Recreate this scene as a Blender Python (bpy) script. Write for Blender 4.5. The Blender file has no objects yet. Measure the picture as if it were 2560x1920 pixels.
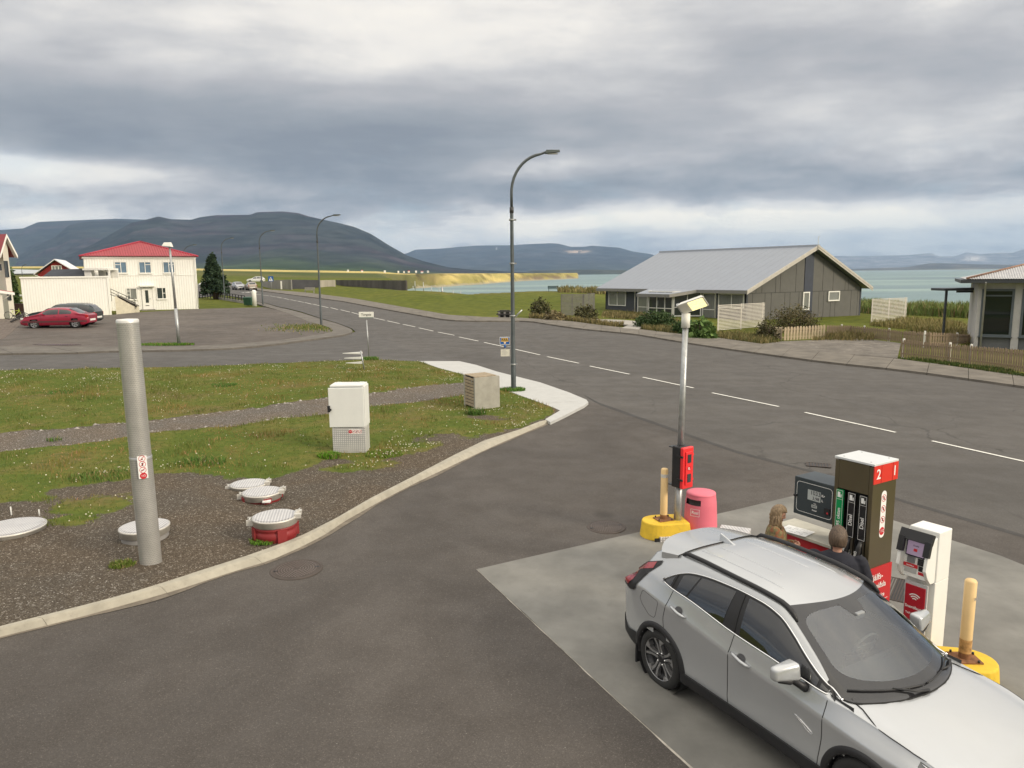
import bpy, bmesh, math, random
import numpy as np
from mathutils import Vector, Matrix, noise
from mathutils.geometry import delaunay_2d_cdt
C = bpy.context.scene.collection
R = math.radians
random.seed(7); rng = np.random.default_rng(7)
# camera
HC = 4.82; FOC = 1820.0; TH = math.atan(276/1820.0); RO = 0.0112
cT, sT, cR, sR = math.cos(TH), math.sin(TH), math.cos(RO), math.sin(RO)
cam = bpy.data.objects.new('camera', bpy.data.cameras.new('camera')); C.objects.link(cam)
cam.data.sensor_width = 36.0; cam.data.lens = FOC/2560*36; cam.data.clip_end = 90000; cam.data.clip_start = .05
rt = Vector((1, 0, 0)); up = Vector((0, sT, cT)); bk = Vector((0, -cT, sT))
r2 = rt*cR - up*sR; u2 = up*cR + rt*sR
cam.matrix_world = Matrix(((r2.x, u2.x, bk.x, 0), (r2.y, u2.y, bk.y, 0), (r2.z, u2.z, bk.z, HC), (0, 0, 0, 1)))
S = bpy.context.scene; S.camera = cam
S.view_settings.view_transform = 'Standard'; S.view_settings.look = 'None'; S.view_settings.gamma = 1
S.view_settings.exposure = 0.17
S.view_settings.use_curve_mapping = False
S.render.engine = 'CYCLES'
# nodes helper
class NT:
    def __init__(s, t): s.t = t; s.n = t.nodes; s.l = t.links
    def new(s, k, **kw):
        n = s.n.new(k)
        for a, b in kw.items():
            if a.startswith('i_'):
                key = a[2:]; key = int(key) if key.isdigit() else key.replace('_', ' ')
                s.put(n.inputs[key], b)
            else: setattr(n, a, b)
        return n
    def put(s, sock, v):
        if hasattr(v, 'is_output') or isinstance(v, bpy.types.NodeSocket): s.l.new(v, sock)
        else: sock.default_value = v
    def math(s, op, a, b=None, c=None, clamp=False):
        n = s.n.new('ShaderNodeMath'); n.operation = op; n.use_clamp = clamp
        s.put(n.inputs[0], a)
        if b is not None: s.put(n.inputs[1], b)
        if c is not None: s.put(n.inputs[2], c)
        return n.outputs[0]
    def mix(s, f, a, b, mode='MIX'):
        n = s.n.new('ShaderNodeMix'); n.data_type = 'RGBA'; n.blend_type = mode
        s.put(n.inputs[0], f); s.put(n.inputs[6], col4(a)); s.put(n.inputs[7], col4(b)); return n.outputs[2]
    def noise(s, vec, scale, det=4, rough=.55, dist=0):
        n = s.n.new('ShaderNodeTexNoise'); s.put(n.inputs['Scale'], scale); n.inputs['Detail'].default_value = det
        n.inputs['Roughness'].default_value = rough; n.inputs['Distortion'].default_value = dist
        if vec is not None: s.l.new(vec, n.inputs['Vector'])
        return n.outputs[0]
    def ramp(s, f, pts, inter='LINEAR'):
        n = s.n.new('ShaderNodeValToRGB'); e = n.color_ramp.elements; n.color_ramp.interpolation = inter
        while len(e) < len(pts): e.new(.5)
        for q, (p, c) in zip(e, pts):
            q.position = p; q.color = col4(c)
        s.put(n.inputs[0], f); return n.outputs[0]
    def step(s, f, lo, hi, a=0., b=1.):
        n = s.n.new('ShaderNodeMapRange'); n.interpolation_type = 'SMOOTHSTEP'
        s.put(n.inputs[0], f); n.inputs[1].default_value = lo; n.inputs[2].default_value = hi
        n.inputs[3].default_value = a; n.inputs[4].default_value = b; return n.outputs[0]
def col4(c):
    if isinstance(c, (int, float)): return (c, c, c, 1)
    if isinstance(c, (tuple, list)) and len(c) == 3: return (c[0], c[1], c[2], 1)
    return c
# world
SUN_AZ = R(118); SUN_EL = R(24)
W = bpy.data.worlds.new('World'); S.world = W; W.use_nodes = True
w = NT(W.node_tree); w.n.clear()
tc = w.new('ShaderNodeTexCoord').outputs['Generated']
sep = w.new('ShaderNodeSeparateXYZ'); w.l.new(tc, sep.inputs[0]); X, Yc, Z = sep.outputs
Zp = w.math('MAXIMUM', Z, 0.0)
inv = w.math('DIVIDE', 1.0, w.math('ADD', Zp, .10))
cx_ = w.math('MULTIPLY', X, inv); cy_ = w.math('MULTIPLY', Yc, inv)
cmb = w.new('ShaderNodeCombineXYZ'); w.l.new(cx_, cmb.inputs[0]); w.l.new(cy_, cmb.inputs[1]); cmb.inputs[2].default_value = 3.7
P = cmb.outputs[0]
mp = w.new('ShaderNodeMapping'); w.l.new(P, mp.inputs[0]); mp.inputs['Rotation'].default_value = (0, 0, R(-12)); mp.inputs['Scale'].default_value = (.62, 1.0, 1)
P2 = mp.outputs[0]
nA = w.noise(P2, .62, 6, .50, .15)
nB = w.noise(P2, 2.1, 9, .58, .2)
cm2 = w.new('ShaderNodeCombineXYZ'); w.l.new(w.math('MULTIPLY', X, 6.5), cm2.inputs[0]); w.l.new(w.math('MULTIPLY', Yc, 6.5), cm2.inputs[1]); w.l.new(w.math('MULTIPLY', Z, 19.0), cm2.inputs[2])
nC = w.noise(cm2.outputs[0], 1.05, 10, .62, .25)
def gauss(x0, z0, sx, sz, amp):
    a = w.math('POWER', w.math('DIVIDE', w.math('SUBTRACT', X, x0), sx), 2.0)
    b = w.math('POWER', w.math('DIVIDE', w.math('SUBTRACT', Z, z0), sz), 2.0)
    return w.math('MULTIPLY', w.math('EXPONENT', w.math('MULTIPLY', w.math('ADD', a, b), -1.0)), amp)
def dirpx(px, py):
    dx, dy = px-1280, py-960
    a = (dx*cR-dy*sR)/FOC; b = (-dx*sR-dy*cR)/FOC
    v = Vector((a, cT+b*sT, -sT+b*cT)).normalized(); return v
BL = [(100, 300, .30, .050, -.20), (650, 330, .30, .060, -.30), (1150, 330, .28, .060, -.26), (1800, 330, .30, .060, -.12), (1650, 470, .24, .026, -.30), (2300, 470, .22, .016, -.24), (820, 440, .22, .03, -.16),
      (130, 410, .12, .014, .42), (330, 445, .16, .016, .30), (60, 545, .06, .013, .45), (1330, 430, .10, .014, .16), (1450, 405, .10, .01, .12), (1650, 545, .26, .018, .50), (1400, 560, .12, .012, .2), (2400, 550, .3, .018, .34),
      (700, 110, .35, .06, .10), (1350, 70, .35, .10, .12), (1950, 130, .2, .06, -.08), (2450, 130, .15, .05, -.08), (2400, 260, .2, .03, .10), (600, 520, .25, .022, -.04), (1120, 590, .14, .009, .25), (1000, 520, .2, .014, -.10), (2500, 60, .2, .05, .0)]
dens = None
val = w.math('ADD', w.math('MULTIPLY', w.math('SUBTRACT', nA, .5), 1.05), w.math('MULTIPLY', w.math('SUBTRACT', nB, .5), .62))
val = w.math('ADD', w.math('MULTIPLY', val, w.step(Z, .10, .30, .5, .85)), w.math('MULTIPLY', w.math('SUBTRACT', w.noise(cm2.outputs[0], .55, 7, .55, .3), .5), .55))
hz = w.step(Z, .04, .20, 1., 0.)
val = w.math('ADD', val, w.math('MULTIPLY', w.math('MULTIPLY', w.math('SUBTRACT', nC, .5), 1.75), w.math('ADD', w.math('MULTIPLY', hz, .86), .14)))
for px, py, sx, sz, amp in BL:
    d = dirpx(px, py); val = w.math('ADD', val, gauss(d.x, d.z, sx, sz, amp))
val = w.math('ADD', val, w.step(Z, .16, .7, 0., .30))
val = w.math('ADD', val, .515, clamp=True)
cloud = w.ramp(val, [(0., (.235, .255, .29)), (.22, (.33, .345, .37)), (.40, (.46, .455, .465)), (.53, (.61, .595, .585)), (.68, (.84, .80, .745)), (.88, (.98, .92, .82)), (1., (1.15, 1.06, .90))])
sky = w.new('ShaderNodeTexSky', sky_type='NISHITA', sun_disc=False, sun_elevation=SUN_EL, sun_rotation=SUN_AZ, altitude=20, air_density=1.0, dust_density=1.2, ozone_density=1.2)
gapn = w.noise(cm2.outputs[0], 1.3, 6, .55, .2)
gap = w.math('MULTIPLY', w.step(gapn, .50, .75), w.step(Z, .03, .20, .8, .0), clamp=True)
gR = dirpx(2350, 610); gap = w.math('ADD', gap, gauss(gR.x, gR.z, .26, .03, .7), clamp=True)
gL = dirpx(20, 410); gap = w.math('ADD', gap, gauss(gL.x, gL.z, .05, .015, .6), clamp=True)
skyc = w.new('ShaderNodeVectorMath', operation='SCALE'); w.l.new(sky.outputs[0], skyc.inputs[0]); skyc.inputs['Scale'].default_value = .13
clear = w.mix(.5, skyc.outputs[0], (.52, .72, .86))
final = w.mix(w.math('MULTIPLY', gap, .42), cloud, clear)
boost = w.step(Z, .42, .95, 1.0, 1.7); vm = w.new('ShaderNodeVectorMath', operation='SCALE'); w.l.new(final, vm.inputs[0]); w.l.new(boost, vm.inputs['Scale']); final = vm.outputs[0]
bg = w.new('ShaderNodeBackground'); w.l.new(final, bg.inputs[0]); bg.inputs[1].default_value = 1.0
out = w.new('ShaderNodeOutputWorld'); w.l.new(bg.outputs[0], out.inputs[0])
sun = bpy.data.objects.new('sun', bpy.data.lights.new('sun', 'SUN')); C.objects.link(sun)
sun.data.energy = 2.4; sun.data.angle = R(14); sun.data.color = (1, .88, .70)
sd = Vector((math.sin(SUN_AZ)*math.cos(SUN_EL), math.cos(SUN_AZ)*math.cos(SUN_EL), math.sin(SUN_EL)))
sun.rotation_euler = sd.to_track_quat('Z', 'Y').to_euler(); sun.location = sd*50
# ground plane and pixel -> ground
GA, GB = -.0177, .0127
def gz(x, y): return GA*(x-2)+GB*(y-9)
def ray(px, py):
    dx, dy = px-1280, py-960
    a = (dx*cR-dy*sR)/FOC; b = (-dx*sR-dy*cR)/FOC
    return (a, cT+b*sT, -sT+b*cT)
def G(px, py, dz=0.):
    r = ray(px, py); t = (HC+2*GA+9*GB-dz)/(GA*r[0]+GB*r[1]-r[2])
    return Vector((r[0]*t, r[1]*t, HC+r[2]*t))
def PZ(px, py, z):
    r = ray(px, py); t = (z-HC)/r[2]; return Vector((r[0]*t, r[1]*t, z))
def PY(px, py, y):
    r = ray(px, py); t = y/r[1]; return Vector((r[0]*t, y, HC+r[2]*t))
def fwd(x, y, z):
    z -= HC; d = y*cT-z*sT; u = y*sT+z*cT; a = x/d*FOC; b = u/d*FOC
    return (1280+a*cR-b*sR, 960-(a*sR+b*cR))
# mesh builder
class MB:
    def __init__(s): s.v = []; s.f = []; s.m = []; s.sm = []
    def add(s, vs, fs, mi=0, M=None, smooth=False):
        o = len(s.v)
        for q in vs:
            q = Vector(q)
            s.v.append(tuple(M @ q) if M is not None else tuple(q))
        for f in fs: s.f.append([o+i for i in f]); s.m.append(mi); s.sm.append(smooth)
        return s
    def box(s, c, d, rz=0, mi=0, M=None):
        x, y, z = d[0]/2, d[1]/2, d[2]/2
        L = Matrix.Translation(c) @ Matrix.Rotation(rz, 4, 'Z')
        if M is not None: L = M @ L
        return s.add([(i*x, j*y, k*z) for k in (-1, 1) for i, j in ((-1, -1), (1, -1), (1, 1), (-1, 1))],
                     [(3, 2, 1, 0), (4, 5, 6, 7), (0, 1, 5, 4), (1, 2, 6, 5), (2, 3, 7, 6), (3, 0, 4, 7)], mi, L)
    def hexa(s, b, t, mi=0, M=None):
        return s.add(list(b)+list(t), [(3, 2, 1, 0), (4, 5, 6, 7), (0, 1, 5, 4), (1, 2, 6, 5), (2, 3, 7, 6), (3, 0, 4, 7)], mi, M)
    def prism(s, poly, z0, z1, mi=0, M=None, zf=None):
        n = len(poly)
        lo = [(p[0], p[1], z0+(zf(p[0], p[1]) if zf else 0)) for p in poly]; hi = [(p[0], p[1], z1+(zf(p[0], p[1]) if zf else 0)) for p in poly]
        return s.add(lo+hi, [list(range(n))[::-1], list(range(n, 2*n))]+[(i, (i+1) % n, n+(i+1) % n, n+i) for i in range(n)], mi, M)
    def tube(s, pts, r, n=8, mi=0, M=None, caps=True, smooth=True):
        pts = [Vector(p) for p in pts]; rs = r if isinstance(r, (list, tuple)) else [r]*len(pts)
        vs = []; prev = None
        for i, p in enumerate(pts):
            d = (pts[min(i+1, len(pts)-1)]-pts[max(i-1, 0)]).normalized()
            if prev is None: a = d.orthogonal().normalized()
            else: a = (prev-d*prev.dot(d)); a = a.normalized() if a.length > 1e-6 else d.orthogonal().normalized()
            prev = a; b = d.cross(a)
            for k in range(n):
                t = 2*math.pi*k/n; vs.append(p+(a*math.cos(t)+b*math.sin(t))*rs[i])
        fs = [(i*n+k, i*n+(k+1) % n, (i+1)*n+(k+1) % n, (i+1)*n+k) for i in range(len(pts)-1) for k in range(n)]
        s.add(vs, fs, mi, M, smooth)
        if caps:
            o = len(s.v)-len(vs)
            s.f += [[o+k for k in range(n)][::-1], [o+(len(pts)-1)*n+k for k in range(n)]]; s.m += [mi, mi]; s.sm += [False, False]
        return s
    def lathe(s, prof, n=24, mi=0, M=None, smooth=True, caps=True):
        vs = [(r*math.cos(2*math.pi*k/n), r*math.sin(2*math.pi*k/n), z) for r, z in prof for k in range(n)]
        s.add(vs, [(i*n+k, i*n+(k+1) % n, (i+1)*n+(k+1) % n, (i+1)*n+k) for i in range(len(prof)-1) for k in range(n)], mi, M, smooth)
        if caps:
            o = len(s.v)-len(vs)
            if prof[0][0] > 1e-4: s.f.append([o+k for k in range(n)][::-1]); s.m.append(mi); s.sm.append(False)
            if prof[-1][0] > 1e-4: s.f.append([o+(len(prof)-1)*n+k for k in range(n)]); s.m.append(mi); s.sm.append(False)
        return s
    def grid(s, fn, nu, nv, mi=0, M=None, smooth=True, flip=False):
        vs = [fn(i/nu, j/nv) for j in range(nv+1) for i in range(nu+1)]
        fs = [(j*(nu+1)+i, j*(nu+1)+i+1, (j+1)*(nu+1)+i+1, (j+1)*(nu+1)+i) for j in range(nv) for i in range(nu)]
        if flip: fs = [f[::-1] for f in fs]
        return s.add(vs, fs, mi, M, smooth)
    def build(s, name, mats, parent=None, world=False, bev=0, sub=0, **pr):
        me = bpy.data.meshes.new(name); me.from_pydata(s.v, [], s.f)
        mats = mats if isinstance(mats, (list, tuple)) else [mats]
        for m in mats: me.materials.append(m)
        me.polygons.foreach_set('material_index', s.m); me.polygons.foreach_set('use_smooth', s.sm); me.update()
        return link(name, me, parent, world, bev, sub, **pr)
def link(name, me, parent=None, world=False, bev=0, sub=0, **pr):
    o = bpy.data.objects.new(name, me); C.objects.link(o)
    if parent is not None:
        o.parent = parent
        if world: o.matrix_basis = MW(parent).inverted()
    if bev:
        b = o.modifiers.new('bevel', 'BEVEL'); b.width = bev; b.segments = 2; b.limit_method = 'ANGLE'; b.angle_limit = R(40)
    if sub:
        b = o.modifiers.new('sub', 'SUBSURF'); b.levels = sub; b.render_levels = sub
    for k, v in pr.items(): o[k] = v
    return o
def MW(o):
    return o.matrix_basis.copy() if o.parent is None else MW(o.parent) @ o.matrix_basis
def on_plane(M, px, py, off=0.):
    Mi = M.inverted(); o = Mi @ Vector((0, 0, HC)); r = Mi.to_3x3() @ Vector(ray(px, py)); return o+r*((off-o.y)/r.y)
def thing(name, label, cat, loc=(0, 0, 0), rz=0, group=None):
    o = bpy.data.objects.new(name, None); C.objects.link(o); o.empty_display_size = .1
    o.location = loc; o.rotation_euler = (0, 0, rz); o.matrix_basis = Matrix.Translation(loc) @ Matrix.Rotation(rz, 4, 'Z')
    tag(o, label, cat, group); return o
def tag(o, label, cat, group=None):
    o['label'] = label; o['category'] = cat
    if group: o['group'] = group
    return o
def rawmesh(name, v, f, mat, kind=None, parent=None, smooth=False, cols=None, **pr):
    me = bpy.data.meshes.new(name); v = np.asarray(v, dtype=np.float32); f = np.asarray(f, dtype=np.int32)
    me.vertices.add(len(v)); me.vertices.foreach_set('co', v.ravel())
    k = f.shape[1]; me.loops.add(f.size); me.loops.foreach_set('vertex_index', f.ravel())
    me.polygons.add(len(f)); me.polygons.foreach_set('loop_start', np.arange(len(f), dtype=np.int32)*k)
    if cols is not None:
        for nm, arr in cols.items():
            a = me.color_attributes.new(nm, 'FLOAT_COLOR', 'POINT'); arr = np.asarray(arr, dtype=np.float32)
            if arr.ndim == 1: arr = np.stack([arr, arr, arr, np.ones_like(arr)], 1)
            if arr.shape[1] == 3: arr = np.concatenate([arr, np.ones((len(arr), 1), np.float32)], 1)
            a.data.foreach_set('color', arr.ravel())
    me.materials.append(mat)
    me.polygons.foreach_set('use_smooth', np.full(len(f), smooth)); me.update(calc_edges=True); me.validate()
    o = link(name, me, parent, **pr)
    if kind: o['kind'] = kind
    return o
def dup(root, loc=None, rz=None, label=None, group=None, data=None):
    r = root.copy(); C.objects.link(r)
    if loc is not None: r.location = loc
    if rz is not None: r.rotation_euler = (0, 0, rz)
    if label: r['label'] = label
    if group: r['group'] = group
    for ch in list(root.children):
        c = ch.copy(); C.objects.link(c); c.parent = r; c.matrix_parent_inverse = ch.matrix_parent_inverse
        for g in ch.children:
            d = g.copy(); C.objects.link(d); d.parent = c
    return r
def piece(src, M, parent, name=None):
    o = src.copy(); C.objects.link(o); o.parent = parent; o.matrix_basis = M; return o
# materials
MT = {}
def mat(name, col, rough=.6, metal=0., var=.12, vs=3., bump=0., bs=60., spec=.5, coat=0., dirt=0., dcol=(.12, .10, .08), emit=None, es=1., stretch=None):
    if name in MT: return MT[name]
    m = bpy.data.materials.new(name); m.use_nodes = True; t = NT(m.node_tree); b = t.n['Principled BSDF']
    co = t.new('ShaderNodeTexCoord').outputs['Object']
    if stretch:
        mpn = t.new('ShaderNodeMapping'); t.l.new(co, mpn.inputs[0]); mpn.inputs['Scale'].default_value = stretch; co = mpn.outputs[0]
    c = col4(col)
    if var:
        n = t.noise(co, vs, 5, .6); lo = tuple(x*(1-var) for x in c[:3]); hi = tuple(min(1, x*(1+var)) for x in c[:3])
        cc = t.ramp(n, [(.3, lo), (.7, hi)])
        if dirt:
            n2 = t.noise(co, vs*2.7, 8, .7); cc = t.mix(t.math('MULTIPLY', t.step(n2, .52, .72), dirt), cc, dcol)
        t.l.new(cc, b.inputs['Base Color'])
    else: b.inputs['Base Color'].default_value = c
    b.inputs['Roughness'].default_value = rough; b.inputs['Metallic'].default_value = metal
    b.inputs['Specular IOR Level'].default_value = spec; b.inputs['Coat Weight'].default_value = coat; b.inputs['Coat Roughness'].default_value = .04
    if bump:
        bn = t.new('ShaderNodeBump'); bn.inputs['Strength'].default_value = bump; bn.inputs['Distance'].default_value = .01
        t.l.new(t.noise(co, bs, 4, .6), bn.inputs['Height']); t.l.new(bn.outputs[0], b.inputs['Normal'])
    if emit: b.inputs['Emission Color'].default_value = col4(emit); b.inputs['Emission Strength'].default_value = es
    MT[name] = m; return m
def asphalt(name, base, fleck=.5, patch=.15, streak=None, crack=0):
    m = bpy.data.materials.new(name); m.use_nodes = True; t = NT(m.node_tree); b = t.n['Principled BSDF']
    co = t.new('ShaderNodeTexCoord').outputs['Object']
    big = t.noise(co, .22, 5, .6, .6); mid = t.noise(co, 1.3, 6, .6); fine = t.noise(co, 38, 3, .7); vf = t.noise(co, 120, 2, .7)
    c = t.mix(t.step(big, .3, .7), tuple(x*(1-patch) for x in base), tuple(x*(1+patch) for x in base))
    c = t.mix(t.step(mid, .35, .75, 0, .45), c, tuple(x*(1-patch*1.3) for x in base))
    if streak:
        mpn = t.new('ShaderNodeMapping'); t.l.new(co, mpn.inputs[0]); mpn.inputs['Rotation'].default_value = (0, 0, streak[0]); mpn.inputs['Scale'].default_value = (.05, 1.0, 1)
        st = t.noise(mpn.outputs[0], .9, 5, .6); c = t.mix(t.step(st, .42, .66, 0, streak[1]), c, tuple(x*1.35 for x in base))
    c = t.mix(t.step(fine, .55, .78, 0, fleck), c, tuple(min(1, x*2.1) for x in base))
    c = t.mix(t.step(vf, .55, .8, 0, fleck*.8), c, tuple(x*.35 for x in base))
    vo = t.new('ShaderNodeTexVoronoi'); t.l.new(co, vo.inputs['Vector']); vo.inputs['Scale'].default_value = 5.0
    c = t.mix(t.step(vo.outputs['Distance'], .02, .05, .55, 0), c, (.30, .29, .27))
    v4 = t.new('ShaderNodeTexVoronoi'); t.l.new(co, v4.inputs['Vector']); v4.inputs['Scale'].default_value = .42; c = t.mix(t.step(t.math('ADD', v4.outputs['Distance'], t.math('MULTIPLY', mid, .12)), .10, .17, .55, 0), c, tuple(x*.5 for x in base))
    if crack:
        v2 = t.new('ShaderNodeTexVoronoi', feature='DISTANCE_TO_EDGE'); v2.inputs['Scale'].default_value = .16
        w2 = t.new('ShaderNodeVectorMath', operation='ADD'); t.l.new(co, w2.inputs[0])
        nn = t.new('ShaderNodeTexNoise'); t.l.new(co, nn.inputs[0]); nn.inputs['Scale'].default_value = .8; nn.inputs['Detail'].default_value = 6
        t.l.new(nn.outputs[1], w2.inputs[1]); t.l.new(w2.outputs[0], v2.inputs['Vector'])
        c = t.mix(t.math('MULTIPLY', t.step(v2.outputs['Distance'], .0015, .005, crack, 0), t.step(big, .45, .55)), c, tuple(x*.3 for x in base))
    v3 = t.new('ShaderNodeTexVoronoi'); t.l.new(co, v3.inputs['Vector']); v3.inputs['Scale'].default_value = 95
    s3 = t.new('ShaderNodeSeparateColor'); t.l.new(v3.outputs['Color'], s3.inputs[0]); c = t.mix(1., c, t.ramp(s3.outputs[0], [(0, .80), (.5, .98), (.93, 1.12), (.97, 1.45), (1, 1.7)]), 'MULTIPLY')
    t.l.new(c, b.inputs['Base Color']); b.inputs['Specular IOR Level'].default_value = .35
    t.l.new(t.step(mid, .3, .7, .72, .9), b.inputs['Roughness'])
    bn = t.new('ShaderNodeBump'); bn.inputs['Strength'].default_value = .35; bn.inputs['Distance'].default_value = .006
    t.l.new(fine, bn.inputs['Height']); t.l.new(bn.outputs[0], b.inputs['Normal']); return m
# numpy noise
_perm = np.random.default_rng(3).random((256, 256))
def vnoise(x, y):
    xi = np.floor(x).astype(int); yi = np.floor(y).astype(int); fx = x-xi; fy = y-yi
    fx = fx*fx*(3-2*fx); fy = fy*fy*(3-2*fy)
    g = lambda a, b: _perm[a % 256, b % 256]
    return (g(xi, yi)*(1-fx)+g(xi+1, yi)*fx)*(1-fy)+(g(xi, yi+1)*(1-fx)+g(xi+1, yi+1)*fx)*fy
def fbm(x, y, o=4, ga=.5):
    a = 1.; s = 0.; n = 0.
    for i in range(o): s = s+a*vnoise(x*2**i+17.3*i, y*2**i+9.1*i); n += a; a *= ga
    return s/n
def smooth(e0, e1, x): t = np.clip((x-e0)/(e1-e0), 0, 1); return t*t*(3-2*t)
def inpoly(px, py, poly):
    c = np.zeros(px.shape, bool); n = len(poly); j = n-1
    for i in range(n):
        xi, yi = poly[i][0], poly[i][1]; xj, yj = poly[j][0], poly[j][1]
        if yi != yj: c ^= ((yi > py) != (yj > py)) & (px < (xj-xi)*(py-yi)/(yj-yi)+xi)
        j = i
    return c
def pdist(px, py, line):
    d = np.full(px.shape, 1e9)
    for a, b in zip(line[:-1], line[1:]):
        ax, ay, bx, by = a[0], a[1], b[0], b[1]; L = (bx-ax)**2+(by-ay)**2+1e-9
        t = np.clip(((px-ax)*(bx-ax)+(py-ay)*(by-ay))/L, 0, 1)
        d = np.minimum(d, np.hypot(px-ax-t*(bx-ax), py-ay-t*(by-ay)))
    return d
GL = lambda pts, dz=0.: [G(x, y, dz) for x, y in pts]
# terrain
SEA = -12.0
coast = [G(*p) for p in ((1016, 729), (1070, 736), (1120, 738), (1200, 731), (1330, 727), (1500, 729), (1650, 738), (1900, 752), (2150, 767), (2250, 772), (2430, 779), (2560, 786))]
cu = np.array([p.x/p.y for p in coast]); cy = np.array([p.y for p in coast])
shore = [PZ(x, y, SEA) for x, y in ((1016, 724), (1120, 717), (1200, 712), (1300, 703.5), (1400, 699), (1442, 696.5))]
su = np.array([p.x/p.y for p in shore]); sy = np.array([p.y for p in shore])
U0 = float(cu[0]); UT = float(su[-1])
eu = np.array([-1., -.6, -.44, -.26, -.088, .066]); ee = np.array([.016, .016, .0128, .0088, .0042, .0004])
def terrain_h(x, y):
    rr = np.hypot(x, y); u = np.where(y > 1, x/np.maximum(y, 1), np.sign(x)*2)
    k = np.minimum(1., 260/np.maximum(rr, 1)); gp = GA*(x*k-2)+GB*(y*k-9)
    gp = np.where(y < 0, GA*(x*k-2)*.3-.11, gp)
    E = np.interp(u, eu, ee)
    far = HC+rr*(E-.0045*np.exp(-np.maximum(rr-500, 0)/700)-.002)+2.2*(fbm(x/160, y/160, 4)-.5)*smooth(200, 500, rr)
    far = far-4*np.exp(-((rr-420)/160)**2)*smooth(-.40, -.25, u)
    land = gp*(1-smooth(180, 420, rr))+far*smooth(180, 420, rr)
    ym = np.interp(u, [-.3, -.1, .1, .3], [135, 85, 80, 90])
    md = smooth(0, 25, y-ym)*(1-smooth(180, 260, rr))*(u > -.27)
    land = land+md*((fbm(x/26+4, y/26, 3)-.5)*2.4+.15)
    bay = smooth(U0-.022-.02*smooth(300, 800, rr), U0+.006, u)*(y > 1)
    R1 = np.interp(u, cu, cy); R2 = np.interp(u, su, sy, right=1e9)
    R2 = np.where(u > UT, 1e9, R2+12*(fbm(u*90, u*0+3., 3)-.5)*np.where(u > U0, 1, 0)*4)
    drop = smooth(0, 1, (y-R1)/18.)
    cliff = smooth(0, 1, (y-R2-4)/(90+60*fbm(u*24, y*0, 3)))
    top = np.interp(u, [U0, .0, UT], [5.5, 5.2, 4.6])+(rr-900)*E*.35
    gul = (np.abs(fbm(u*46+cliff*.6, y/500., 3)-.5)*2)*9*cliff*(1-cliff)*4
    farl = np.where(y > R2, SEA-.6+(top-SEA)*cliff-gul, SEA-2.5)
    h = np.where(y < R2-2, land*(1-drop)+(SEA-2.5)*drop, farl)
    return land*(1-bay)+h*bay
az = np.unique(np.concatenate([np.linspace(-math.pi, -.78, 50), np.linspace(-.78, .78, 620), np.linspace(.78, math.pi, 50)]))
rr = np.concatenate([[0.], np.geomspace(3, 60, 45), np.geomspace(61, 400, 120), np.geomspace(404, 3200, 330), np.geomspace(3300, 9000, 30)])
AZ, RR = np.meshgrid(az, rr); TX = np.sin(AZ)*RR; TY = np.cos(AZ)*RR
TZ = terrain_h(TX, TY)
near = (RR < 230)
TZ = TZ-.07*(1-smooth(200, 260, RR))
U = np.where(TY > 1, TX/np.maximum(TY, 1), 9)
grass = np.array([.095, .122, .020]); grass2 = np.array([.140, .148, .034]); sunlit_gold = np.array([.68, .55, .23]); brown = np.array([.15, .125, .065]); dkgreen = np.array([.05, .085, .025]); sand = np.array([.45, .41, .33])
n1 = fbm(TX/14, TY/14, 4)[..., None]; n2 = fbm(TX/70+9, TY/70, 4)[..., None]
col = grass*(1-n1)+grass2*n1
st = fbm(TX/60+TY/260, TY/18-TX/400, 3)[..., None]
farc = dkgreen*(1-n2)+np.array([.16, .15, .06])*n2
f = smooth(210, 330, RR)[..., None]; col = col*(1-f)+farc*f
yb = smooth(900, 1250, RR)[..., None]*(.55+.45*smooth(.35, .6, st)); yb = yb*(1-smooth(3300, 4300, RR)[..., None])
col = col*(1-yb)+sunlit_gold*yb  # far plain: dry-grass yellow with the sunlight put into the colour
hd = ((U > U0+.012) & (RR > 500))[..., None]; hb = smooth(-.125, -.07, U)[..., None]
nn = fbm(TX/38+TY/120, TY/60+TZ*.12, 5)[..., None]; n3 = fbm(U*34+TZ*.03, TZ*.05+3, 4)[..., None]
hcol = brown*(1-hb)+sunlit_gold*(.8+.35*nn)*hb; gm_ = smooth(.40, .62, n3)*.75; hcol = hcol*(1-gm_)+np.array([.22, .21, .07])*gm_; hcol = hcol*(1-.5*smooth(.5, .68, nn)); rk = smooth(-.01, .04, U)[..., None]*smooth(.45, .55, nn)*smooth(2, -6, TZ)[..., None]; hcol = hcol*(1-rk)+np.array([.20, .15, .10])*rk  # headland slope takes the same yellow, sunlight included in the colour
hcol = np.where((TZ < SEA+2.2)[..., None], sand*.8, hcol)
col = np.where(hd, hcol, col)
er = ((U > -.16) & (U < U0+.012) & (RR > 230) & (RR < 800))[..., None]*smooth(.35, .6, n2)
col = col*(1-.6*er)+brown*.6*er
bl = ((U > U0) & (RR < 420))[..., None]*smooth(-.5, -3, TZ)[..., None]; col = col*(1-bl)+brown*bl
cs_ = smooth(-2, 0, TY-np.interp(U, cu, cy)+6)[..., None]*((U > U0) & (RR < 420))[..., None]; col = col*(1-.5*cs_)+np.array([.17, .15, .05])*.5*cs_
na, nr = len(az), len(rr)
idx = np.arange(na*nr).reshape(nr, na)
F = np.stack([idx[:-1, :-1], idx[:-1, 1:], idx[1:, 1:], idx[1:, :-1]], -1).reshape(-1, 4)[:, ::-1]
m = bpy.data.materials.new('terrain'); m.use_nodes = True; t = NT(m.node_tree); b = t.n['Principled BSDF']
vc = t.new('ShaderNodeVertexColor', layer_name='Col').outputs[0]; co = t.new('ShaderNodeTexCoord').outputs['Object']
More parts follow.
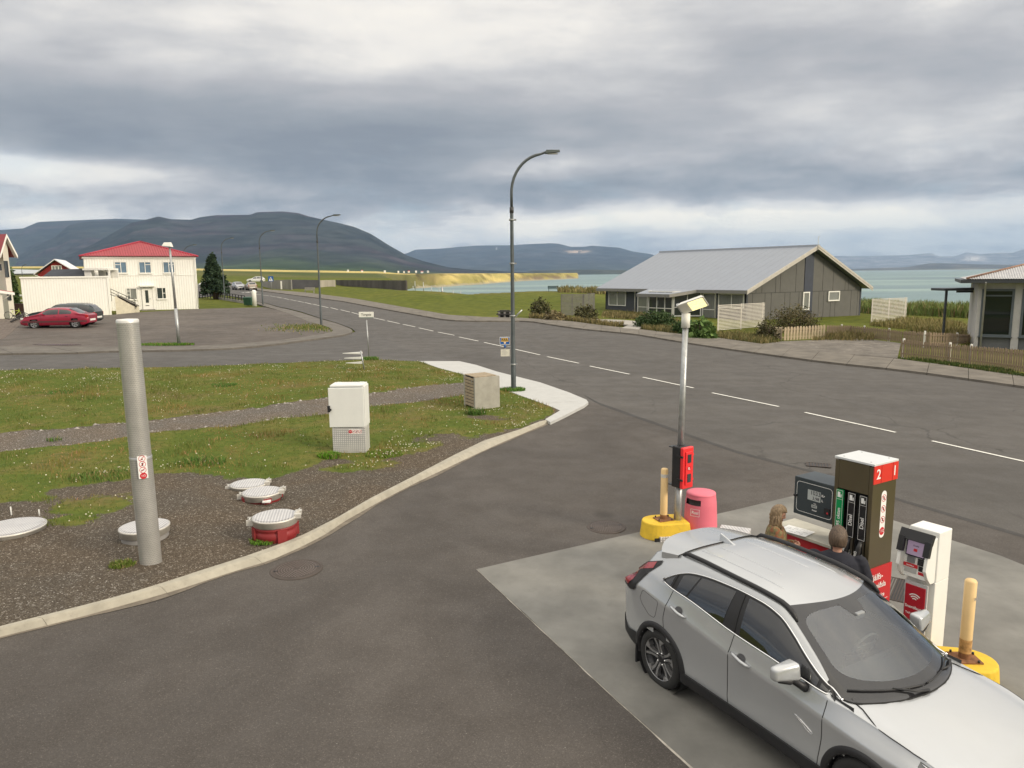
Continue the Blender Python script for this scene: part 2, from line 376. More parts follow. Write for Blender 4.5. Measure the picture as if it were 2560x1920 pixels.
c = t.mix(t.step(t.noise(co, .9, 6, .65), .3, .72), t.mix(1., vc, (.66, .70, .62), 'MULTIPLY'), t.mix(1., vc, (1.3, 1.2, 1.05), 'MULTIPLY'))
c = t.mix(t.step(t.noise(co, 7., 4, .7), .35, .75, 0, .4), c, t.mix(1., vc, (.5, .55, .5), 'MULTIPLY'))
t.l.new(c, b.inputs['Base Color']); b.inputs['Roughness'].default_value = .95; b.inputs['Specular IOR Level'].default_value = .1
bn = t.new('ShaderNodeBump'); bn.inputs['Strength'].default_value = .8; bn.inputs['Distance'].default_value = .08; t.l.new(t.noise(co, 4., 5, .7), bn.inputs['Height']); t.l.new(bn.outputs[0], b.inputs['Normal'])
TERR = m
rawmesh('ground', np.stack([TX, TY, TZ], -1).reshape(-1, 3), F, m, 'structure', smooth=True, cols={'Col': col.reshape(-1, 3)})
# sea
m = bpy.data.materials.new('sea'); m.use_nodes = True; t = NT(m.node_tree); b = t.n['Principled BSDF']
co = t.new('ShaderNodeTexCoord').outputs['Object']
mpn = t.new('ShaderNodeMapping'); t.l.new(co, mpn.inputs[0]); mpn.inputs['Scale'].default_value = (.0012, .0045, 1)
s1 = t.noise(mpn.outputs[0], 1.5, 6, .6, .4)
c = t.ramp(s1, [(.36, (.10, .16, .18)), (.5, (.15, .235, .225)), (.6, (.24, .33, .29))])
t.l.new(c, b.inputs['Base Color']); b.inputs['Roughness'].default_value = .32; b.inputs['IOR'].default_value = 1.33; b.inputs['Specular IOR Level'].default_value = .35
bn = t.new('ShaderNodeBump'); bn.inputs['Strength'].default_value = .7; bn.inputs['Distance'].default_value = .8
mp2 = t.new('ShaderNodeMapping'); t.l.new(co, mp2.inputs[0]); mp2.inputs['Scale'].default_value = (.10, .22, 1)
t.l.new(t.noise(mp2.outputs[0], 1.0, 6, .65), bn.inputs['Height']); t.l.new(bn.outputs[0], b.inputs['Normal'])
MB().add([(-4000, 60, SEA), (23000, 60, SEA), (23000, 29000, SEA), (-8000, 29000, SEA)], [(0, 1, 2, 3)]).build('sea', m, kind='structure')
# mountains: heightfields whose crest line is the skyline
def mountain(name, sky, rc, r0, z0, cols, seed, gull=.10, terr=.02, p=2.0, nu=420, nv=90, snow=None):
    sx = np.array([a for a, b in sky], float); u_s = []; zc = []
    for a, b_ in sky:
        q = ray(a, b_); u_s.append(q[0]/q[1]); zc.append(HC+q[2]/q[1]*rc)
    u = np.linspace(u_s[0], u_s[-1], nu); zcr = np.interp(u, u_s, zc)
    k = np.array([1, 2, 3, 2, 1.]); k /= k.sum(); zcr[2:-2] = np.convolve(zcr, k, 'same')[2:-2]
    v = np.linspace(0, 1, nv); UU, VV = np.meshgrid(u, v); ZC = np.interp(UU, u, zcr)
    rcr = rc
    YY = r0+(rcr-r0)*VV
    if isinstance(z0, list): z0 = np.interp(UU, [(ray(a, 680)[0]/ray(a, 680)[1]) for a, _ in z0], [b_ for _, b_ in z0])
    hgt = np.maximum(ZC-z0, 0)
    prof = VV**p*.55+.45*smooth(.25, 1.0, VV)
    sxy = (rc-r0)*.30; PX, PY_ = UU*YY/sxy, YY/sxy
    a = (fbm(PX*.7+seed, PY_*.7, 5)-.5)
    wx_ = fbm(PX*1.3+seed*2, PY_*1.3, 3)*.9
    g = 1-np.abs(fbm(PX*1.5+wx_, PY_*.55+seed+wx_*.5, 5)-.5)*2
    rel = (g-.78)*gull*VV*(1-VV)*4*1.6+a*.30*VV*(1-VV)*4
    tr = terr*np.sin(VV*70+a*7)*smooth(.3, .6, VV)*(1-smooth(.93, 1., VV))
    ZZ = z0+hgt*np.clip(prof+rel+tr, 0, 1.0)
    ZZ[-1] = ZC[-1]
    V2 = np.stack([UU*YY, YY, ZZ], -1)
    back = np.stack([u*rc*1.25, u*0+rc*1.25, zcr*.86], -1)[None]
    V2 = np.concatenate([V2, back], 0)
    n = fbm(PX*1.8, PY_*1.8+VV*6+seed, 5)[..., None]
    lo, mid_, hi = [np.array(c) for c in cols]
    e = smooth(.15, .55, VV)[..., None]*.9; cc = lo*(1-e)+mid_*e; e2 = smooth(.45, .75, n)*smooth(.3, .8, VV)[..., None]; cc = cc*(1-e2)+hi*e2
    cc = cc*(.72+.56*fbm(PX*7, PY_*3+VV*34, 4)[..., None])
    if snow is not None:
        for (a0, b0, sx0, sy0, cw) in snow:
            q = ray(a0, b0); uu0 = q[0]/q[1]; zz0 = HC+q[2]/q[1]*(r0+rc)/2
            vv = np.abs((ZZ-HC)/YY-q[2]/q[1])*FOC
            e = np.exp(-((UU-uu0)*FOC/sx0)**4-(vv/sy0)**4)*smooth(.38, .5, fbm(UU*400, VV*40, 3)+.08); cc = cc*(1-e[..., None])+np.array(cw)*e[..., None]
    cc = np.concatenate([cc, cc[-1:]], 0)
    nn_, mm = V2.shape[0], V2.shape[1]; ix = np.arange(nn_*mm).reshape(nn_, mm)
    F = np.stack([ix[:-1, :-1], ix[:-1, 1:], ix[1:, 1:], ix[1:, :-1]], -1).reshape(-1, 4)
    return rawmesh(name, V2.reshape(-1, 3), F, MTN, 'structure', smooth=True, cols={'Col': cc.reshape(-1, 3)})
m = bpy.data.materials.new('mountain'); m.use_nodes = True; t = NT(m.node_tree); b = t.n['Principled BSDF']
vc = t.new('ShaderNodeVertexColor', layer_name='Col').outputs[0]; co = t.new('ShaderNodeTexCoord').outputs['Object']
mpn = t.new('ShaderNodeMapping'); t.l.new(co, mpn.inputs[0]); mpn.inputs['Scale'].default_value = (.002, .002, .02)
c = t.mix(t.step(t.noise(mpn.outputs[0], 1., 8, .65, .5), .35, .68), t.mix(1., vc, (.62, .62, .66), 'MULTIPLY'), t.mix(1., vc, (1.35, 1.3, 1.25), 'MULTIPLY'))
t.l.new(c, b.inputs['Base Color']); b.inputs['Roughness'].default_value = 1; b.inputs['Specular IOR Level'].default_value = 0
MTN = m
ROCK = ((.052, .080, .028), (.038, .042, .050), (.062, .052, .064))
mountain('mountain_ridge_back', [(-300, 590), (-150, 584), (0, 575), (58, 571), (95, 555), (162, 552), (231, 549), (289, 547), (362, 549), (440, 556), (560, 590), (700, 640)], 12500, 6500, 25, ROCK, 3.1, .12)
mountain('mountain_ridge_middle', [(-300, 690), (-100, 668), (30, 648), (90, 615), (140, 590), (172, 563), (192, 558), (231, 553), (300, 552), (360, 556), (450, 575), (600, 640)], 9800, 5200, 25, ROCK, 4.7, .14)
mountain('mountain', [(-200, 692), (60, 668), (150, 648), (230, 612), (290, 578), (330, 556), (365, 549), (396, 541), (428, 548), (477, 549.5), (500, 543), (538, 538), (625, 537), (642, 530.5), (706, 528.5), (746, 532.5), (769, 540), (821, 552), (850, 558), (885, 567), (926, 584), (950, 599), (972, 613), (1018, 639), (1059, 653), (1120, 668), (1178, 674), (1294, 680), (1380, 684)], 7600, 3400, [(800, 22), (1000, 14), (1120, 4), (1250, -12), (1380, -16)], ROCK, 6.3, .10, p=1.7, nu=640, nv=150)
BLUE = ((.05, .06, .055), (.045, .05, .058), (.07, .07, .078))
mountain('mountain_across_the_bay', [(940, 690), (980, 640), (1018, 633), (1038, 624), (1102, 621.5), (1150, 617), (1192, 614), (1282, 613), (1305, 611), (1375, 608), (1395, 609), (1427, 617), (1461, 617), (1479, 614), (1548, 619), (1583, 629), (1623, 634.5), (1700, 655), (1850, 674), (1900, 678)], 19000, 11000, -2, BLUE, 5.1, .16, p=1.5,
         snow=[(1442, 629, 30, 3.0, (.50, .40, .32)), (1241, 621, 1.6, 3, (.4, .42, .45))])
mountain('low_shore', [(1280, 688), (1330, 676), (1480, 674), (1600, 676), (1800, 678), (2000, 675), (2060, 676)], 7600, 6700, SEA-1, ((.07, .08, .07), (.07, .08, .07), (.09, .1, .08)), 2.3, .02, 0, nv=24)
mountain('low_headland', [(2080, 676), (2128, 672.6), (2266, 668), (2300, 662), (2323, 658.5), (2358, 658), (2449, 661), (2560, 662), (2700, 668), (2800, 676)], 13500, 11500, SEA-1, ((.30, .27, .20), (.09, .09, .08), (.1, .1, .1)), 2.9, .02, 0, nv=24)
mountain('mountain_range_far', [(1950, 676), (2000, 660), (2060, 645), (2090, 640), (2174, 640), (2266, 638), (2328, 633), (2348, 641), (2385, 641), (2417, 631), (2449, 635.5), (2495, 632), (2532, 632), (2560, 623), (2640, 612), (2800, 640), (2900, 676)], 23000, 16000, -10, ((.20, .22, .25), (.20, .22, .25), (.24, .25, .27)), 4.1, .05, p=1.4,  # distant haze put into the pale rock colours
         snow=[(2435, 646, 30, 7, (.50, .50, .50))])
# air
m = bpy.data.materials.new('haze'); m.use_nodes = True; t = NT(m.node_tree)
for n_ in list(t.n):
    if n_.type == 'BSDF_PRINCIPLED': t.n.remove(n_)
pv = t.new('ShaderNodeVolumePrincipled'); pv.inputs['Color'].default_value = (.46, .68, 1.0, 1); pv.inputs['Density'].default_value = 3.4e-5; pv.inputs['Anisotropy'].default_value = .1
t.l.new(pv.outputs[0], t.n['Material Output'].inputs['Volume'])
hz_ = MB().add([(x, y, z) for z in (SEA-4, 1350) for x, y in ((-22000, -400), (24000, -400), (24000, 29500), (-22000, 29500))], [(3, 2, 1, 0), (4, 5, 6, 7), (0, 1, 5, 4), (1, 2, 6, 5), (2, 3, 7, 6), (3, 0, 4, 7)]).build('haze', m, kind='stuff')
# roads, forecourt, pavements
def sheet(name, poly, dz, mat_, parent=None, th=.0, kind='structure', wavy=0., step=None):
    pts = []
    n = len(poly)
    for i in range(n):
        a, b = Vector(poly[i][:2]), Vector(poly[(i+1) % n][:2])
        k = max(1, int((b-a).length/(step or 1e9)))
        for j in range(k):
            p = a.lerp(b, j/k)
            if wavy and j: p = p+Vector((random.uniform(-1, 1), random.uniform(-1, 1)))*wavy
            pts.append((p.x, p.y))
    mb = MB()
    if th: mb.prism(pts, dz-th, dz, zf=gz)
    else: mb.add([(p[0], p[1], gz(*p)+dz) for p in pts], [list(range(len(pts)))])
    area = sum(pts[i][0]*pts[(i+1) % len(pts)][1]-pts[(i+1) % len(pts)][0]*pts[i][1] for i in range(len(pts)))
    if area < 0: mb.f = [f[::-1] for f in mb.f]
    o = mb.build(name, mat_, parent)
    if parent is None: o['kind'] = kind
    return o
A_ROAD = asphalt('road_asphalt', (.086, .080, .074), .35, .12, (R(-62), .35), .5)
A_FORE = asphalt('forecourt_asphalt', (.080, .071, .064), .6, .2)
A_SIDE = asphalt('side_asphalt', (.088, .083, .078), .35, .12, (R(8), .3))
A_LOT = asphalt('gravel_lot', (.104, .089, .077), .8, .22)
roadR = [(560, 706), (600, 715), (640, 725.5), (654, 728.6), (755, 740), (856, 753), (972, 775), (1060, 790), (1120, 801), (1170, 803), (1236, 802), (1322, 802), (1380, 812.5), (1467, 824), (1537, 829.5), (1610, 837), (1688, 852), (1805, 869.7), (1968, 892.5), (2060, 904.5), (2207, 919.5), (2257, 925), (2369, 941), (2449, 954.5), (2560, 969), (2800, 1003)]
roadL = [(889, 829), (879, 821), (842, 807), (798, 794.5), (755, 780), (717, 770.5), (697, 767), (665, 757.5), (643, 754), (600, 745), (560, 736), (520, 728), (480, 724), (400, 719)]
streetT = [(870, 835.6), (842, 841), (769, 850), (682, 862), (596, 870), (480, 875), (359, 877), (260, 878), (208, 881), (100, 882.5), (0, 884), (-300, 887), (-800, 893)]
P_R = GL(roadR); P_L = GL(roadL); P_T = GL(streetT)
mainroad = P_R+[G(2800, 1700), G(2560, 1400), G(2262, 1254), G(2081, 1193), G(1840, 1129), G(1500, 1010), G(1472, 1003), G(1423, 981), G(1351, 956), G(1242, 928.7), G(1148, 902.7), G(1030, 899), G(914, 850)]+P_L[:1]+P_L[1:]
road = sheet('road', mainroad, 0.0, A_ROAD)
side = GL([(889, 829)])+P_T+GL([(-800, 954), (-300, 940), (0, 926), (289, 920), (640, 914), (827, 903), (914, 899), (1049, 905), (1152, 907), (1040, 880), (960, 845)])
sheet('side_street', side, .004, A_SIDE)
fore = GL([(1472, 1003), (1500, 1010), (1840, 1129), (2081, 1193), (2262, 1254), (2560, 1340), (2900, 1480)])+[Vector((14, 3, 0)), Vector((12, -4, 0)), Vector((-14, -4, 0)), Vector((-14, 3, 0))]+GL([(-700, 1790), (-300, 1690), (0, 1592), (217, 1538), (398, 1487), (535, 1443), (675, 1400), (811, 1334), (958, 1246), (1040, 1203), (1152, 1150), (1242, 1108), (1315, 1077), (1376, 1050), (1420, 1030), (1441, 1019)])
sheet('forecourt', fore, .008, A_FORE, step=1.2, wavy=.01)
sheet('tarmac_seam', [Vector(G(x, y)) for x, y in ((1455, 985), (1500, 1008), (1840, 1127), (2081, 1191), (2262, 1252), (2560, 1338), (2560, 1346), (2262, 1258), (2081, 1196), (1840, 1133), (1500, 1013))], .011, asphalt('seam', (.055, .052, .05), .3, .1), step=.8, wavy=.025)
PAINT = mat('road_paint', (.74, .73, .68), .7, var=.1, vs=6, dirt=.7, dcol=(.25, .24, .22))
dashes = [((2560, 1155), (2700, 1187))[:0]]
DL = [(2330, 1103, 2640, 1172), (2012, 1031.5, 2239, 1081.5), (1780, 982.5, 1947, 1017), (1607, 943.5, 1734, 970.5), (1474, 915.5, 1574, 936), (1368, 892, 1447.5, 908.5), (1287, 873.5, 1350, 887.5), (1210, 856.3, 1260, 867), (1147.5, 842.8, 1196, 853), (1095, 830.5, 1136, 838.5), (1047, 820, 1083.5, 828), (1007, 811, 1038.5, 817.5), (968, 802.3, 999, 809.3), (933, 794.5, 962, 801), (879, 781, 898, 786.5), (851.5, 774.8, 875, 780.3), (826.5, 769.3, 844.5, 774), (781, 760.2, 821, 769.4), (762, 756.2, 779, 760.6), (744, 752.8, 760, 756.4), (726, 749.3, 741.5, 752.6), (709, 746, 723, 749), (691, 742.4, 706, 745.4), (674.5, 739.8, 688.5, 742.2), (655, 737.5, 672, 740), (640, 735.5, 652, 737.2)]
for a, b_, c_, d_ in DL:
    p, q = G(a, b_), G(c_, d_); dv = (q-p); dv.z = 0; nrm = Vector((-dv.y, dv.x, 0)).normalized()*.055
    MB().add([(v.x, v.y, gz(v.x, v.y)+.012) for v in (p-nrm, q-nrm, q+nrm, p+nrm)], [(0, 1, 2, 3)]).build('lane_dash', PAINT, road)
for i, (x0, x1, y) in enumerate(((508, 532, 735.4), (566, 578, 732), (580, 594, 731.4), (595, 608, 730.8), (609, 622, 730.2), (624, 640, 729.6))):
    a, b_, c_, d_ = G(x0, y-1.2), G(x1, y-1.2), G(x1+3, y+1), G(x0+3, y+1)
    MB().add([(v.x, v.y, gz(v.x, v.y)+.012) for v in (d_, c_, b_, a)], [(0, 1, 2, 3)]).build('crossing_stripe', PAINT, road)
a, b_ = G(660, 888), G(880, 882.5); nrm = Vector((0, .03, 0))
MB().add([(v.x, v.y, gz(v.x, v.y)+.013) for v in (a-nrm, b_-nrm, b_+nrm, a+nrm)], [(0, 1, 2, 3)]).build('edge_line', mat('worn_paint', (.22, .22, .21), .8), road)
CONC = mat('concrete_pad', (.185, .181, .166), .8, var=.28, vs=.9, bump=.3, bs=90, dirt=.55, dcol=(.15, .145, .13))
padL = GL([(1192, 1425), (1540, 1751), (1722, 1921)])
pad = [padL[0], padL[1], Vector((2.9, 4.3, 0)), Vector((6.4, -1.5, 0)), Vector((13.5, 3.5, 0))]+GL([(2560, 1415), (2500, 1391), (2378, 1352), (2300, 1324)])+[Vector((7.15, 14.1, 0)), Vector((6.9, 15.1, 0)), Vector((6.7, 15.5, 0))]+GL([(2003, 1237), (1840, 1276)])
padbase = sheet('concrete_pad', pad, .016, CONC, step=.5, wavy=.008)
LIP = mat('slab_edge', (.40, .37, .32), .85, var=.3, vs=9)
mb = MB(); el = [padL[0], padL[1], Vector((2.9, 4.3, 0))]
for a, b_ in zip(el[:-1], el[1:]):
    k = int((b_-a).length/.07); d = (b_-a).normalized(); nrm = Vector((-d.y, d.x, 0))
    for j in range(k):
        p = a.lerp(b_, j/k); q = a.lerp(b_, (j+1)/k); w1 = .008+.03*max(0, noise.noise(p*2.1)); w2 = .008+.03*max(0, noise.noise(q*2.1))
        mb.add([(p.x-nrm.x*.004, p.y-nrm.y*.004, gz(p.x, p.y)+.019), (p.x-nrm.x*w1, p.y-nrm.y*w1, gz(p.x, p.y)+.010), (q.x-nrm.x*w2, q.y-nrm.y*w2, gz(q.x, q.y)+.010), (q.x-nrm.x*.004, q.y-nrm.y*.004, gz(q.x, q.y)+.019)], [(0, 1, 2, 3)])
mb.build('slab_edge', LIP, padbase)
kout = [(-700, 1775), (-250, 1662), (-100, 1622), (0, 1595), (110, 1568), (217, 1541), (300, 1518), (398, 1490.6), (470, 1469), (535, 1447), (610, 1423), (675, 1404), (754, 1369), (811, 1339.6), (865, 1303), (958, 1251), (1040, 1208.5), (1062, 1198), (1152, 1155), (1242, 1113), (1315, 1082), (1376, 1056)]
kin = [(-700, 1740), (-250, 1630), (-100, 1592), (0, 1565), (110, 1537), (217, 1510.5), (290, 1491), (343, 1476), (430, 1449), (506, 1423.7), (562, 1406), (615, 1389), (723, 1351), (766, 1332), (838, 1296), (924, 1246), (1000, 1207), (1025, 1194.5), (1134, 1137), (1206, 1102), (1300, 1073), (1347, 1054)]
def resample(pts, n):
    pts = [Vector(p) for p in pts]; L = [0]
    for a, b in zip(pts[:-1], pts[1:]): L.append(L[-1]+(b-a).length)
    out = []
    for i in range(n):
        s_ = L[-1]*i/(n-1); k = max(j for j in range(len(L)) if L[j] <= s_+1e-9); k = min(k, len(pts)-2)
        out.append(pts[k].lerp(pts[k+1], (s_-L[k])/(L[k+1]-L[k]+1e-9)))
    return out
ko = GL(kout); ki = GL(kin, .12)
KERB = mat('kerb_concrete', (.36, .335, .275), .85, var=.15, vs=4, bump=.3, bs=70, dirt=.45, dcol=(.22, .20, .17))
kerb = bpy.data.objects.new('kerb', None); C.objects.link(kerb); kerb['kind'] = 'structure'
NS = 12; ko_r = resample(ko, NS*6+1); ki_r = resample(ki, NS*6+1)
for sgi in range(NS):
    mb = MB(); vs = []; fs = []
    for j in range(7):
        o_, i_ = ko_r[sgi*6+j].copy(), ki_r[sgi*6+j].copy()
        if j == 6: o_ = o_.lerp(ko_r[sgi*6+5], .03); i_ = i_.lerp(ki_r[sgi*6+5], .03)
        g0, g1 = gz(o_.x, o_.y), gz(i_.x, i_.y); wv = Vector((i_.x-o_.x, i_.y-o_.y, 0))
        vs += [(o_.x, o_.y, g0-.03), (o_.x, o_.y, g0+.02), (o_.x+wv.x*.30, o_.y+wv.y*.30, g0+.098), (o_.x+wv.x*.42, o_.y+wv.y*.42, g0+.118), (i_.x-wv.x*.06, i_.y-wv.y*.06, g1+.122), (i_.x, i_.y, g1+.108), (i_.x, i_.y, g1-.03)]
    for j in range(6):
        for k in range(6): fs.append((j*7+k, j*7+k+1, (j+1)*7+k+1, (j+1)*7+k))
    fs += [list(range(7)), [42+k for k in range(7)][::-1]]
    mb.add(vs, fs, smooth=False).build('kerb_stone', KERB, kerb)
mb = MB()
for i in range(len(ko_r)-1):
    a, b_ = ko_r[i], ko_r[i+1]; d = (b_-a); nrm = Vector((d.y, -d.x, 0)).normalized()
    w1 = .05+.22*max(0, noise.noise(a*.7)+.15); w2 = .05+.22*max(0, noise.noise(b_*.7)+.15)
    mb.add([(a.x, a.y, gz(a.x, a.y)+.014), (a.x+nrm.x*w1, a.y+nrm.y*w1, gz(a.x, a.y)+.014), (b_.x+nrm.x*w2, b_.y+nrm.y*w2, gz(b_.x, b_.y)+.014), (b_.x, b_.y, gz(b_.x, b_.y)+.014)], [(0, 1, 2, 3)])
mb.build('kerb_dust', mat('dust', (.17, .145, .115), .95, var=.3, vs=5), kerb)
WCON = mat('new_concrete', (.46, .462, .45), .75, var=.06, vs=3, bump=.2, bs=60, dirt=.12, dcol=(.45, .44, .42))
wp = GL([(1049, 902.7), (1098, 920), (1152, 934), (1200, 952), (1250, 970), (1286, 983), (1351, 1006.5), (1385, 1019), (1400, 1026), (1363, 1048), (1376, 1055), (1420, 1034), (1441, 1023), (1460, 1013.7), (1471, 1005), (1466, 999), (1423, 981), (1351, 956), (1242, 928.7), (1190, 912), (1148, 902.7)], .10)
pave = sheet('new_pavement', wp, .10, WCON, th=.13)
for (a, b_, c_, d_) in ((1355, 1008, 1445, 1003), (1182, 945, 1238, 929)):
    p, q = G(a, b_, .1), G(c_, d_, .1); n_ = (q-p).normalized(); n_ = Vector((-n_.y, n_.x, 0))*.012
    MB().add([(v.x, v.y, gz(v.x, v.y)+.103) for v in (p-n_, q-n_, q+n_, p+n_)], [(0, 1, 2, 3)]).build('joint', mat('joint', (.38, .38, .36), .9, var=0), pave)
SLAB = mat('old_pavement', (.150, .134, .112), .9, var=.3, vs=1.2, bump=.3, bs=50, dirt=.5, dcol=(.15, .13, .11))
swo = [(560, 702), (620, 714), (659, 722.5), (769, 731.5), (885, 746), (1001, 766), (1120, 786.5), (1207, 792), (1322, 795), (1380, 799.5), (1421, 802), (1496, 812), (1554, 818), (1594, 822), (1704, 835), (1789, 843), (1903, 859), (2060, 880), (2243, 896), (2358, 911.5), (2560, 938), (2800, 966)]
swi = [(560, 706), (600, 714), (645, 725.5), (755, 739.5), (856, 752.5), (972, 774), (1120, 800), (1200, 802), (1322, 801.5), (1380, 811), (1421, 817), (1467, 823), (1537, 829), (1590, 834.5), (1688, 851), (1805, 869), (1968, 891.5), (2060, 903.5), (2207, 918.5), (2330, 933), (2560, 965), (2800, 1000)]
def paved(name, outer, inner, n, dz=.10, gap=.012, mat_=SLAB, pc='slab'):
    o_ = bpy.data.objects.new(name, None); C.objects.link(o_); o_['kind'] = 'structure'
    A, B = resample(GL(outer, dz), n+1), resample(GL(inner, dz), n+1)
    for i in range(n):
        a, b, c, d = A[i], A[i+1].lerp(A[i], gap), B[i+1].lerp(B[i], gap), B[i]
        q = [(v.x, v.y) for v in (a, d, c, b)]
        ar = sum(q[k][0]*q[(k+1) % 4][1]-q[(k+1) % 4][0]*q[k][1] for k in range(4))
        if ar < 0: q = q[::-1]
        e = random.uniform(-.006, .006)
        MB().prism(q, -.03, dz+e, zf=gz).build(pc, mat_, o_)
    return o_
paved('pavement', swo, swi, 96)
drv = GL([(1903, 860), (1955, 853.5), (2062, 849), (2129, 844), (2190, 850), (2252, 858), (2243, 895.5), (2060, 880)], .08)
sheet('driveway', drv, .085, mat('driveway_concrete', (.135, .12, .102), .9, var=.35, vs=.9, bump=.4, bs=30, dirt=.8, dcol=(.34, .31, .27)), th=.1)
pth = GL([(1421, 793), (1470, 797), (1560, 800), (1610, 805), (1604, 817), (1597, 824), (1554, 820), (1572, 812), (1480, 806), (1430, 800)], .1)
sheet('garden_path', pth, .11, mat('garden_path', (.34, .32, .29), .9, var=.15, vs=2), th=.1)
ci_out = [(-300, 886), (0, 883.5), (100, 882), (208, 880.5), (260, 877), (359, 876), (480, 874), (596, 869), (682, 861), (769, 849), (842, 840), (870, 834.6), (884, 829), (876, 821), (842, 808), (798, 796), (755, 782), (717, 772), (697, 768.5), (665, 758.5), (645, 755)]
ci_in = [(-300, 868), (0, 866), (100, 866.5), (208, 866.5), (289, 866.5), (359, 867), (480, 865), (567, 861), (682, 853), (769, 840.5), (815, 833), (832, 829), (834, 826), (828, 822), (815, 815), (775, 805.5), (740, 791.5), (715, 781.5), (695, 775), (668, 767), (640, 758)]
paved('corner_pavement', ci_out, ci_in, 46, mat_=mat('corner_pavement', (.130, .118, .103), .9, var=.25, vs=1.3, bump=.3, bs=50, dirt=.4, dcol=(.24, .22, .19)))
lot = GL([(-300, 868), (0, 866), (100, 866.5), (208, 866.5), (289, 866.5), (359, 867), (480, 865), (567, 861), (682, 853), (769, 840.5), (832, 829), (828, 822), (775, 805.5), (740, 791.5), (715, 781.5), (695, 775), (660, 768), (497, 772), (340, 781), (278, 787), (62, 794), (-60, 800), (-300, 806)], .09)
sheet('gravel_lot', lot, .085, A_LOT)
BRK = mat('paving_brick', (.13, .105, .088), .9, var=.3, vs=5)
bd = bpy.data.objects.new('brick_drive', None); C.objects.link(bd); bd['kind'] = 'structure'
bl0, bl1, bl2, bl3 = G(-60, 855, .1), G(8, 847, .1), G(66, 800, .1), G(-40, 796, .1)
for i in range(16):
    for j in range(9):
        a = bl0.lerp(bl3, i/16).lerp(bl1.lerp(bl2, i/16), j/9); b_ = bl0.lerp(bl3, i/16).lerp(bl1.lerp(bl2, i/16), (j+.96)/9)
        c_ = bl0.lerp(bl3, (i+.93)/16).lerp(bl1.lerp(bl2, (i+.93)/16), (j+.96)/9); d_ = bl0.lerp(bl3, (i+.93)/16).lerp(bl1.lerp(bl2, (i+.93)/16), j/9)
        MB().prism([(v.x, v.y) for v in (a, b_, c_, d_)], .05, .095+random.uniform(0, .006), zf=gz).build('brick', BRK, bd)
# verge in front: grass and gravel in one uneven sheet
v_edge = kin+[(1363, 1048), (1400, 1026), (1385, 1019), (1351, 1006.5), (1286, 983), (1250, 970), (1200, 952), (1152, 934), (1098, 920), (1049, 902.7), (914, 898), (827, 902), (682, 907.5), (480, 916), (362, 917.7), (289, 919), (0, 925), (-300, 934), (-700, 946)]
VP = [(p.x, p.y) for p in GL(v_edge, .10)]
path_up = [(-700, 1160), (-250, 1110), (0, 1079.7), (173, 1068), (318, 1053.6), (376, 1048), (579, 1024.7), (640, 1019), (700, 1009), (823, 995.6), (931, 983), (1061, 965), (1152, 954.8), (1175, 952)]
path_lo = [(1175, 986), (1152, 988), (1025, 1006.5), (931, 1017), (823, 1037), (700, 1046), (640, 1056.5), (579, 1065), (376, 1085), (289, 1095.6), (173, 1111.5), (0, 1126), (-250, 1158), (-700, 1215)]
PATH = [(p.x, p.y) for p in GL(path_up+path_lo, .1)]
g_lo = [(-720, 1350), (-250, 1290), (0, 1250), (72, 1234), (127, 1216), (217, 1210), (325, 1205), (398, 1194), (470, 1183), (578, 1197), (687, 1190), (759, 1172), (800, 1161), (837, 1145), (931, 1145), (1007, 1138), (1060, 1134), (1116, 1127), (1152, 1109), (1206, 1098), (1278, 1073), (1351, 1051), (1376, 1040), (1420, 1010), (1150, 880), (-720, 915)]
GRS = [(p.x, p.y) for p in GL(g_lo, .1)]
tf = [(1150, 1000, .9, .45), (1195, 1030, .6, .3)]
def gmask(x, y):
    """1 = grass, 0 = gravel; soft by about 0.25 m, with ragged borders"""
    wob = (fbm(x*1.1, y*1.1, 4)-.5)*1.0
    d = pdist(x, y, GRS+[GRS[0]]); s1 = np.where(inpoly(x, y, GRS), d, -d)+wob
    d = pdist(x, y, PATH+[PATH[0]]); s2 = np.where(inpoly(x, y, PATH), -d, d)+wob*.28
    m_ = np.clip(.5+s1/.5, 0, 1)*np.clip(.5+s2/.18, 0, 1)
    for (px, py, rx, ry) in ((175, 1300, .55, .18), (250, 1252, .9, .25), (1220, 1045, -.9, .25), (930, 1160, .9, .2), (1100, 1100, -1.0, .35), (560, 1385, -.2, .2), (740, 1350, -.3, .1), (305, 1415, .22, .12), (215, 1270, .7, .12), (1230, 1010, -.5, .2), (80, 1245, .5, .1), (850, 1175, .6, .12)):
        p = G(px, py, .1); q = ((x-p.x)/abs(rx))**2+((y-p.y)/(ry*2.2))**2
        g = np.exp(-q)*np.clip(.6+fbm(x*3, y*3, 3)-.25, 0, 1.2)
        m_ = np.clip(m_+g, 0, 1) if rx > 0 else m_*(1-np.clip(g*.9, 0, 1))
    return m_
def vz(x, y):
    m_ = gmask(x, y)
    ed = np.minimum(1, pdist(x, y, VP+[VP[0]])/.8)
    return gz(x, y)+.085+ed*((fbm(x*.5, y*.5, 3)-.5)*.16+(fbm(x*4, y*4, 2)-.5)*.03+.03*m_)
xs = np.arange(-42, 4, .26); ys = np.arange(8, 42, .26); gx, gy = np.meshgrid(xs, ys); gx = gx.ravel()+rng.uniform(-.08, .08, gx.size); gy = gy.ravel()+rng.uniform(-.08, .08, gy.size)
ok = inpoly(gx, gy, VP) & (pdist(gx, gy, VP+[VP[0]]) > .12); gx, gy = gx[ok], gy[ok]
bp = resample([Vector((a, b, 0)) for a, b in VP]+[Vector((VP[0][0], VP[0][1], 0))], 420)[:-1]
v2 = [Vector((p.x, p.y)) for p in bp]+[Vector((a, b)) for a, b in zip(gx, gy)]
nb = len(bp)
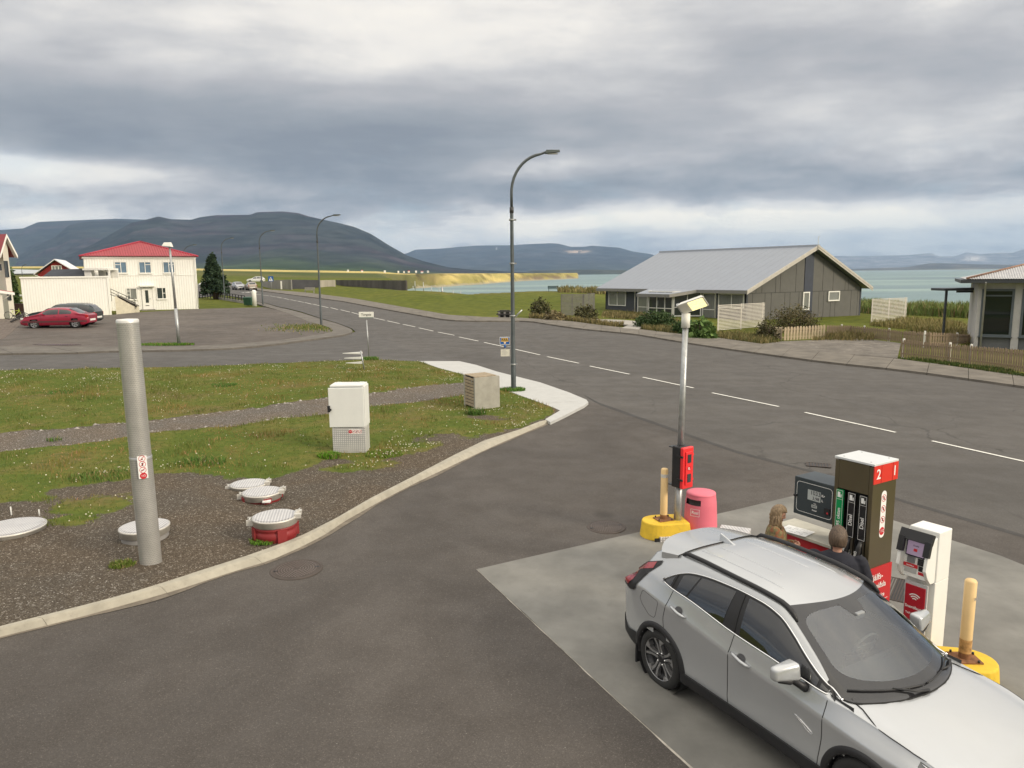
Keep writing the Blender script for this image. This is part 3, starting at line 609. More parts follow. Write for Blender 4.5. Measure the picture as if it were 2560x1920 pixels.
r_ = delaunay_2d_cdt(v2, [(i, (i+1) % nb) for i in range(nb)], [], 1, 1e-5)
vv = np.array([(p.x, p.y) for p in r_[0]]); ff = np.array([f for f in r_[2] if len(f) == 3])
zz = vz(vv[:, 0], vv[:, 1]); mk = gmask(vv[:, 0], vv[:, 1]); pm = inpoly(vv[:, 0], vv[:, 1], PATH).astype(float)
m = bpy.data.materials.new('verge'); m.use_nodes = True; t = NT(m.node_tree); b = t.n['Principled BSDF']
vcn = t.new('ShaderNodeVertexColor', layer_name='Mask').outputs[0]; sp = t.new('ShaderNodeSeparateColor'); t.l.new(vcn, sp.inputs[0])
co = t.new('ShaderNodeTexCoord').outputs['Object']
n1_ = t.noise(co, .55, 5, .6, .5); n2_ = t.noise(co, 5, 6, .65); n3_ = t.noise(co, 45, 3, .7)
gcol = t.ramp(n1_, [(.30, (.085, .122, .018)), (.45, (.108, .140, .022)), (.56, (.155, .150, .036)), (.66, (.17, .135, .052))])
gcol = t.mix(t.step(n2_, .42, .7, 0, .7), gcol, (.045, .085, .012)); gcol = t.mix(t.step(n3_, .45, .75, 0, .6), gcol, (.17, .19, .06))
vo = t.new('ShaderNodeTexVoronoi'); t.l.new(co, vo.inputs['Vector']); vo.inputs['Scale'].default_value = 55
vo2 = t.new('ShaderNodeTexVoronoi'); t.l.new(co, vo2.inputs['Vector']); vo2.inputs['Scale'].default_value = 24
sp2 = t.new('ShaderNodeSeparateColor'); t.l.new(vo.outputs['Color'], sp2.inputs[0]); sp3 = t.new('ShaderNodeSeparateColor'); t.l.new(vo2.outputs['Color'], sp3.inputs[0])
st_ = t.ramp(sp2.outputs[0], [(0, (.07, .058, .046)), (.55, (.115, .098, .078)), (.92, (.155, .135, .11)), (.965, (.30, .28, .25)), (1, (.40, .375, .34))])
st_ = t.mix(t.step(vo.outputs['Distance'], .5, .8, 0, .6), st_, (.05, .04, .032))
st_ = t.mix(t.step(sp3.outputs[0], .98, .985, 0, .45), st_, (.30, .28, .25))
st_ = t.mix(t.step(n1_, .35, .65, 0, .4), st_, t.mix(1., st_, (1.2, 1.02, .82), 'MULTIPLY'))
st_ = t.mix(sp.outputs[1], st_, t.mix(1., st_, (1.35, 1.4, 1.5), 'MULTIPLY'))
mfac = t.step(t.math('ADD', sp.outputs[0], t.math('MULTIPLY', t.math('SUBTRACT', t.noise(co, 3.2, 8, .75), .5), 1.3)), .42, .60)
c = t.mix(mfac, st_, gcol); t.l.new(c, b.inputs['Base Color']); b.inputs['Roughness'].default_value = .95; b.inputs['Specular IOR Level'].default_value = .15
bn = t.new('ShaderNodeBump'); bn.inputs['Strength'].default_value = .9; bn.inputs['Distance'].default_value = .02
t.l.new(t.math('MULTIPLY', vo.outputs['Distance'], -1.), bn.inputs['Height']); t.l.new(bn.outputs[0], b.inputs['Normal'])
rawmesh('verge', np.stack([vv[:, 0], vv[:, 1], zz], 1), ff, m, 'structure', smooth=True, cols={'Mask': np.stack([mk, pm, mk*0], 1)})
def blades(name, x, y, z, h, wd, colr, lean=.5, seg=1, label=None, cat='grass', parent=None):
    n = len(x); a = rng.uniform(0, 2*math.pi, n); la = rng.uniform(0, 2*math.pi, n); ln = rng.uniform(0, lean, n)*h
    dx, dy = np.cos(a)*wd/2, np.sin(a)*wd/2
    p0 = np.stack([x-dx, y-dy, z-.01], 1); p1 = np.stack([x+dx, y+dy, z-.01], 1); tx, ty = x+np.cos(la)*ln, y+np.sin(la)*ln
    mx, my, mz = x+np.cos(la)*ln*.3, y+np.sin(la)*ln*.3, z+h*.6
    p2 = np.stack([mx-dx*.7, my-dy*.7, mz], 1); p3 = np.stack([mx+dx*.7, my+dy*.7, mz], 1); p4 = np.stack([tx, ty, z+h], 1)
    v = np.stack([p0, p1, p3, p2, p4], 1).reshape(-1, 3); i = np.arange(n)[:, None]*5
    f = np.concatenate([i+[0, 1, 2], i+[0, 2, 3], i+[3, 2, 4]], 1).reshape(-1, 3)
    cc = np.repeat(colr, 5, 0) if colr.ndim == 2 else np.tile(colr, (n*5, 1))
    o = rawmesh(name, v, f, BLADE, 'stuff', parent, cols={'Col': cc})
    if label: tag(o, label, cat)
    return o
m = bpy.data.materials.new('blades'); m.use_nodes = True; t = NT(m.node_tree); b = t.n['Principled BSDF']
t.l.new(t.new('ShaderNodeVertexColor', layer_name='Col').outputs[0], b.inputs['Base Color']); b.inputs['Roughness'].default_value = .75; b.inputs['Specular IOR Level'].default_value = .2; BLADE = m
def gcolors(n, a=(.075, .118, .016), b=(.18, .18, .05), dry=.12):
    k = rng.random((n, 1)); c = np.array(a)*(1-k)+np.array(b)*k; d = rng.random(n) < dry; c[d] = np.array((.30, .24, .11))*(.7+.5*rng.random((d.sum(), 1))); return c
N = 170000; x = rng.uniform(-28, 3, N); y = rng.uniform(12, 40, N)
keep = inpoly(x, y, VP) & (rng.random(N) < np.clip(32./y, .3, 1.)) & (x/y > -.78); x, y = x[keep], y[keep]
mk = gmask(x, y); keep = (mk > .35) & (rng.random(len(x)) < mk); x, y = x[keep], y[keep]
pt = fbm(x*.55+3, y*.55, 4); hh = rng.uniform(.025, .07, len(x))*(.6+1.6*smooth(.5, .75, fbm(x*1.2, y*1.2, 3))); cc = gcolors(len(x), dry=.08)
yl = smooth(.48, .68, pt)[:, None]; cc = cc*(1-yl)+cc*np.array((1.7, 1.15, 1.5))*yl
blades('verge_grass', x, y, vz(x, y), hh, .016, cc, .8, label='short patchy green and yellowing grass of the verge beside the forecourt', cat='grass')
def blobs(name, x, y, z, r, colr, kind='stuff', flat=.6, parent=None, label=None, cat=None):
    base = np.array([(1, 0, 0), (0, 1, 0), (-1, 0, 0), (0, -1, 0), (0, 0, flat), (0, 0, -flat)], float)
    F0 = np.array([(0, 1, 4), (1, 2, 4), (2, 3, 4), (3, 0, 4), (1, 0, 5), (2, 1, 5), (3, 2, 5), (0, 3, 5)])
    n = len(x); a = rng.uniform(0, 6.28, n); ca, sa = np.cos(a), np.sin(a); rs = r[:, None]*rng.uniform(.7, 1.3, (n, 6))
    bx = base[None, :, 0]*ca[:, None]-base[None, :, 1]*sa[:, None]; by = base[None, :, 0]*sa[:, None]+base[None, :, 1]*ca[:, None]; bz = np.tile(base[None, :, 2], (n, 1))
    v = np.stack([x[:, None]+bx*rs, y[:, None]+by*rs, z[:, None]+bz*rs], -1).reshape(-1, 3); f = (np.arange(n)[:, None, None]*6+F0[None]).reshape(-1, 3)
    o = rawmesh(name, v, f, BLADE, kind, parent, cols={'Col': np.repeat(colr, 6, 0)})
    if label: tag(o, label, cat)
    return o
N = 42000; x = rng.uniform(-24, 3, N); y = rng.uniform(12, 38, N); keep = inpoly(x, y, VP); x, y = x[keep], y[keep]
cl = smooth(.50, .68, fbm(x*.42+31, y*.42+5, 4))*smooth(.4, .7, fbm(x*2, y*2, 3)); keep = (gmask(x, y) > .5) & (rng.random(len(x)) < cl*.8+.03); x, y = x[keep], y[keep]
blobs('clover', x, y, vz(x, y)+rng.uniform(.03, .07, len(x)), rng.uniform(.011, .021, len(x)), np.array((.70, .66, .52))*rng.uniform(.6, 1.05, (len(x), 1)), label='small white clover heads scattered over the verge grass', cat='flowers', flat=.9)
N = 60000; x = rng.uniform(-20, 3, N); y = rng.uniform(8.5, 32, N); keep = inpoly(x, y, VP); x, y = x[keep], y[keep]; keep = (gmask(x, y) < .5) & (rng.random(len(x)) < np.clip(14/y, 0, 1)); x, y = x[keep], y[keep]
k = rng.random((len(x), 1)); cc = np.where(k < .90, np.array((.115, .098, .078))*rng.uniform(.5, 1.6, (len(x), 1)), np.array((.50, .47, .42))*rng.uniform(.6, 1.1, (len(x), 1)))
blobs('gravel', x, y, vz(x, y), rng.uniform(.004, .014, len(x))*rng.uniform(.6, 1.2, len(x)), cc, label='loose dark gravel with pale pebbles behind the kerb', cat='gravel')
pl = [(p[0], p[1]) for p in PATH]; N = 9000; x = rng.uniform(-24, 1, N); y = rng.uniform(14, 30, N); keep = inpoly(x, y, PATH) & (pdist(x, y, PATH+[PATH[0]]) < .35*(.3+fbm(x, y, 3))); x, y = x[keep], y[keep]
blobs('path_stones', x, y, vz(x, y), rng.uniform(.02, .07, len(x)), np.array((.27, .25, .23))*rng.uniform(.6, 1.5, (len(x), 1)), label='rough grey stones edging the gravel track across the verge', cat='stones')
def tuft(px, py, r, h, n, c=(.05, .10, .018), dry=.15, dz=.1):
    p = G(px, py, dz); a = rng.uniform(0, 6.28, n); q = np.sqrt(rng.random(n))*r; x = p.x+np.cos(a)*q; y = p.y+np.sin(a)*q*.8
    return x, y, np.full(n, p.z-.01), rng.uniform(.5, 1, n)*h, gcolors(n, c, tuple(v*1.9 for v in c), dry)
T = [tuft(822, 1142, .28, .14, 900, (.07, .16, .01)), tuft(305, 1415, .2, .10, 500, (.08, .11, .02)), tuft(1188, 1036, .35, .25, 350), tuft(1282, 975, .5, .13, 900, (.05, .12, .015)), tuft(925, 899, .45, .2, 600, (.05, .12, .015)), tuft(660, 1352, .25, .07, 300, (.08, .16, .02)), tuft(500, 1158, .6, .17, 260, (.055, .11, .02)), tuft(255, 1190, .7, .12, 260, (.055, .10, .02)), tuft(960, 1135, .5, .08, 700, (.09, .14, .02)), tuft(135, 1100, .2, .12, 60), tuft(560, 965, .5, .15, 350, (.05, .11, .02)), tuft(150, 985, .6, .15, 400, (.05, .11, .02))]
cat_ = [np.concatenate([t_[i] for t_ in T]) for i in range(5)]
blades('grass_tufts', cat_[0], cat_[1], cat_[2], cat_[3], .022, cat_[4], .9, label='taller green tufts growing in the verge at the feet of the posts', cat='grass')
# common materials
WHITE = mat('white_paint', (.80, .79, .74), .55, var=.04)
CREAMW = mat('cream_wall', (.80, .79, .745), .8, var=.03, vs=1.2, dirt=.06, dcol=(.5, .46, .38))
REDROOF = mat('red_roof', (.33, .035, .045), .5, var=.12, vs=1.5)
GLASSD = mat('window_glass', (.035, .045, .05), .04, var=0, spec=.9)
GLASSB = mat('blue_glass', (.10, .17, .24), .05, var=.3, vs=1.2, spec=.9)
CURT = mat('curtain_glass', (.20, .21, .20), .08, var=.35, vs=6, spec=.8, stretch=(9, 9, .2))
BLACK = mat('black_plastic', (.016, .016, .018), .5, var=.1)
DKGREY = mat('dark_grey_metal', (.05, .055, .062), .5, var=.1)
GALV = mat('galvanised_steel', (.42, .43, .43), .42, .7, var=.14, vs=14)
ALU = mat('aluminium', (.62, .62, .62), .35, .75, var=.1, vs=8)
POLE = mat('lamp_pole', (.10, .115, .12), .45, .4, var=.2, vs=3)
RED = mat('red_paint', (.52, .022, .026), .4, var=.06)
def wall_frame(p0, p1, z0):
    """matrix with x along p0->p1, y outwards to the right of it, z up, origin at p0 (z0)"""
    d = Vector((p1[0]-p0[0], p1[1]-p0[1], 0)).normalized(); n_ = Vector((d.y, -d.x, 0))
    return Matrix(((d.x, -n_.x, 0, p0[0]), (d.y, -n_.y, 0, p0[1]), (0, 0, 1, z0), (0, 0, 0, 1)))
def window(parent, M, x0, x1, z0, z1, fr, gl, mull=(), trans=(), t=.07, d=.09, sill=True, name='window'):
    """window on wall frame M; frame proud of the wall, panes as children"""
    mb = MB(); w_, h_ = x1-x0, z1-z0; c_ = (x0+x1)/2
    for c, s_ in (((c_, -d/2, z0+t/2), (w_, d, t)), ((c_, -d/2, z1-t/2), (w_, d, t)), ((x0+t/2, -d/2, (z0+z1)/2), (t, d, h_-2*t)), ((x1-t/2, -d/2, (z0+z1)/2), (t, d, h_-2*t))): mb.box(c, s_, M=M)
    xs_ = sorted([x0+t/2]+[x0+w_*q for q in mull]+[x1-t/2])
    for q in mull: mb.box((x0+w_*q, -d/2+.005, (z0+z1)/2), (t*.8, d*.8, h_-2*t), M=M)
    for q, a, b_ in trans: mb.box(((x0+w_*a+x0+w_*b_)/2, -d/2+.008, z0+h_*q), (w_*(b_-a)-t, d*.7, t*.7), M=M)
    o = mb.build(name, fr, parent, world=True)
    for a, b_ in zip(xs_[:-1], xs_[1:]):
        MB().box(((a+b_)/2, -.02, (z0+z1)/2), (b_-a-.01, .02, h_-t), M=M).build('pane', gl, o, world=True)
    if sill: MB().box((c_, -d/2-.03, z0-.025), (w_+.10, d+.06, .05), M=M).build('sill', fr, o, world=True)
    return o
def ribbed(parent, M, x0, x1, z0, z1, pitch, mat_, depth=.03, holes=(), name='wall', zf=None):
    """trapezoidal profiled sheet wall, cut round the openings"""
    mb = MB(); n = int((x1-x0)/pitch)
    def strip(a, b_, za, zb_, y):
        if zb_-za > .02: mb.add([(a, y, za), (b_, y, za), (b_, y, zb_), (a, y, zb_)], [(0, 1, 2, 3)], M=M)
    for i in range(n):
        a = x0+(x1-x0)*i/n; q = (x1-x0)/n; xs_ = [a, a+q*.42, a+q*.5, a+q*.92, a+q]; ys_ = [-depth, -depth, 0, 0, -depth]
        for k in range(4):
            segs = [(z0, z1 if zf is None else zf(a))]
            for hx0, hx1, hz0, hz1 in holes:
                if xs_[k] >= hx0-.001 and xs_[k+1] <= hx1+.05:
                    ns = []
                    for s0, s1 in segs:
                        if hz0 > s0: ns.append((s0, min(s1, hz0)))
                        if hz1 < s1: ns.append((max(s0, hz1), s1))
                    segs = ns
            for s0, s1 in segs:
                if s1-s0 > .01: mb.add([(xs_[k], ys_[k], s0), (xs_[k+1], ys_[k+1], s0), (xs_[k+1], ys_[k+1], s1), (xs_[k], ys_[k], s1)], [(0, 1, 2, 3)], M=M)
    return mb.build(name, mat_, parent, world=True)
# white two-storey house with hipped red roof
B = G(495, 770.5); yF = B.y
uL = ray(208, 641); uL = uL[0]/uL[1]; D1 = B.y/1.07; A = Vector((uL*D1, D1, 0)); gzh = B.z; WL = math.hypot(B.x-A.x, B.y-A.y)
wh = thing('white_house', 'white corrugated two storey house with a hipped red metal roof, beside the gravel lot', 'house', (A.x, A.y, gzh))
M0 = wall_frame(A, B, gzh)
hE = (on_plane(M0, 486, 642).z+on_plane(M0, 210, 641).z)/2
lx = lambda px, py: on_plane(M0, px, py).x
lz = lambda px, py: on_plane(M0, px, py).z
wins = [(285, 316, 654, 683.5), (345.5, 377, 654, 683.5), (406, 435.5, 654, 683)]
low = [(315, 341.5, 720, 750), (390, 414.5, 718.5, 748)]
holes = []
WN = []
for a, b_, c_, d_ in wins+low:
    x0, x1, z1, z0 = lx(a, c_), lx(b_, c_), lz(a, c_), lz(a, d_); WN.append((x0, x1, z0, z1)); holes.append((x0-.05, x1+.05, z0-.05, z1+.05))
dr = (lx(355.5, 745), lx(378.5, 745), 0.06, lz(360, 719)); holes.append((dr[0]-.1, dr[1]+.1, -.3, dr[3]+.08))
MB().box((WL/2, .12, hE/2-.3), (WL, .2, hE+.6), M=M0).build('wall_core', CREAMW, wh, world=True)
D_ = 12.0
MB().box((WL-.1, D_/2+.05, hE/2-.3), (.2, D_-.1, hE+.6), M=M0).box((.1, D_/2+.05, hE/2-.3), (.2, D_-.1, hE+.6), M=M0).box((WL/2, D_, hE/2-.3), (WL-.4, .2, hE+.6), M=M0).build('wall', CREAMW, wh, world=True)
ribbed(wh, M0, 0, WL, -.3, hE, .235, CREAMW, .022, holes)
mb = MB(); mb.box((WL/2, -.08, hE-.09), (WL+.3, .16, .2), M=M0); mb.box((WL+.06, D_/2, hE-.09), (.14, D_+.2, .2), M=M0); mb.build('fascia', WHITE, wh, world=True)
MB().box((WL/2, -.045, lz(347, 688.5)), (WL, .03, .05), M=M0).build('seam_flashing', CREAMW, wh, world=True)
MB().box((WL-.02, -.05, hE/2-.15), (.14, .10, hE+.2), M=M0).build('corner_trim', WHITE, wh, world=True)
MB().tube([M0 @ Vector((WL+.05, -.12, hE-.1)), M0 @ Vector((WL+.05, -.12, .1))], .05).build('drainpipe', WHITE, wh, world=True)
rx0, rx1, ryA, ryB, rz = -.35, WL+.35, -.35, D_+.35, hE+.02
ap = on_plane(M0, 350, 605, WL*.42); apx, apz = ap.x, ap.z
mb = MB(); A1 = (apx, WL*.42, apz); A2 = (apx, D_+.35, apz)
nrib = 46
def roofface(mb, e0, e1, t0, t1, n, dep=.05):
    e0, e1, t0, t1 = map(Vector, (e0, e1, t0, t1)); nn = (e1-e0).cross(t0-e0);
    if nn.length < 1e-6: nn = (e1-e0).cross(t1-e0)
    nn.normalize(); vs = []; fs = []
    for i in range(n+1):
        for k, (fr, off) in enumerate(((0, 0), (.45, 0), (.5, dep), (.95, dep))):
            q = min(1, (i+fr)/n); vs.append(e0.lerp(e1, q)+nn*off); vs.append(t0.lerp(t1, q)+nn*off)
            if i == n: break
    m_ = len(vs)//2
    fs = [(2*i, 2*i+2, 2*i+3, 2*i+1) for i in range(m_-1)]
    mb.add(vs, fs, M=M0)
e0, e1, apv = Vector((rx0, ryA, rz)), Vector((rx1, ryA, rz)), Vector(A1)
nn = (e1-e0).cross(apv-e0).normalized(); vs = []
for i in range(nrib+1):
    for fr, off in ((0, 0), (.45, 0), (.5, .05), (.95, .05)):
        q = min(1., (i+fr)/nrib); p = e0.lerp(e1, q); ta = (apx-rx0)/(rx1-rx0)
        tt = q/ta if q < ta else (1-q)/(1-ta); top = p+(Vector((apx, WL*.42, apz))-Vector((apx, ryA, rz)))*tt
        vs += [p+nn*off, top+nn*off]
        if i == nrib: break
m_ = len(vs)//2; mb.add(vs, [(2*i, 2*i+2, 2*i+3, 2*i+1) for i in range(m_-1)], M=M0)
mb.add([(rx1, ryA, rz), (rx1, ryB, rz), A2, A1], [(0, 1, 2, 3)], M=M0); mb.add([(rx0, ryB, rz), (rx0, ryA, rz), A1, A2], [(0, 1, 2, 3)], M=M0); mb.add([(rx1, ryB, rz), (rx0, ryB, rz), A2], [(0, 1, 2)], M=M0)
mb.add([(rx0, ryA, rz-.03), (rx1, ryA, rz-.03), (rx1, ryB, rz-.03), (rx0, ryB, rz-.03)], [(3, 2, 1, 0)], M=M0)
ro = mb.build('roof', REDROOF, wh, world=True)
HIP = mat('hip_cap', (.40, .03, .06), .5, var=.05)
MB().tube([M0 @ Vector((rx0, ryA, rz+.03)), M0 @ Vector((apx, WL*.42, apz+.05))], .09, 6).tube([M0 @ Vector((rx1, ryA, rz+.03)), M0 @ Vector((apx, WL*.42, apz+.05))], .09, 6).tube([M0 @ Vector((apx, WL*.42, apz+.05)), M0 @ Vector((apx, D_, apz+.05))], .09, 6).build('hip_cap', HIP, ro, world=True)
for i, (x0, x1, z0, z1) in enumerate(WN):
    if i < 3: window(wh, M0, x0, x1, z0, z1, WHITE, GLASSB, (.5,) if i else (.5,), ((.74, 0, .5),) if i == 0 else ((.74, .5, 1),))
    elif i == 3: window(wh, M0, x0, x1, z0, z1, WHITE, CURT, (.36,), ((.42, 0, .36), (.74, 0, .36)))
    else: window(wh, M0, x0, x1, z0, z1, WHITE, GLASSD, (.62,), ((.5, .62, 1),))
dm = (dr[0]+dr[1])/2; dw = dr[1]-dr[0]
do = MB().box((dm, -.05, dr[3]/2+.03), (dw, .07, dr[3]-.06), M=M0).build('door', WHITE, wh, world=True)
MB().box((dm+.02, -.095, dr[3]*.60), (dw*.34, .02, dr[3]*.56), M=M0).build('pane', GLASSD, do, world=True)
MB().box((dm, -.095, dr[3]*.19), (.34, .02, .07), M=M0).build('letter_slot', BLACK, do, world=True); MB().box((dr[1]-.14, -.11, dr[3]*.5), (.05, .05, .14), M=M0).build('handle', GALV, do, world=True)
MB().box((dm+.12, -.30, dr[3]+.16), (dw*1.65, .55, .12), M=M0).build('door_canopy', WHITE, wh, world=True)
MB().box((dm+.1, -.25, dr[3]+.05), (.22, .2, .1), M=M0).build('porch_lamp', mat('lamp_white', (.9, .9, .85), .3, var=0), wh, world=True)
MB().box((dm, -.55, -.08), (dw*1.5, 1.0, .28), M=M0).build('doorstep', mat('step_stone', (.2, .19, .17), .9), wh, world=True)
An0, An1 = G(61.5, 792.4), G(277.6, 786.2)
ax = thing('white_annex', 'long windowless white corrugated annex wall in front of the white house, cars parked before it', 'building', An0)
MA = wall_frame(An0, An1, An0.z); LA = (An1-An0).length
zt = PY(49.7, 694.7, An0.y).z-An0.z; zt2 = PY(272, 693.5, An1.y).z-An0.z; hA = (zt+zt2)/2
ribbed(ax, MA, 0, LA, -.3, hA, .20, CREAMW, .016)
mb = MB(); mb.box((LA/2, .1, hA/2-.15), (LA, .14, hA+.28), M=MA); mb.box((.1, 3.4, hA/2-.15), (.2, 6.4, hA+.28), M=MA); mb.box((LA-.1, 3.9, hA/2-.15), (.2, 7.4, hA+.28), M=MA); mb.build('wall', CREAMW, ax, world=True)
MB().box((LA/2, .0, hA+.04), (LA+.16, .22, .14), M=MA).build('parapet_cap', WHITE, ax, world=True)
MB().box((LA/2, 3.8, hA-.12), (LA-.3, 7.2, .08), M=MA).build('roof', mat('dark_felt', (.06, .062, .07), .9), ax, world=True)
MB().box((LA-.02, -.03, hA/2-.1), (.16, .09, hA+.1), M=MA).build('corner_trim', WHITE, ax, world=True)
yP = An1.y+3.4; pw = [PY(a, b_, yP) for a, b_ in ((210, 672), (271, 671), (210, 693), (271, 693), (226, 676), (268, 676))]
po = thing('rooftop_porch', 'small white covered porch with a door on top of the white annex', 'porch', (pw[0].x, yP, An0.z+hA-.1))
zb = An0.z+hA-.08
mb = MB(); mb.box(((pw[0].x+pw[1].x)/2, yP+.75, pw[0].z-.06), (pw[1].x-pw[0].x+.1, 1.9, .18)); mb.build('canopy', WHITE, po, world=True)
mb = MB(); mb.box(((pw[0].x+pw[4].x)/2, yP+.1, (zb+pw[0].z-.15)/2), (pw[4].x-pw[0].x, .2, pw[0].z-.15-zb)); mb.box((pw[5].x+.1, yP+.1, (zb+pw[0].z-.15)/2), (.14, .2, pw[0].z-.15-zb)); mb.box(((pw[4].x+pw[5].x)/2+.1, yP+1.5, (zb+pw[0].z-.15)/2), (pw[5].x-pw[4].x+.3, .12, pw[0].z-.15-zb)); mb.box((pw[0].x+.06, yP+.9, (zb+pw[0].z-.15)/2), (.12, 1.3, pw[0].z-.15-zb)); mb.build('wall', CREAMW, po, world=True)
od = MB().box(((pw[4].x+pw[5].x)/2+.1, yP+1.42, zb+.55), (.95, .05, 1.05)).build('door', WHITE, po, world=True)
MB().box(((pw[4].x+pw[5].x)/2+.15, yP+1.38, zb+.42), (.4, .03, .3)).build('pane', GLASSD, od, world=True)
MB().box(((pw[4].x+pw[5].x)/2-.1, yP+.9, pw[0].z-.2), (.3, .25, .12)).build('porch_lamp', MT['lamp_white'], po, world=True)
s0 = PY(275, 741, An1.y+.9); s1 = PY(337, 779, An1.y+2.2)
st = thing('outside_stair', 'cream concrete outside stair with a black handrail descending from the annex roof', 'stair', (s1.x, s1.y, gz(s1.x, s1.y)))
g1 = gz(s1.x, s1.y)-.2
pa, pb = Vector((An1.x+.02, An1.y+.9, 0)), Vector((s1.x, s1.y, 0)); zt0 = PY(278, 741, pa.y).z; zt1 = PY(337, 767, pb.y).z
bk_ = Vector((-.15, 1.2, 0))
MB().hexa([(pa.x, pa.y, g1), (pb.x, pb.y, g1), (pb.x+bk_.x, pb.y+bk_.y, g1), (pa.x+bk_.x, pa.y+bk_.y, g1)], [(pa.x, pa.y, zt0), (pb.x, pb.y, zt1), (pb.x+bk_.x, pb.y+bk_.y, zt1), (pa.x+bk_.x, pa.y+bk_.y, zt0)]).build('stair_wall', mat('stair_cream', (.62, .57, .45), .9, var=.1, dirt=.2), st, world=True)
for i in range(11):
    q = (i+.5)/11; c = pa.lerp(pb, q)+bk_*.5; MB().box((c.x, c.y, zt0+(zt1-zt0)*q+.04), (.24, 1.0, .12), rz=math.atan2(pb.y-pa.y, pb.x-pa.x)).build('step', MT['step_stone'], st, world=True)
BLK = mat('black_rail', (.02, .02, .022), .5, var=0)
for dz_ in (0, .35, .62):
    a = PY(275.5, 722+dz_*22, pa.y); b_ = PY(339, 750.5+dz_*19, pb.y)
    MB().tube([a, b_], .028, 6).build('rail', BLK, st, world=True)
for q in (.02, .30, .62, .96):
    a = PY(275.5, 722, pa.y).lerp(PY(339, 750.5, pb.y), q); MB().tube([a, a-Vector((0, 0, 1.15 if q < .9 else .9))], .022, 6).build('rail_post', BLK, st, world=True)
yD = An1.y+11
e0, e1 = PY(92, 694, yD), PY(214, 692, yD); r0, r1 = PY(130, 673.5, yD+4), PY(214, 671, yD+4)
dh = thing('dark_roof_house', 'low house with a dark grey felt roof showing over the top of the white annex', 'house', (e0.x, yD, gz(e0.x, yD)))
gd = gz(e0.x, yD)-.3; ex = e1.x+5
MB().add([(e0.x, yD, e0.z-.3), (ex, yD, e0.z-.3), (ex, yD+4, r1.z), (r0.x, yD+4, r0.z), (e0.x, yD+8, e0.z-.3), (ex, yD+8, e0.z-.3)], [(0, 1, 2, 3), (5, 4, 3, 2), (4, 0, 3), (1, 5, 2)]).build('roof', mat('charcoal_roof', (.035, .04, .052), .8, var=.3, vs=1.5), dh, world=True)
MB().box(((e0.x+ex)/2, yD+4, (gd+e0.z-.32)/2), (ex-e0.x-.6, 7.4, e0.z-.32-gd)).build('wall', CREAMW, dh, world=True)
yR = yD+20
L0, AP, R0 = PY(90, 686, yR), PY(140, 647.5, yR), PY(187, 674.5, yR)
rh = thing('red_house', 'dark red timber gable house with a white metal roof behind the annex', 'house', (AP.x, yR, gz(AP.x, yR)))
gr = gz(AP.x, yR)-.4; dpt = Vector((-4.2, 9, 0))
Lw, Rw = Vector((L0.x+.3, yR, L0.z+.1)), Vector((R0.x-.2, yR, L0.z+.1+(R0.z-L0.z)*0))
zl = L0.z
Rx = AP.x+(AP.x-L0.x)
wl = [(L0.x+.25, gr), (Rx-.25, gr), (Rx-.25, zl), (AP.x, AP.z-.2), (L0.x+.25, zl)]
n = 5; mb = MB(); mb.add([(a, yR, z) for a, z in wl]+[(a+dpt.x, yR+dpt.y, z) for a, z in wl], [(0, 1, 2, 3, 4), (9, 8, 7, 6, 5)]+[(i, i+5, (i+1) % 5+5, (i+1) % 5) for i in range(5)]); mb.build('wall', mat('red_timber', (.24, .022, .020), .8, var=.15, vs=8), rh, world=True)
WR = mat('white_roof', (.74, .75, .77), .45, var=.05)
def slab(mb, a, b_, c_, d_, t, mi=0): mb.hexa([Vector(q) for q in (a, b_, c_, d_)], [Vector(q)+Vector((0, 0, t)) for q in (a, b_, c_, d_)], mi)
mb = MB(); o_ = Vector((0, -.35, 0))
slab(mb, Vector((L0.x-.1, yR, L0.z-.05))+o_, Vector((AP.x, yR, AP.z-.12))+o_, Vector((AP.x, yR, AP.z-.12))+dpt, Vector((L0.x-.1, yR, L0.z-.05))+dpt, .14)
mb.build('roof', WR, rh, world=True)
mb = MB(); slab(mb, Vector((AP.x, yR, AP.z-.12))+o_, Vector((Rx+.1, yR, L0.z-.05))+o_, Vector((Rx+.1, yR, L0.z-.05))+dpt, Vector((AP.x, yR, AP.z-.12))+dpt, .14); mb.build('roof', WR, rh, world=True)
w0, w1 = PY(129, 664, yR), PY(155.5, 675.5, yR)
window(rh, wall_frame((w0.x, yR), (w1.x, yR), 0), 0, w1.x-w0.x, w1.z, w0.z, WHITE, CURT, (.33, .67), t=.09)
MB().tube([(L0.x+.05, yR-.3, L0.z-.05), (L0.x+.05, yR-.3, L0.z-.12), (L0.x+.6, yR-.08, L0.z-.35), (L0.x+.6, yR-.08, gr+.6)], .05, 6).build('drainpipe', WHITE, rh, world=True)
cb = G(38.5, 793.5); yC = cb.y
ch = thing('cream_house', 'cream rendered house with a steep red roof at the left edge of the lot', 'house', (cb.x, yC, cb.z))
dC = Vector((.5, .866, 0)); LC = 8.0
MC = wall_frame(cb-dC*LC, cb, cb.z)
ev = on_plane(MC, 43.5, 640, -.5); rg = on_plane(MC, 16, 587, -.5); gx_, gz_ = rg.x, rg.z; i2 = ev; sl = (gz_-i2.z)/(i2.x-gx_)
wt = gz_-(LC-gx_)*sl-.15; lxw = gx_-(LC-gx_)
poly = [(lxw, -.4), (LC, -.4), (LC, wt), (gx_, gz_-.2), (lxw, wt)]
REND = mat('cream_render', (.66, .63, .55), .9, var=.08, vs=1., dirt=.15, dcol=(.45, .43, .40))
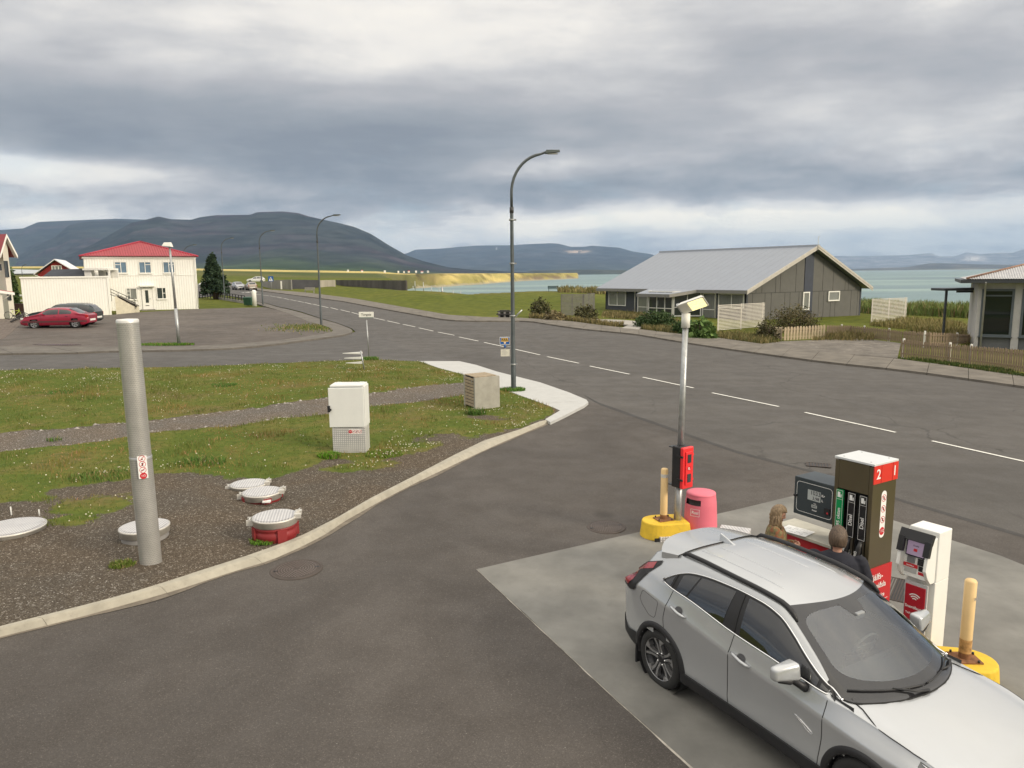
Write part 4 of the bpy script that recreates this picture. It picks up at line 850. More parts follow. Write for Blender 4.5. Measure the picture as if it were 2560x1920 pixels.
MB().add([(a, 0, z) for a, z in poly]+[(a, 9, z) for a, z in poly], [(0, 1, 2, 3, 4), (9, 8, 7, 6, 5)]+[(i, i+5, (i+1) % 5+5, (i+1) % 5) for i in range(5)], M=MC).build('wall', REND, ch, world=True)
for sg in (1, -1):
    xe = gx_+sg*(i2.x-gx_); ze = i2.z; o = 1 if sg > 0 else -1
    mb = MB(); mb.hexa([(gx_, -.5, gz_-.1), (xe, -.5, ze-.1), (xe, 9.4, ze-.1), (gx_, 9.4, gz_-.1)][::o], [(gx_, -.5, gz_+.08), (xe, -.5, ze+.08), (xe, 9.4, ze+.08), (gx_, 9.4, gz_+.08)][::o], M=MC); rf = mb.build('roof', REDROOF, ch, world=True)
    mb = MB(); q = [(gx_, -.56, gz_-.22), (xe, -.56, ze-.22), (xe, -.502, ze-.22), (gx_, -.502, gz_-.22)]
    mb.hexa(q[::o], [(a, b_, c_+.30) for a, b_, c_ in q][::o], M=MC).build('barge_board', WHITE, rf, world=True)
    MB().hexa([(gx_, -.49, gz_-.14), (xe, -.49, ze-.14), (xe, 0, ze-.14), (gx_, 0, gz_-.14)][::o], [(gx_, -.49, gz_-.11), (xe, -.49, ze-.11), (xe, 0, ze-.11), (gx_, 0, gz_-.11)][::o], M=MC).build('soffit', WHITE, rf, world=True)
def cwin(px0, py0, px1, py1, gl=GLASSD, **k):
    a, b_ = on_plane(MC, px0, py0), on_plane(MC, px1, py1)
    window(ch, MC, a.x, max(b_.x, a.x+.3), b_.z, a.z, DKGREY, gl, sill=False, t=.05, **k)
cwin(8.5, 652, 14.5, 693)
cwin(17, 735, 21.5, 751); cwin(-14, 660, 4, 676)
lean = on_plane(MC, 34, 731, -1.5); x0 = lean.x-4.5
MB().hexa([(x0, -1.5, lean.z+.8), (lean.x, -1.5, lean.z-.05), (lean.x, 0, lean.z-.05), (x0, 0, lean.z+.8)], [(x0, -1.5, lean.z+.9), (lean.x, -1.5, lean.z+.05), (lean.x, 0, lean.z+.05), (x0, 0, lean.z+.9)], M=MC).build('porch_roof', REDROOF, ch, world=True)
MB().hexa([(x0, -1.54, lean.z+.62), (lean.x+.05, -1.54, lean.z-.23), (lean.x+.05, -1.502, lean.z-.23), (x0, -1.502, lean.z+.62)], [(x0, -1.54, lean.z+.84), (lean.x+.05, -1.54, lean.z-.01), (lean.x+.05, -1.502, lean.z-.01), (x0, -1.502, lean.z+.84)], M=MC).build('porch_fascia', WHITE, ch, world=True)
MB().box((lean.x-2.9, -.7, (lean.z-.2)/2), (4.2, 1.1, lean.z-.2), M=MC).build('porch_wall', REND, ch, world=True)
MB().tube([MC @ Vector((lean.x-.1, -1.4, lean.z-.1)), MC @ Vector((lean.x-.5, -1.0, lean.z-.5)), MC @ Vector((lean.x-.6, -.2, lean.z-.8)), MC @ Vector((lean.x-.6, -.1, .1))], .05, 6).build('drainpipe', WHITE, ch, world=True)
far = thing('white_shed', 'long low white shed far behind the cream house', 'building', PY(55, 700, 230)[:2]+(gz(-150, 200),))
q = [PY(46, 676, 230), PY(76, 679, 230)]
MB().box((q[0].x+2, 233, q[0].z-3), (10, 6, 4.0)).build('wall', WHITE, far, world=True); MB().hexa([(q[0].x-4, 229, q[0].z-1), (q[0].x+8, 229, q[0].z-1), (q[0].x+8, 237, q[0].z-1), (q[0].x-4, 237, q[0].z-1)], [(q[0].x-4, 232, q[0].z+.4), (q[0].x+8, 232, q[0].z), (q[0].x+8, 234, q[0].z), (q[0].x-4, 234, q[0].z+.4)]).build('roof', mat('grey_roof', (.42, .45, .48), .6), far, world=True)
kk = 0
FL = ['white farm building with a red roof, largest and rightmost but one on the far plain', 'rightmost tiny white farmhouse on the far golden plain', 'small white farm building with a white roof just left of the red roofed one', 'small red roofed farmhouse fourth from the right on the far plain', 'tiny grey roofed shed left of the red roofed farmhouse on the plain', 'tiny white roofed shed at the left end of the farm row', 'lone red roofed cottage above the pale round wall end', 'leftmost tiny farm shed on the golden plain near the tall lamp', 'tiny white roofed barn between the lone cottage and the farm row']
for px, py, s_ in ((1055, 679, 1), (1070, 678, .8), (1040, 678.5, .7), (1022, 678, .8), (1010, 679, .6), (996, 679, .6), (905, 676.5, .8), (870, 675.5, .7), (962, 678, .7)):
    r_ = 1500; q = PY(px, py, r_); o = thing('farmhouse', FL[kk], 'building', (q.x, r_, q.z-3), group='farm buildings on the golden plain')
    MB().box((0, 0, 1.5), (4.6*s_, 4, 3.)).build('wall', WHITE, o); MB().hexa([(-2.6*s_, -2.3, 3), (2.6*s_, -2.3, 3), (2.6*s_, 2.3, 3), (-2.6*s_, 2.3, 3)], [(-2.6*s_, -.2, 4.4), (2.6*s_, -.2, 4.4), (2.6*s_, .2, 4.4), (-2.6*s_, .2, 4.4)]).build('roof', (REDROOF, GALV, WHITE)[kk % 3], o); kk += 1
# grey house on the right (skewed footprint, as surveyed)
n_, l_, r_h = PZ(1867, 725, 3.1), PZ(1514, 720, 3.1), PZ(2154.5, 716.7, 3.1)
Fv = (l_-n_); Gv = (r_h-n_); LF, LG = Fv.length, Gv.length; Fv.normalize(); Gv.normalize()
gb = gz(n_.x, n_.y)-.25
gh = thing('grey_house', 'grey bungalow with a pale metal gable roof and white framed glazing by the shore', 'house', (n_.x, n_.y, gb))
def Hs(s, t_, z): return Vector((n_.x, n_.y, 0))+Fv*s+Gv*t_+Vector((0, 0, z))
ZW = 3.1
WALLD = mat('charcoal_wall', (.060, .066, .078), .85, var=.10, vs=2)
PANEL = mat('grey_panel', (.118, .116, .106), .8, var=.07, vs=1.5, dirt=.1, dcol=(.13, .13, .13))
JOINTM = mat('panel_joint', (.05, .05, .05), .9, var=0)
PALE = mat('pale_timber_board', (.50, .47, .42), .75, var=.12, vs=4)
MROOF = mat('metal_roof', (.285, .31, .355), .5, .2, var=.03, vs=1, stretch=(1, 1, 1))
def on_gable(px, py):
    r = Vector(ray(px, py)); o = Vector((0, 0, HC)); N_ = Gv.cross(Vector((0, 0, 1))); p0 = Vector((n_.x, n_.y, 0)); return o+r*((p0-o).dot(N_)/r.dot(N_))
def on_front(px, py):
    r = Vector(ray(px, py)); o = Vector((0, 0, HC)); N_ = Fv.cross(Vector((0, 0, 1))); p0 = Vector((n_.x, n_.y, 0)); return o+r*((p0-o).dot(N_)/r.dot(N_))
gt = lambda p: (p-Vector((n_.x, n_.y, 0))).dot(Gv)/1.0
apx_ = on_gable(2030, 622); tA = gt(apx_); zA = apx_.z
tA = LG*.47 if not (LG*.35 < tA < LG*.65) else tA
slopeL = (zA-ZW)/(tA); slopeR = (zA-ZW)/(LG-tA)
ztop = lambda t_: ZW+min(t_*slopeL, (LG-t_)*slopeR)
mb = MB(); mb.hexa([Hs(0, .0, gb), Hs(LF, .0, gb), Hs(LF, .2, gb), Hs(0, .2, gb)][::-1], [Hs(0, .0, ZW), Hs(LF, .0, ZW), Hs(LF, .2, ZW), Hs(0, .2, ZW)][::-1]); mb.build('wall', WALLD, gh, world=True)
for s_ in (0.06, LF):
    p = [(0, gb), (LG, gb), (LG, ZW), (tA, zA), (0, ZW)]; mb = MB()
    mb.add([Hs(s_, a, z) for a, z in p]+[Hs(s_+(.2 if s_ < 1 else -.2), a, z) for a, z in p], [(0, 1, 2, 3, 4), (9, 8, 7, 6, 5)]+[(i, i+5, (i+1) % 5+5, (i+1) % 5) for i in range(5)]); mb.build('gable_wall', JOINTM if s_ < 1 else WALLD, gh, world=True)
MB().hexa([Hs(0, LG-.2, gb), Hs(LF, LG-.2, gb), Hs(LF, LG, gb), Hs(0, LG, gb)][::-1], [Hs(0, LG-.2, ZW), Hs(LF, LG-.2, ZW), Hs(LF, LG, ZW), Hs(0, LG, ZW)][::-1]).build('wall', WALLD, gh, world=True)
zS = on_gable(1990, 730).z
gpx = lambda px, py: gt(on_gable(px, py))
g4 = lambda x: 1480+x/3.072
up_e = [gpx(g4(x), 700) for x in (1190, 1265, 1310, 1415, 1450, 1568, 1632)]; up_e2 = [gpx(g4(x), 700) for x in (1700, 1775, 1855, 1948, 1973, 2032)]+[LG]
lo_e = [gpx(g4(x), 750) for x in (1190, 1235, 1330, 1378, 1482, 1522, 1590, 1632)]; lo_e2 = [gpx(g4(x), 750) for x in (1690, 1743, 1780, 1835, 1870, 1990, 2040)]+[LG]
up_e[0] = lo_e[0] = 0.0
def panel(t0, t1, z0, z1, m_=PANEL, off=.03, cut=()):
    g_ = .022; t0 += g_; t1 -= g_; z0 += g_ if z0 > gb+.1 else 0
    top = []
    ks = [t0]+([tA] if t0 < tA < t1 else [])+[t1]
    if z1 is None: top = [(k, ztop(k)-.05) for k in ks]
    else: top = [(k, min(z1-g_, ztop(k)-.05)) for k in ks]
    p = [(t0, z0), (t1, z0)]+top[::-1]; n2 = len(p); mb = MB()
    mb.add([Hs(.06, a, z) for a, z in p]+[Hs(.06-off, a, z) for a, z in p], [list(range(n2)), list(range(n2, 2*n2))[::-1]]+[(i, (i+1) % n2, (i+1) % n2+n2, i+n2)[::-1] for i in range(n2)])
    return mb.build('cladding_panel', m_, gh, world=True)
for e in (up_e, up_e2):
    for a, b_ in zip(e[:-1], e[1:]): panel(a, b_, zS, None)
for e in (lo_e, lo_e2):
    for a, b_ in zip(e[:-1], e[1:]): panel(a, b_, gb, zS)
NAVY = mat('dark_blue_panel', (.032, .040, .062), .55, var=.12)
panel(up_e[-1], up_e2[0], gb, None, NAVY, .07)
def gwin(px0, py0, px1, py1, gl, mull=()):
    a, b_ = on_gable(px0, py0), on_gable(px1, py1); M = wall_frame(Hs(-.0, 0, 0), Hs(-.0, LG, 0), 0)
    ta, tb = gt(a), gt(b_); window(gh, M, ta, tb, b_.z, a.z, WHITE, gl, mull, t=.12, d=.10, sill=False)
gwin(2007, 730, 2021, 775, CURT); gwin(2070, 728, 2097, 752, mat('frosted', (.22, .23, .22), .3, var=.15, vs=20))
fs_ = lambda px, py: (on_front(px, py)-Vector((n_.x, n_.y, 0))).dot(Fv)
MF = wall_frame(Hs(LF, 0, 0), Hs(0, 0, 0), 0)
def fwin(px0, px1, py0, py1, gl=CURT, mull=(), trans=(), **k):
    a, b_ = on_front(px0, py0), on_front(px1, py1); x0 = LF-fs_(px0, py0); x1 = LF-fs_(px1, py1)
    window(gh, MF, x0, x1, b_.z, a.z, WHITE, gl, mull, trans, sill=False, **k)
h3 = lambda x: 1480+x/4.608
k3 = lambda y: 620+y/4.608
fwin(h3(198), h3(393), k3(490), k3(668), mull=(.5,))
fwin(h3(532), h3(752), k3(500), k3(775), mull=(.5,), trans=((.33, 0, 1),), t=.09)
fwin(h3(1462), h3(1752), k3(520), k3(700), mull=(.52,), t=.09)
fwin(h3(1280), h3(1425), k3(518), k3(828), mull=(), trans=((.38, 0, 1),), t=.09)
for a in (h3(505), h3(1430)):
    p = Hs(fs_(a, 750), -.12, 0); MB().tube([p+Vector((0, 0, ZW-.1))+Fv*.3-Gv*.25, p+Vector((0, 0, ZW-.15)), p+Vector((0, 0, ZW-.4)), p+Vector((0, 0, gb))], .05, 8).build('drainpipe', WHITE, gh, world=True)
sa, sb = fs_(h3(765), 740), fs_(h3(1270), 740); pd = 2.1
def gl_panel(P0, P1, z0, z1, gl=GLASSD, mull=(), trans=((.36, 0, 1),)):
    M = wall_frame(P0, P1, 0); window(gh, M, 0, (Vector(P1)-Vector(P0)).to_2d().length, z0, z1, WHITE, gl, mull, trans, t=.11, sill=False, name='porch_glazing')
c1, c2, c3, c4 = Hs(sa, 0, 0), Hs(sa-.9, -pd, 0), Hs(sb+1.6, -pd, 0), Hs(sb+.1, 0, 0)
gl_panel(c1, c2, gb+.35, ZW-.15, CURT); gl_panel(c2, c3, gb+.15, ZW-.15, GLASSD, (.35, .68)); gl_panel(c3, c4, gb+.35, ZW-.15, GLASSD, (.5,))
hd_ = c2.lerp(c3, .37); MB().box((hd_.x, hd_.y-.12, 1.75), (.06, .05, .5)).build('door_handle', GALV, gh, world=True)
ov, oe = .75, .65
FASC = mat('roof_fascia', (.33, .315, .285), .7, var=.1, vs=3)
zo = lambda t_: (ZW+.16+t_*slopeL) if t_ < tA else (zA+.16-(t_-tA)*slopeR)
s0_, s1_ = -oe, LF+oe
mb = MB(); tt = .16
def rslab(q, m_=0):
    mb_ = MB(); lo_ = [Vector(v) for v in q]; hi_ = [v+Vector((0, 0, tt)) for v in lo_]; mb_.hexa(lo_, hi_); return mb_
rf1 = rslab([Hs(s1_, -ov, zo(-ov)), Hs(s0_, -ov, zo(-ov)), Hs(s0_, tA, zo(tA)), Hs(s1_, tA, zo(tA))]).build('roof', MROOF, gh, world=True)
rf2 = rslab([Hs(s1_, tA+.001, zo(tA)), Hs(s0_, tA+.001, zo(tA)), Hs(s0_, LG+ov, zo(LG+ov)), Hs(s1_, LG+ov, zo(LG+ov))]).build('roof', MROOF, gh, world=True)
for i in range(1, 24):
    s_ = s0_+(s1_-s0_)*i/24
    MB().hexa([Hs(s_+.02, -ov, zo(-ov)+tt-.005), Hs(s_-.02, -ov, zo(-ov)+tt-.005), Hs(s_-.02, tA, zo(tA)+tt-.005), Hs(s_+.02, tA, zo(tA)+tt-.005)], [Hs(s_+.02, -ov, zo(-ov)+tt+.012), Hs(s_-.02, -ov, zo(-ov)+tt+.012), Hs(s_-.02, tA, zo(tA)+tt+.012), Hs(s_+.02, tA, zo(tA)+tt+.012)]).build('roof_seam', MROOF, rf1, world=True)
pz = -ov-pd
zp = lambda t_: zo(-ov)+(t_+ov)*slopeL*.45
p1, p2, p3, p4 = (sa+.55, -ov-.02), (sb+.0, -ov-.02), (sb+1.35, pz), (sa-.0, pz)
rf3 = rslab([Hs(p4[0], p4[1], zp(pz)), Hs(p3[0], p3[1], zp(pz)), Hs(p2[0], p2[1], zp(-ov)+.0), Hs(p1[0], p1[1], zp(-ov))]).build('porch_roof', MROOF, gh, world=True)
def board(P0, P1, z0, z1, h, t_, m_, name='fascia', lift=0., outw=None, par=gh):
    d = (P1-P0); d.z = 0; d.normalize(); o_ = Vector((d.y, -d.x, 0))*t_
    a, b_ = Vector((P0.x, P0.y, z0)), Vector((P1.x, P1.y, z1))
    MB().hexa([a, a+o_, b_+o_, b_], [v+Vector((0, 0, h)) for v in (a, a+o_, b_+o_, b_)]).build(name, m_, par, world=True)
FD = mat('front_fascia', (.20, .195, .185), .7, var=.15, vs=3, stretch=(1, 1, 8))
board(Hs(s1_, -ov, 0), Hs(p1[0], -ov, 0), zo(-ov)-.16, zo(-ov)-.16, .30, .04, FD); board(Hs(p2[0], -ov, 0), Hs(s0_, -ov, 0), zo(-ov)-.16, zo(-ov)-.16, .30, .04, FD)
board(Hs(p1[0], -ov, 0), Hs(p4[0], pz, 0), zp(-ov)-.16, zp(pz)-.16, .30, .04, FD); board(Hs(p4[0], pz, 0), Hs(p3[0], pz, 0), zp(pz)-.16, zp(pz)-.16, .30, .04, FD); board(Hs(p3[0], pz, 0), Hs(p2[0], -ov, 0), zp(pz)-.16, zp(-ov)-.16, .30, .04, FASC)
for a, b_ in ((-ov, tA), (LG+ov, tA)):
    P0, P1 = Hs(s0_, a, 0), Hs(s0_, b_, 0)
    if a > b_: P0, P1 = P1, P0
    za, zb_ = (zo(a) if a < b_ else zo(b_)), (zo(b_) if a < b_ else zo(a))
    board(P0, P1, za-.22, zb_-.22, .18, .05, PALE, 'barge_board'); board(P0, P1, za-.03, zb_-.03, .20, .08, PALE, 'barge_board')
MB().add([Hs(s1_, -ov, zo(-ov)-.02), Hs(s0_, -ov, zo(-ov)-.02), Hs(s0_, 0.0, ZW-.01), Hs(s1_, 0.0, ZW-.01)], [(0, 1, 2, 3)]).build('soffit', WALLD, gh, world=True)
MB().hexa([Hs(s1_, tA-.3, zo(tA)+.0), Hs(s0_, tA-.3, zo(tA)+.0), Hs(s0_, tA+.3, zo(tA)+.0), Hs(s1_, tA+.3, zo(tA)+.0)], [Hs(s1_, tA-.25, zo(tA)+.22), Hs(s0_, tA-.25, zo(tA)+.22), Hs(s0_, tA+.25, zo(tA)+.22), Hs(s1_, tA+.25, zo(tA)+.22)]).build('ridge_cap', MROOF, rf1, world=True)
q = Hs(-oe-.12, tA-.2, zo(tA)); MB().tube([q-Vector((0, 0, .5)), q+Vector((0, 0, .95))], .025, 6).tube([q+Vector((0, 0, .93)), q+Vector((.18, 0, .97))], .02, 6).build('mast', GALV, gh, world=True)
q = Hs(LF-.3, tA+.9, zA-.2); MB().box((q.x, q.y, q.z), (.8, .8, 1.2)).build('chimney', DKGREY, rf2, world=True)
# shop at the right edge
sc = G(2434, 866); zc = sc.z
sd_ = Vector((1, -.72, 0)).normalized()
sv = G(2560, 893)-sc
sh = thing('white_shop', 'white rendered shop with big dark windows and a rusty corrugated roof at the right edge', 'building', sc)
fz = wall_frame((sc.x, sc.y), (sc.x+10, sc.y-5.6), zc-.2); MS = fz
zt_ = None
def on_shop(px, py):
    r = Vector(ray(px, py)); o = Vector((0, 0, HC)); N_ = MS.to_3x3() @ Vector((0, 1, 0)); p0 = MS.to_translation(); return MS.inverted() @ (o+r*((p0-o).dot(N_)/r.dot(N_)))
hS = on_shop(2450, 700).z
RSH = mat('shop_render', (.50, .485, .475), .85, var=.08, vs=2, dirt=.3, dcol=(.36, .34, .31))
TEAL = mat('shop_frame', (.10, .12, .135), .6, var=.1)
w5 = lambda x: 2240+x/4.878
j5 = lambda y: 640+y/4.878
a = on_shop(w5(1052), j5(402)); b_ = on_shop(w5(1455), j5(402)); zlo = on_shop(w5(1010), j5(960)).z; zhi = a.z; zlow0 = zlo-.1
pil = [(0, a.x), (b_.x, b_.x+.38), (b_.x*2-a.x+.5, b_.x*2-a.x+.9), (12, 12.4)]
mb = MB()
for p0, p1 in pil: mb.box(((p0+p1)/2, .15, (hS)/2), (p1-p0, .42, hS), M=MS)
mb.box((6, .15, (hS+zhi)/2), (12, .32, hS-zhi), M=MS)
mb.box((.15, 4.2, hS/2), (.3, 7.6, hS), M=MS); mb.box((6, 8.1, hS/2), (12, .3, hS), M=MS); mb.box((12.2, 4.2, hS/2), (.3, 7.6, hS), M=MS)
mb.build('wall', RSH, sh, world=True)
mb = MB(); mb.box((6, .2, zlow0/2), (11.9, .2, zlow0), M=MS); mb.build('plinth_wall', mat('plinth', (.15, .155, .16), .8), sh, world=True)
MB().box((6, 4, -.0), (11.8, 7.6, .25), M=MS).build('floor', mat('shop_floor', (.2, .19, .17), .5), sh, world=True)
for x0, x1 in ((pil[0][1], pil[1][0]), (pil[1][1], pil[2][0]), (pil[2][1], 12)):
    o = window(sh, MS, x0, x1, zlow0+.02, zhi, TEAL, mat('shop_glass', (.012, .018, .018), .03, var=0, spec=.5), (), ((.86, 0, 1),), t=.13, d=.10, sill=True, name='window')
x0, x1 = pil[0][1], pil[1][0]; wq = x1-x0
CORR = mat('corrugated_roof', (.46, .46, .465), .6, .1, var=.1, vs=2, dirt=.3, dcol=(.32, .25, .21))
ea, eb, ec = -.7, 13.5, -1.0
mb = MB(); nn_ = 110; rid = 4.1; zr = hS+1.35
for i in range(nn_):
    for k, (fr, of) in enumerate(((0, 0), (.25, .03), (.5, 0.045), (.75, .03))):
        q0 = ea+(eb-ea)*(i+fr)/nn_; q1 = ea+(eb-ea)*(i+fr+.25)/nn_; of2 = (.03, .045, .03, 0)[k]
        def top(xq): f_ = min(1., (xq-ea)/5.1); return (xq, -1.0+(rid+1.0)*f_, hS+.05+(zr-hS)*f_)
        a_, b2 = top(q0), top(q1)
        mb.add([(q0, -1.0, hS+.05+of), (q1, -1.0, hS+.05+of2), (b2[0], b2[1], b2[2]+of2), (a_[0], a_[1], a_[2]+of)], [(0, 1, 2, 3)], M=MS)
mb.add([(ea, -1.0, hS+.05), (ea+5.1, rid, zr), (ea, 9.2, hS+.05)], [(0, 1, 2)], M=MS); mb.add([(ea+5.1, rid, zr), (eb, rid, zr), (eb, 9.2, hS+.05), (ea, 9.2, hS+.05)], [(0, 1, 2, 3)], M=MS)
srf = mb.build('roof', CORR, sh, world=True)
MB().tube([MS @ Vector((ea, -1.0, hS+.12)), MS @ Vector((ea+5.1, rid, zr+.08))], .07, 6).tube([MS @ Vector((ea+5.1, rid, zr+.08)), MS @ Vector((eb, rid, zr+.08))], .09, 6).build('hip_cap', mat('rust_cap', (.28, .17, .12), .8, var=.4, vs=8), srf, world=True)
MB().box((6.2, -.97, hS-.08), (14.4, .06, .2), M=MS).box((-.97, 4, hS-.08), (.06, 9.8, .2), M=MS).build('fascia', DKGREY, srf, world=True)
MB().box((6.2, -.45, hS-.02), (14.3, .98, .04), M=MS).box((-.5, 4.3, hS-.02), (.9, 8.5, .04), M=MS).build('soffit', DKGREY, srf, world=True)
MB().tube([MS @ Vector((.3, -.98, hS-.1)), MS @ Vector((.3, -.9, hS-.25)), MS @ Vector((.35, -.15, hS-.5)), MS @ Vector((.35, -.12, .1))], .055, 8).build('drainpipe', RSH, sh, world=True)
pc0 = MS.inverted() @ PY(2365, 843, sc.y+4.0)
cpz = PY(2360, 724, sc.y+4).z
cp = thing('side_canopy', 'flat dark grey canopy on one post at the side of the white shop', 'canopy', (sc.x, sc.y+4, gz(sc.x, sc.y+4)))
xl_ = PY(2357, 724, sc.y+4).x; xr_ = PY(2440, 722, sc.y+4).x+.5
MB().box(((xl_+xr_)/2, sc.y+4.6, cpz), (xr_-xl_, 1.6, .16)).build('roof', DKGREY, cp, world=True)
MB().box(((xl_+2*xr_)/3+.3, sc.y+4.6, cpz-.17), (.55*(xr_-xl_), .3, .12)).build('beam', DKGREY, cp, world=True)
pp = PY(2368, 735, sc.y+4); MB().box((pp.x, sc.y+4.1, (cpz-.08+gz(pp.x, sc.y+4)-.1)/2), (.12, .12, cpz-.08-gz(pp.x, sc.y+4)+.1)).build('post', DKGREY, cp, world=True)
# text and flat print
def text(s_, size, M, mat_, parent, name='lettering', align='CENTER', ext=.0006, spacing=1., wx=1.):
    cu_ = bpy.data.curves.new(name, 'FONT'); cu_.body = s_; cu_.size = size; cu_.align_x = align; cu_.align_y = 'CENTER'; cu_.extrude = ext; cu_.space_character = spacing; cu_.offset = size*.012
    cu_.resolution_u = 3
    tmp = bpy.data.objects.new('tmp', cu_); me = bpy.data.meshes.new_from_object(tmp); me.name = name; bpy.data.objects.remove(tmp)
    me.materials.clear(); me.materials.append(mat_)
    o = bpy.data.objects.new(name, me); C.objects.link(o); o.parent = parent; o.matrix_basis = M @ Matrix.Scale(wx, 4, (1, 0, 0)); return o
def face(o, x, n_):
    x = Vector(x).normalized(); n_ = Vector(n_).normalized(); y = n_.cross(x)
    return Matrix(((x.x, y.x, n_.x, o[0]), (x.y, y.y, n_.y, o[1]), (x.z, y.z, n_.z, o[2]), (0, 0, 0, 1)))
def disc(mb, c, r, z, n=24, mi=0, M=None, r0=0.):
    if r0: mb.add([(c[0]+rr*math.cos(2*math.pi*k/n), c[1]+rr*math.sin(2*math.pi*k/n), z) for rr in (r0, r) for k in range(n)], [(k, (k+1) % n, n+(k+1) % n, n+k)[::-1] for k in range(n)], mi, M)
    else: mb.add([(c[0]+r*math.cos(2*math.pi*k/n), c[1]+r*math.sin(2*math.pi*k/n), z) for k in range(n)], [list(range(n))], mi, M)
def rquad(mb, x0, x1, y0, y1, z, mi=0, M=None): mb.add([(x0, y0, z), (x1, y0, z), (x1, y1, z), (x0, y1, z)], [(0, 1, 2, 3)], mi, M)
PR = {k: mat('print_'+k, c, .5, var=0) for k, c in dict(white=(.82, .82, .80), red=(.55, .02, .03), black=(.01, .01, .01), green=(.0, .27, .07), blue=(.01, .10, .36), yellow=(.80, .50, .12), grey=(.3, .3, .3)).items()}
def safety_sticker(parent, M, w_, h_, vertical=True):
    """white label with three crossed-out circles and one red 112 disc; local x/y plane of M, height along y if vertical"""
    mb = MB(); rquad(mb, -w_/2, w_/2, -h_/2, h_, 0) if 0 else rquad(mb, -w_/2, w_/2, -h_/2, h_/2, .0, 0)
    L = h_ if vertical else w_; r = min(w_, h_)*.36
    for i in range(4):
        q = L*(.38-.253*i); c_ = (0, q) if vertical else (-q, 0)
        k = i if vertical else 3-i
        if k == 3: disc(mb, c_, r*1.05, .002, mi=1)
        else:
            disc(mb, c_, r, .002, mi=1, r0=r*.86); a = r*.62
            mb.add([(c_[0]-a-.06*r, c_[1]-a+.06*r, .003), (c_[0]-a+.06*r, c_[1]-a-.06*r, .003), (c_[0]+a+.06*r, c_[1]+a-.06*r, .003), (c_[0]+a-.06*r, c_[1]+a+.06*r, .003)], [(0, 1, 2, 3)], 1)
            if k == 0: mb.add([(c_[0]-r*.25, c_[1]-r*.45, .0025), (c_[0]+r*.25, c_[1]-r*.45, .0025), (c_[0]+r*.05, c_[1]+r*.45, .0025)], [(0, 1, 2)], 2)
            elif k == 1: rquad(mb, c_[0]-r*.22, c_[0]+r*.22, c_[1]-r*.5, c_[1]+r*.5, .0025, 2)
            else: rquad(mb, c_[0]-r*.5, c_[0]+r*.4, c_[1]-r*.12, c_[1]+r*.12, .0025, 2)
    o = mb.build('safety_sticker', [PR['white'], PR['red'], PR['black']], parent); o.matrix_basis = M
    c_ = (0, -L*.379) if vertical else (L*.379*(-1 if not vertical else 1), 0)
    text('112', r*.85, Matrix.Translation((c_[0], c_[1]+.0, .004)), PR['white'], o); return o
# perforated aluminium vent column
pb_, pt_ = G(377, 1402, .11), None
Hc = PY(319, 806, pb_.y).z-pb_.z; rC = .5*abs(PY(345, 1000, pb_.y).x-PY(280, 1000, pb_.y).x)*.79
top_ = PY(319, 806, pb_.y)
m = bpy.data.materials.new('perforated'); m.use_nodes = True; t = NT(m.node_tree); b = t.n['Principled BSDF']
uvc = t.new('ShaderNodeTexCoord').outputs['Object']; s_ = t.new('ShaderNodeSeparateXYZ'); t.l.new(uvc, s_.inputs[0])
ang = t.math('ARCTAN2', s_.outputs[1], s_.outputs[0]); U_ = t.math('MULTIPLY', ang, 44/6.28318); V_ = t.math('DIVIDE', s_.outputs[2], .030)
row = t.math('MODULO', t.math('FLOOR', V_), 2.0); fu = t.math('FRACT', t.math('ADD', t.math('ADD', U_, 100.), t.math('MULTIPLY', row, .5))); fv = t.math('FRACT', V_)
dd = t.math('SQRT', t.math('ADD', t.math('POWER', t.math('SUBTRACT', fu, .5), 2.), t.math('POWER', t.math('SUBTRACT', fv, .5), 2.)))
hole = t.step(dd, .27, .33, 1, 0)
c = t.mix(t.step(t.noise(uvc, 3, 5, .6), .3, .7), (.42, .41, .385), (.53, .52, .49)); t.l.new(t.mix(hole, c, (.30, .295, .28)), b.inputs['Base Color'])
t.l.new(t.math('SUBTRACT', .55, t.math('MULTIPLY', hole, .55)), b.inputs['Metallic']); b.inputs['Roughness'].default_value = .42
bn = t.new('ShaderNodeBump'); bn.inputs['Strength'].default_value = .6; bn.inputs['Distance'].default_value = .01; bn.invert = True; t.l.new(hole, bn.inputs['Height']); t.l.new(bn.outputs[0], b.inputs['Normal']); PERF = m
vcol = thing('vent_column', 'tall perforated aluminium column standing in the gravel behind the kerb', 'column', pb_)
lean = Vector((top_.x-pb_.x, 0, Hc)); rotq = Vector((0, 0, 1)).rotation_difference(lean.normalized()).to_matrix().to_4x4(); LH = lean.length
split = LH*.455
o = MB().lathe([(rC*1.02, -.1), (rC*1.02, split)], 48, caps=False).build('lower_sleeve', PERF, vcol); o.matrix_basis = rotq
o = MB().lathe([(rC*.985, split-.02), (rC*.985, LH)], 48, caps=False).build('upper_sleeve', PERF, vcol); o.matrix_basis = rotq
o = MB().lathe([(rC*1.0, LH-.005), (rC*1.0, LH+.035), (rC*.93, LH+.05), (0, LH+.06)], 48, caps=False).build('cap', mat('cap_alu', (.72, .71, .68), .4, .3, var=.05), vcol); o.matrix_basis = rotq
o = MB().lathe([(rC*1.035, split-.05), (rC*1.035, split-.01), (rC*.99, split)], 48, caps=False).build('joint_ring', ALU, vcol); o.matrix_basis = rotq
sc_ = PY(368, 1168, pb_.y-rC); zs = sc_.z-pb_.z; mb = MB()
a0 = math.radians(-58); ww = .30
Mst = rotq @ Matrix.Rotation(a0, 4, 'Z') @ Matrix.Translation((rC*1.02+.022, 0, zs)) @ face((0, 0, 0), (0, 1, 0), (1, 0, 0))
safety_sticker(vcol, Mst, .135, .365)
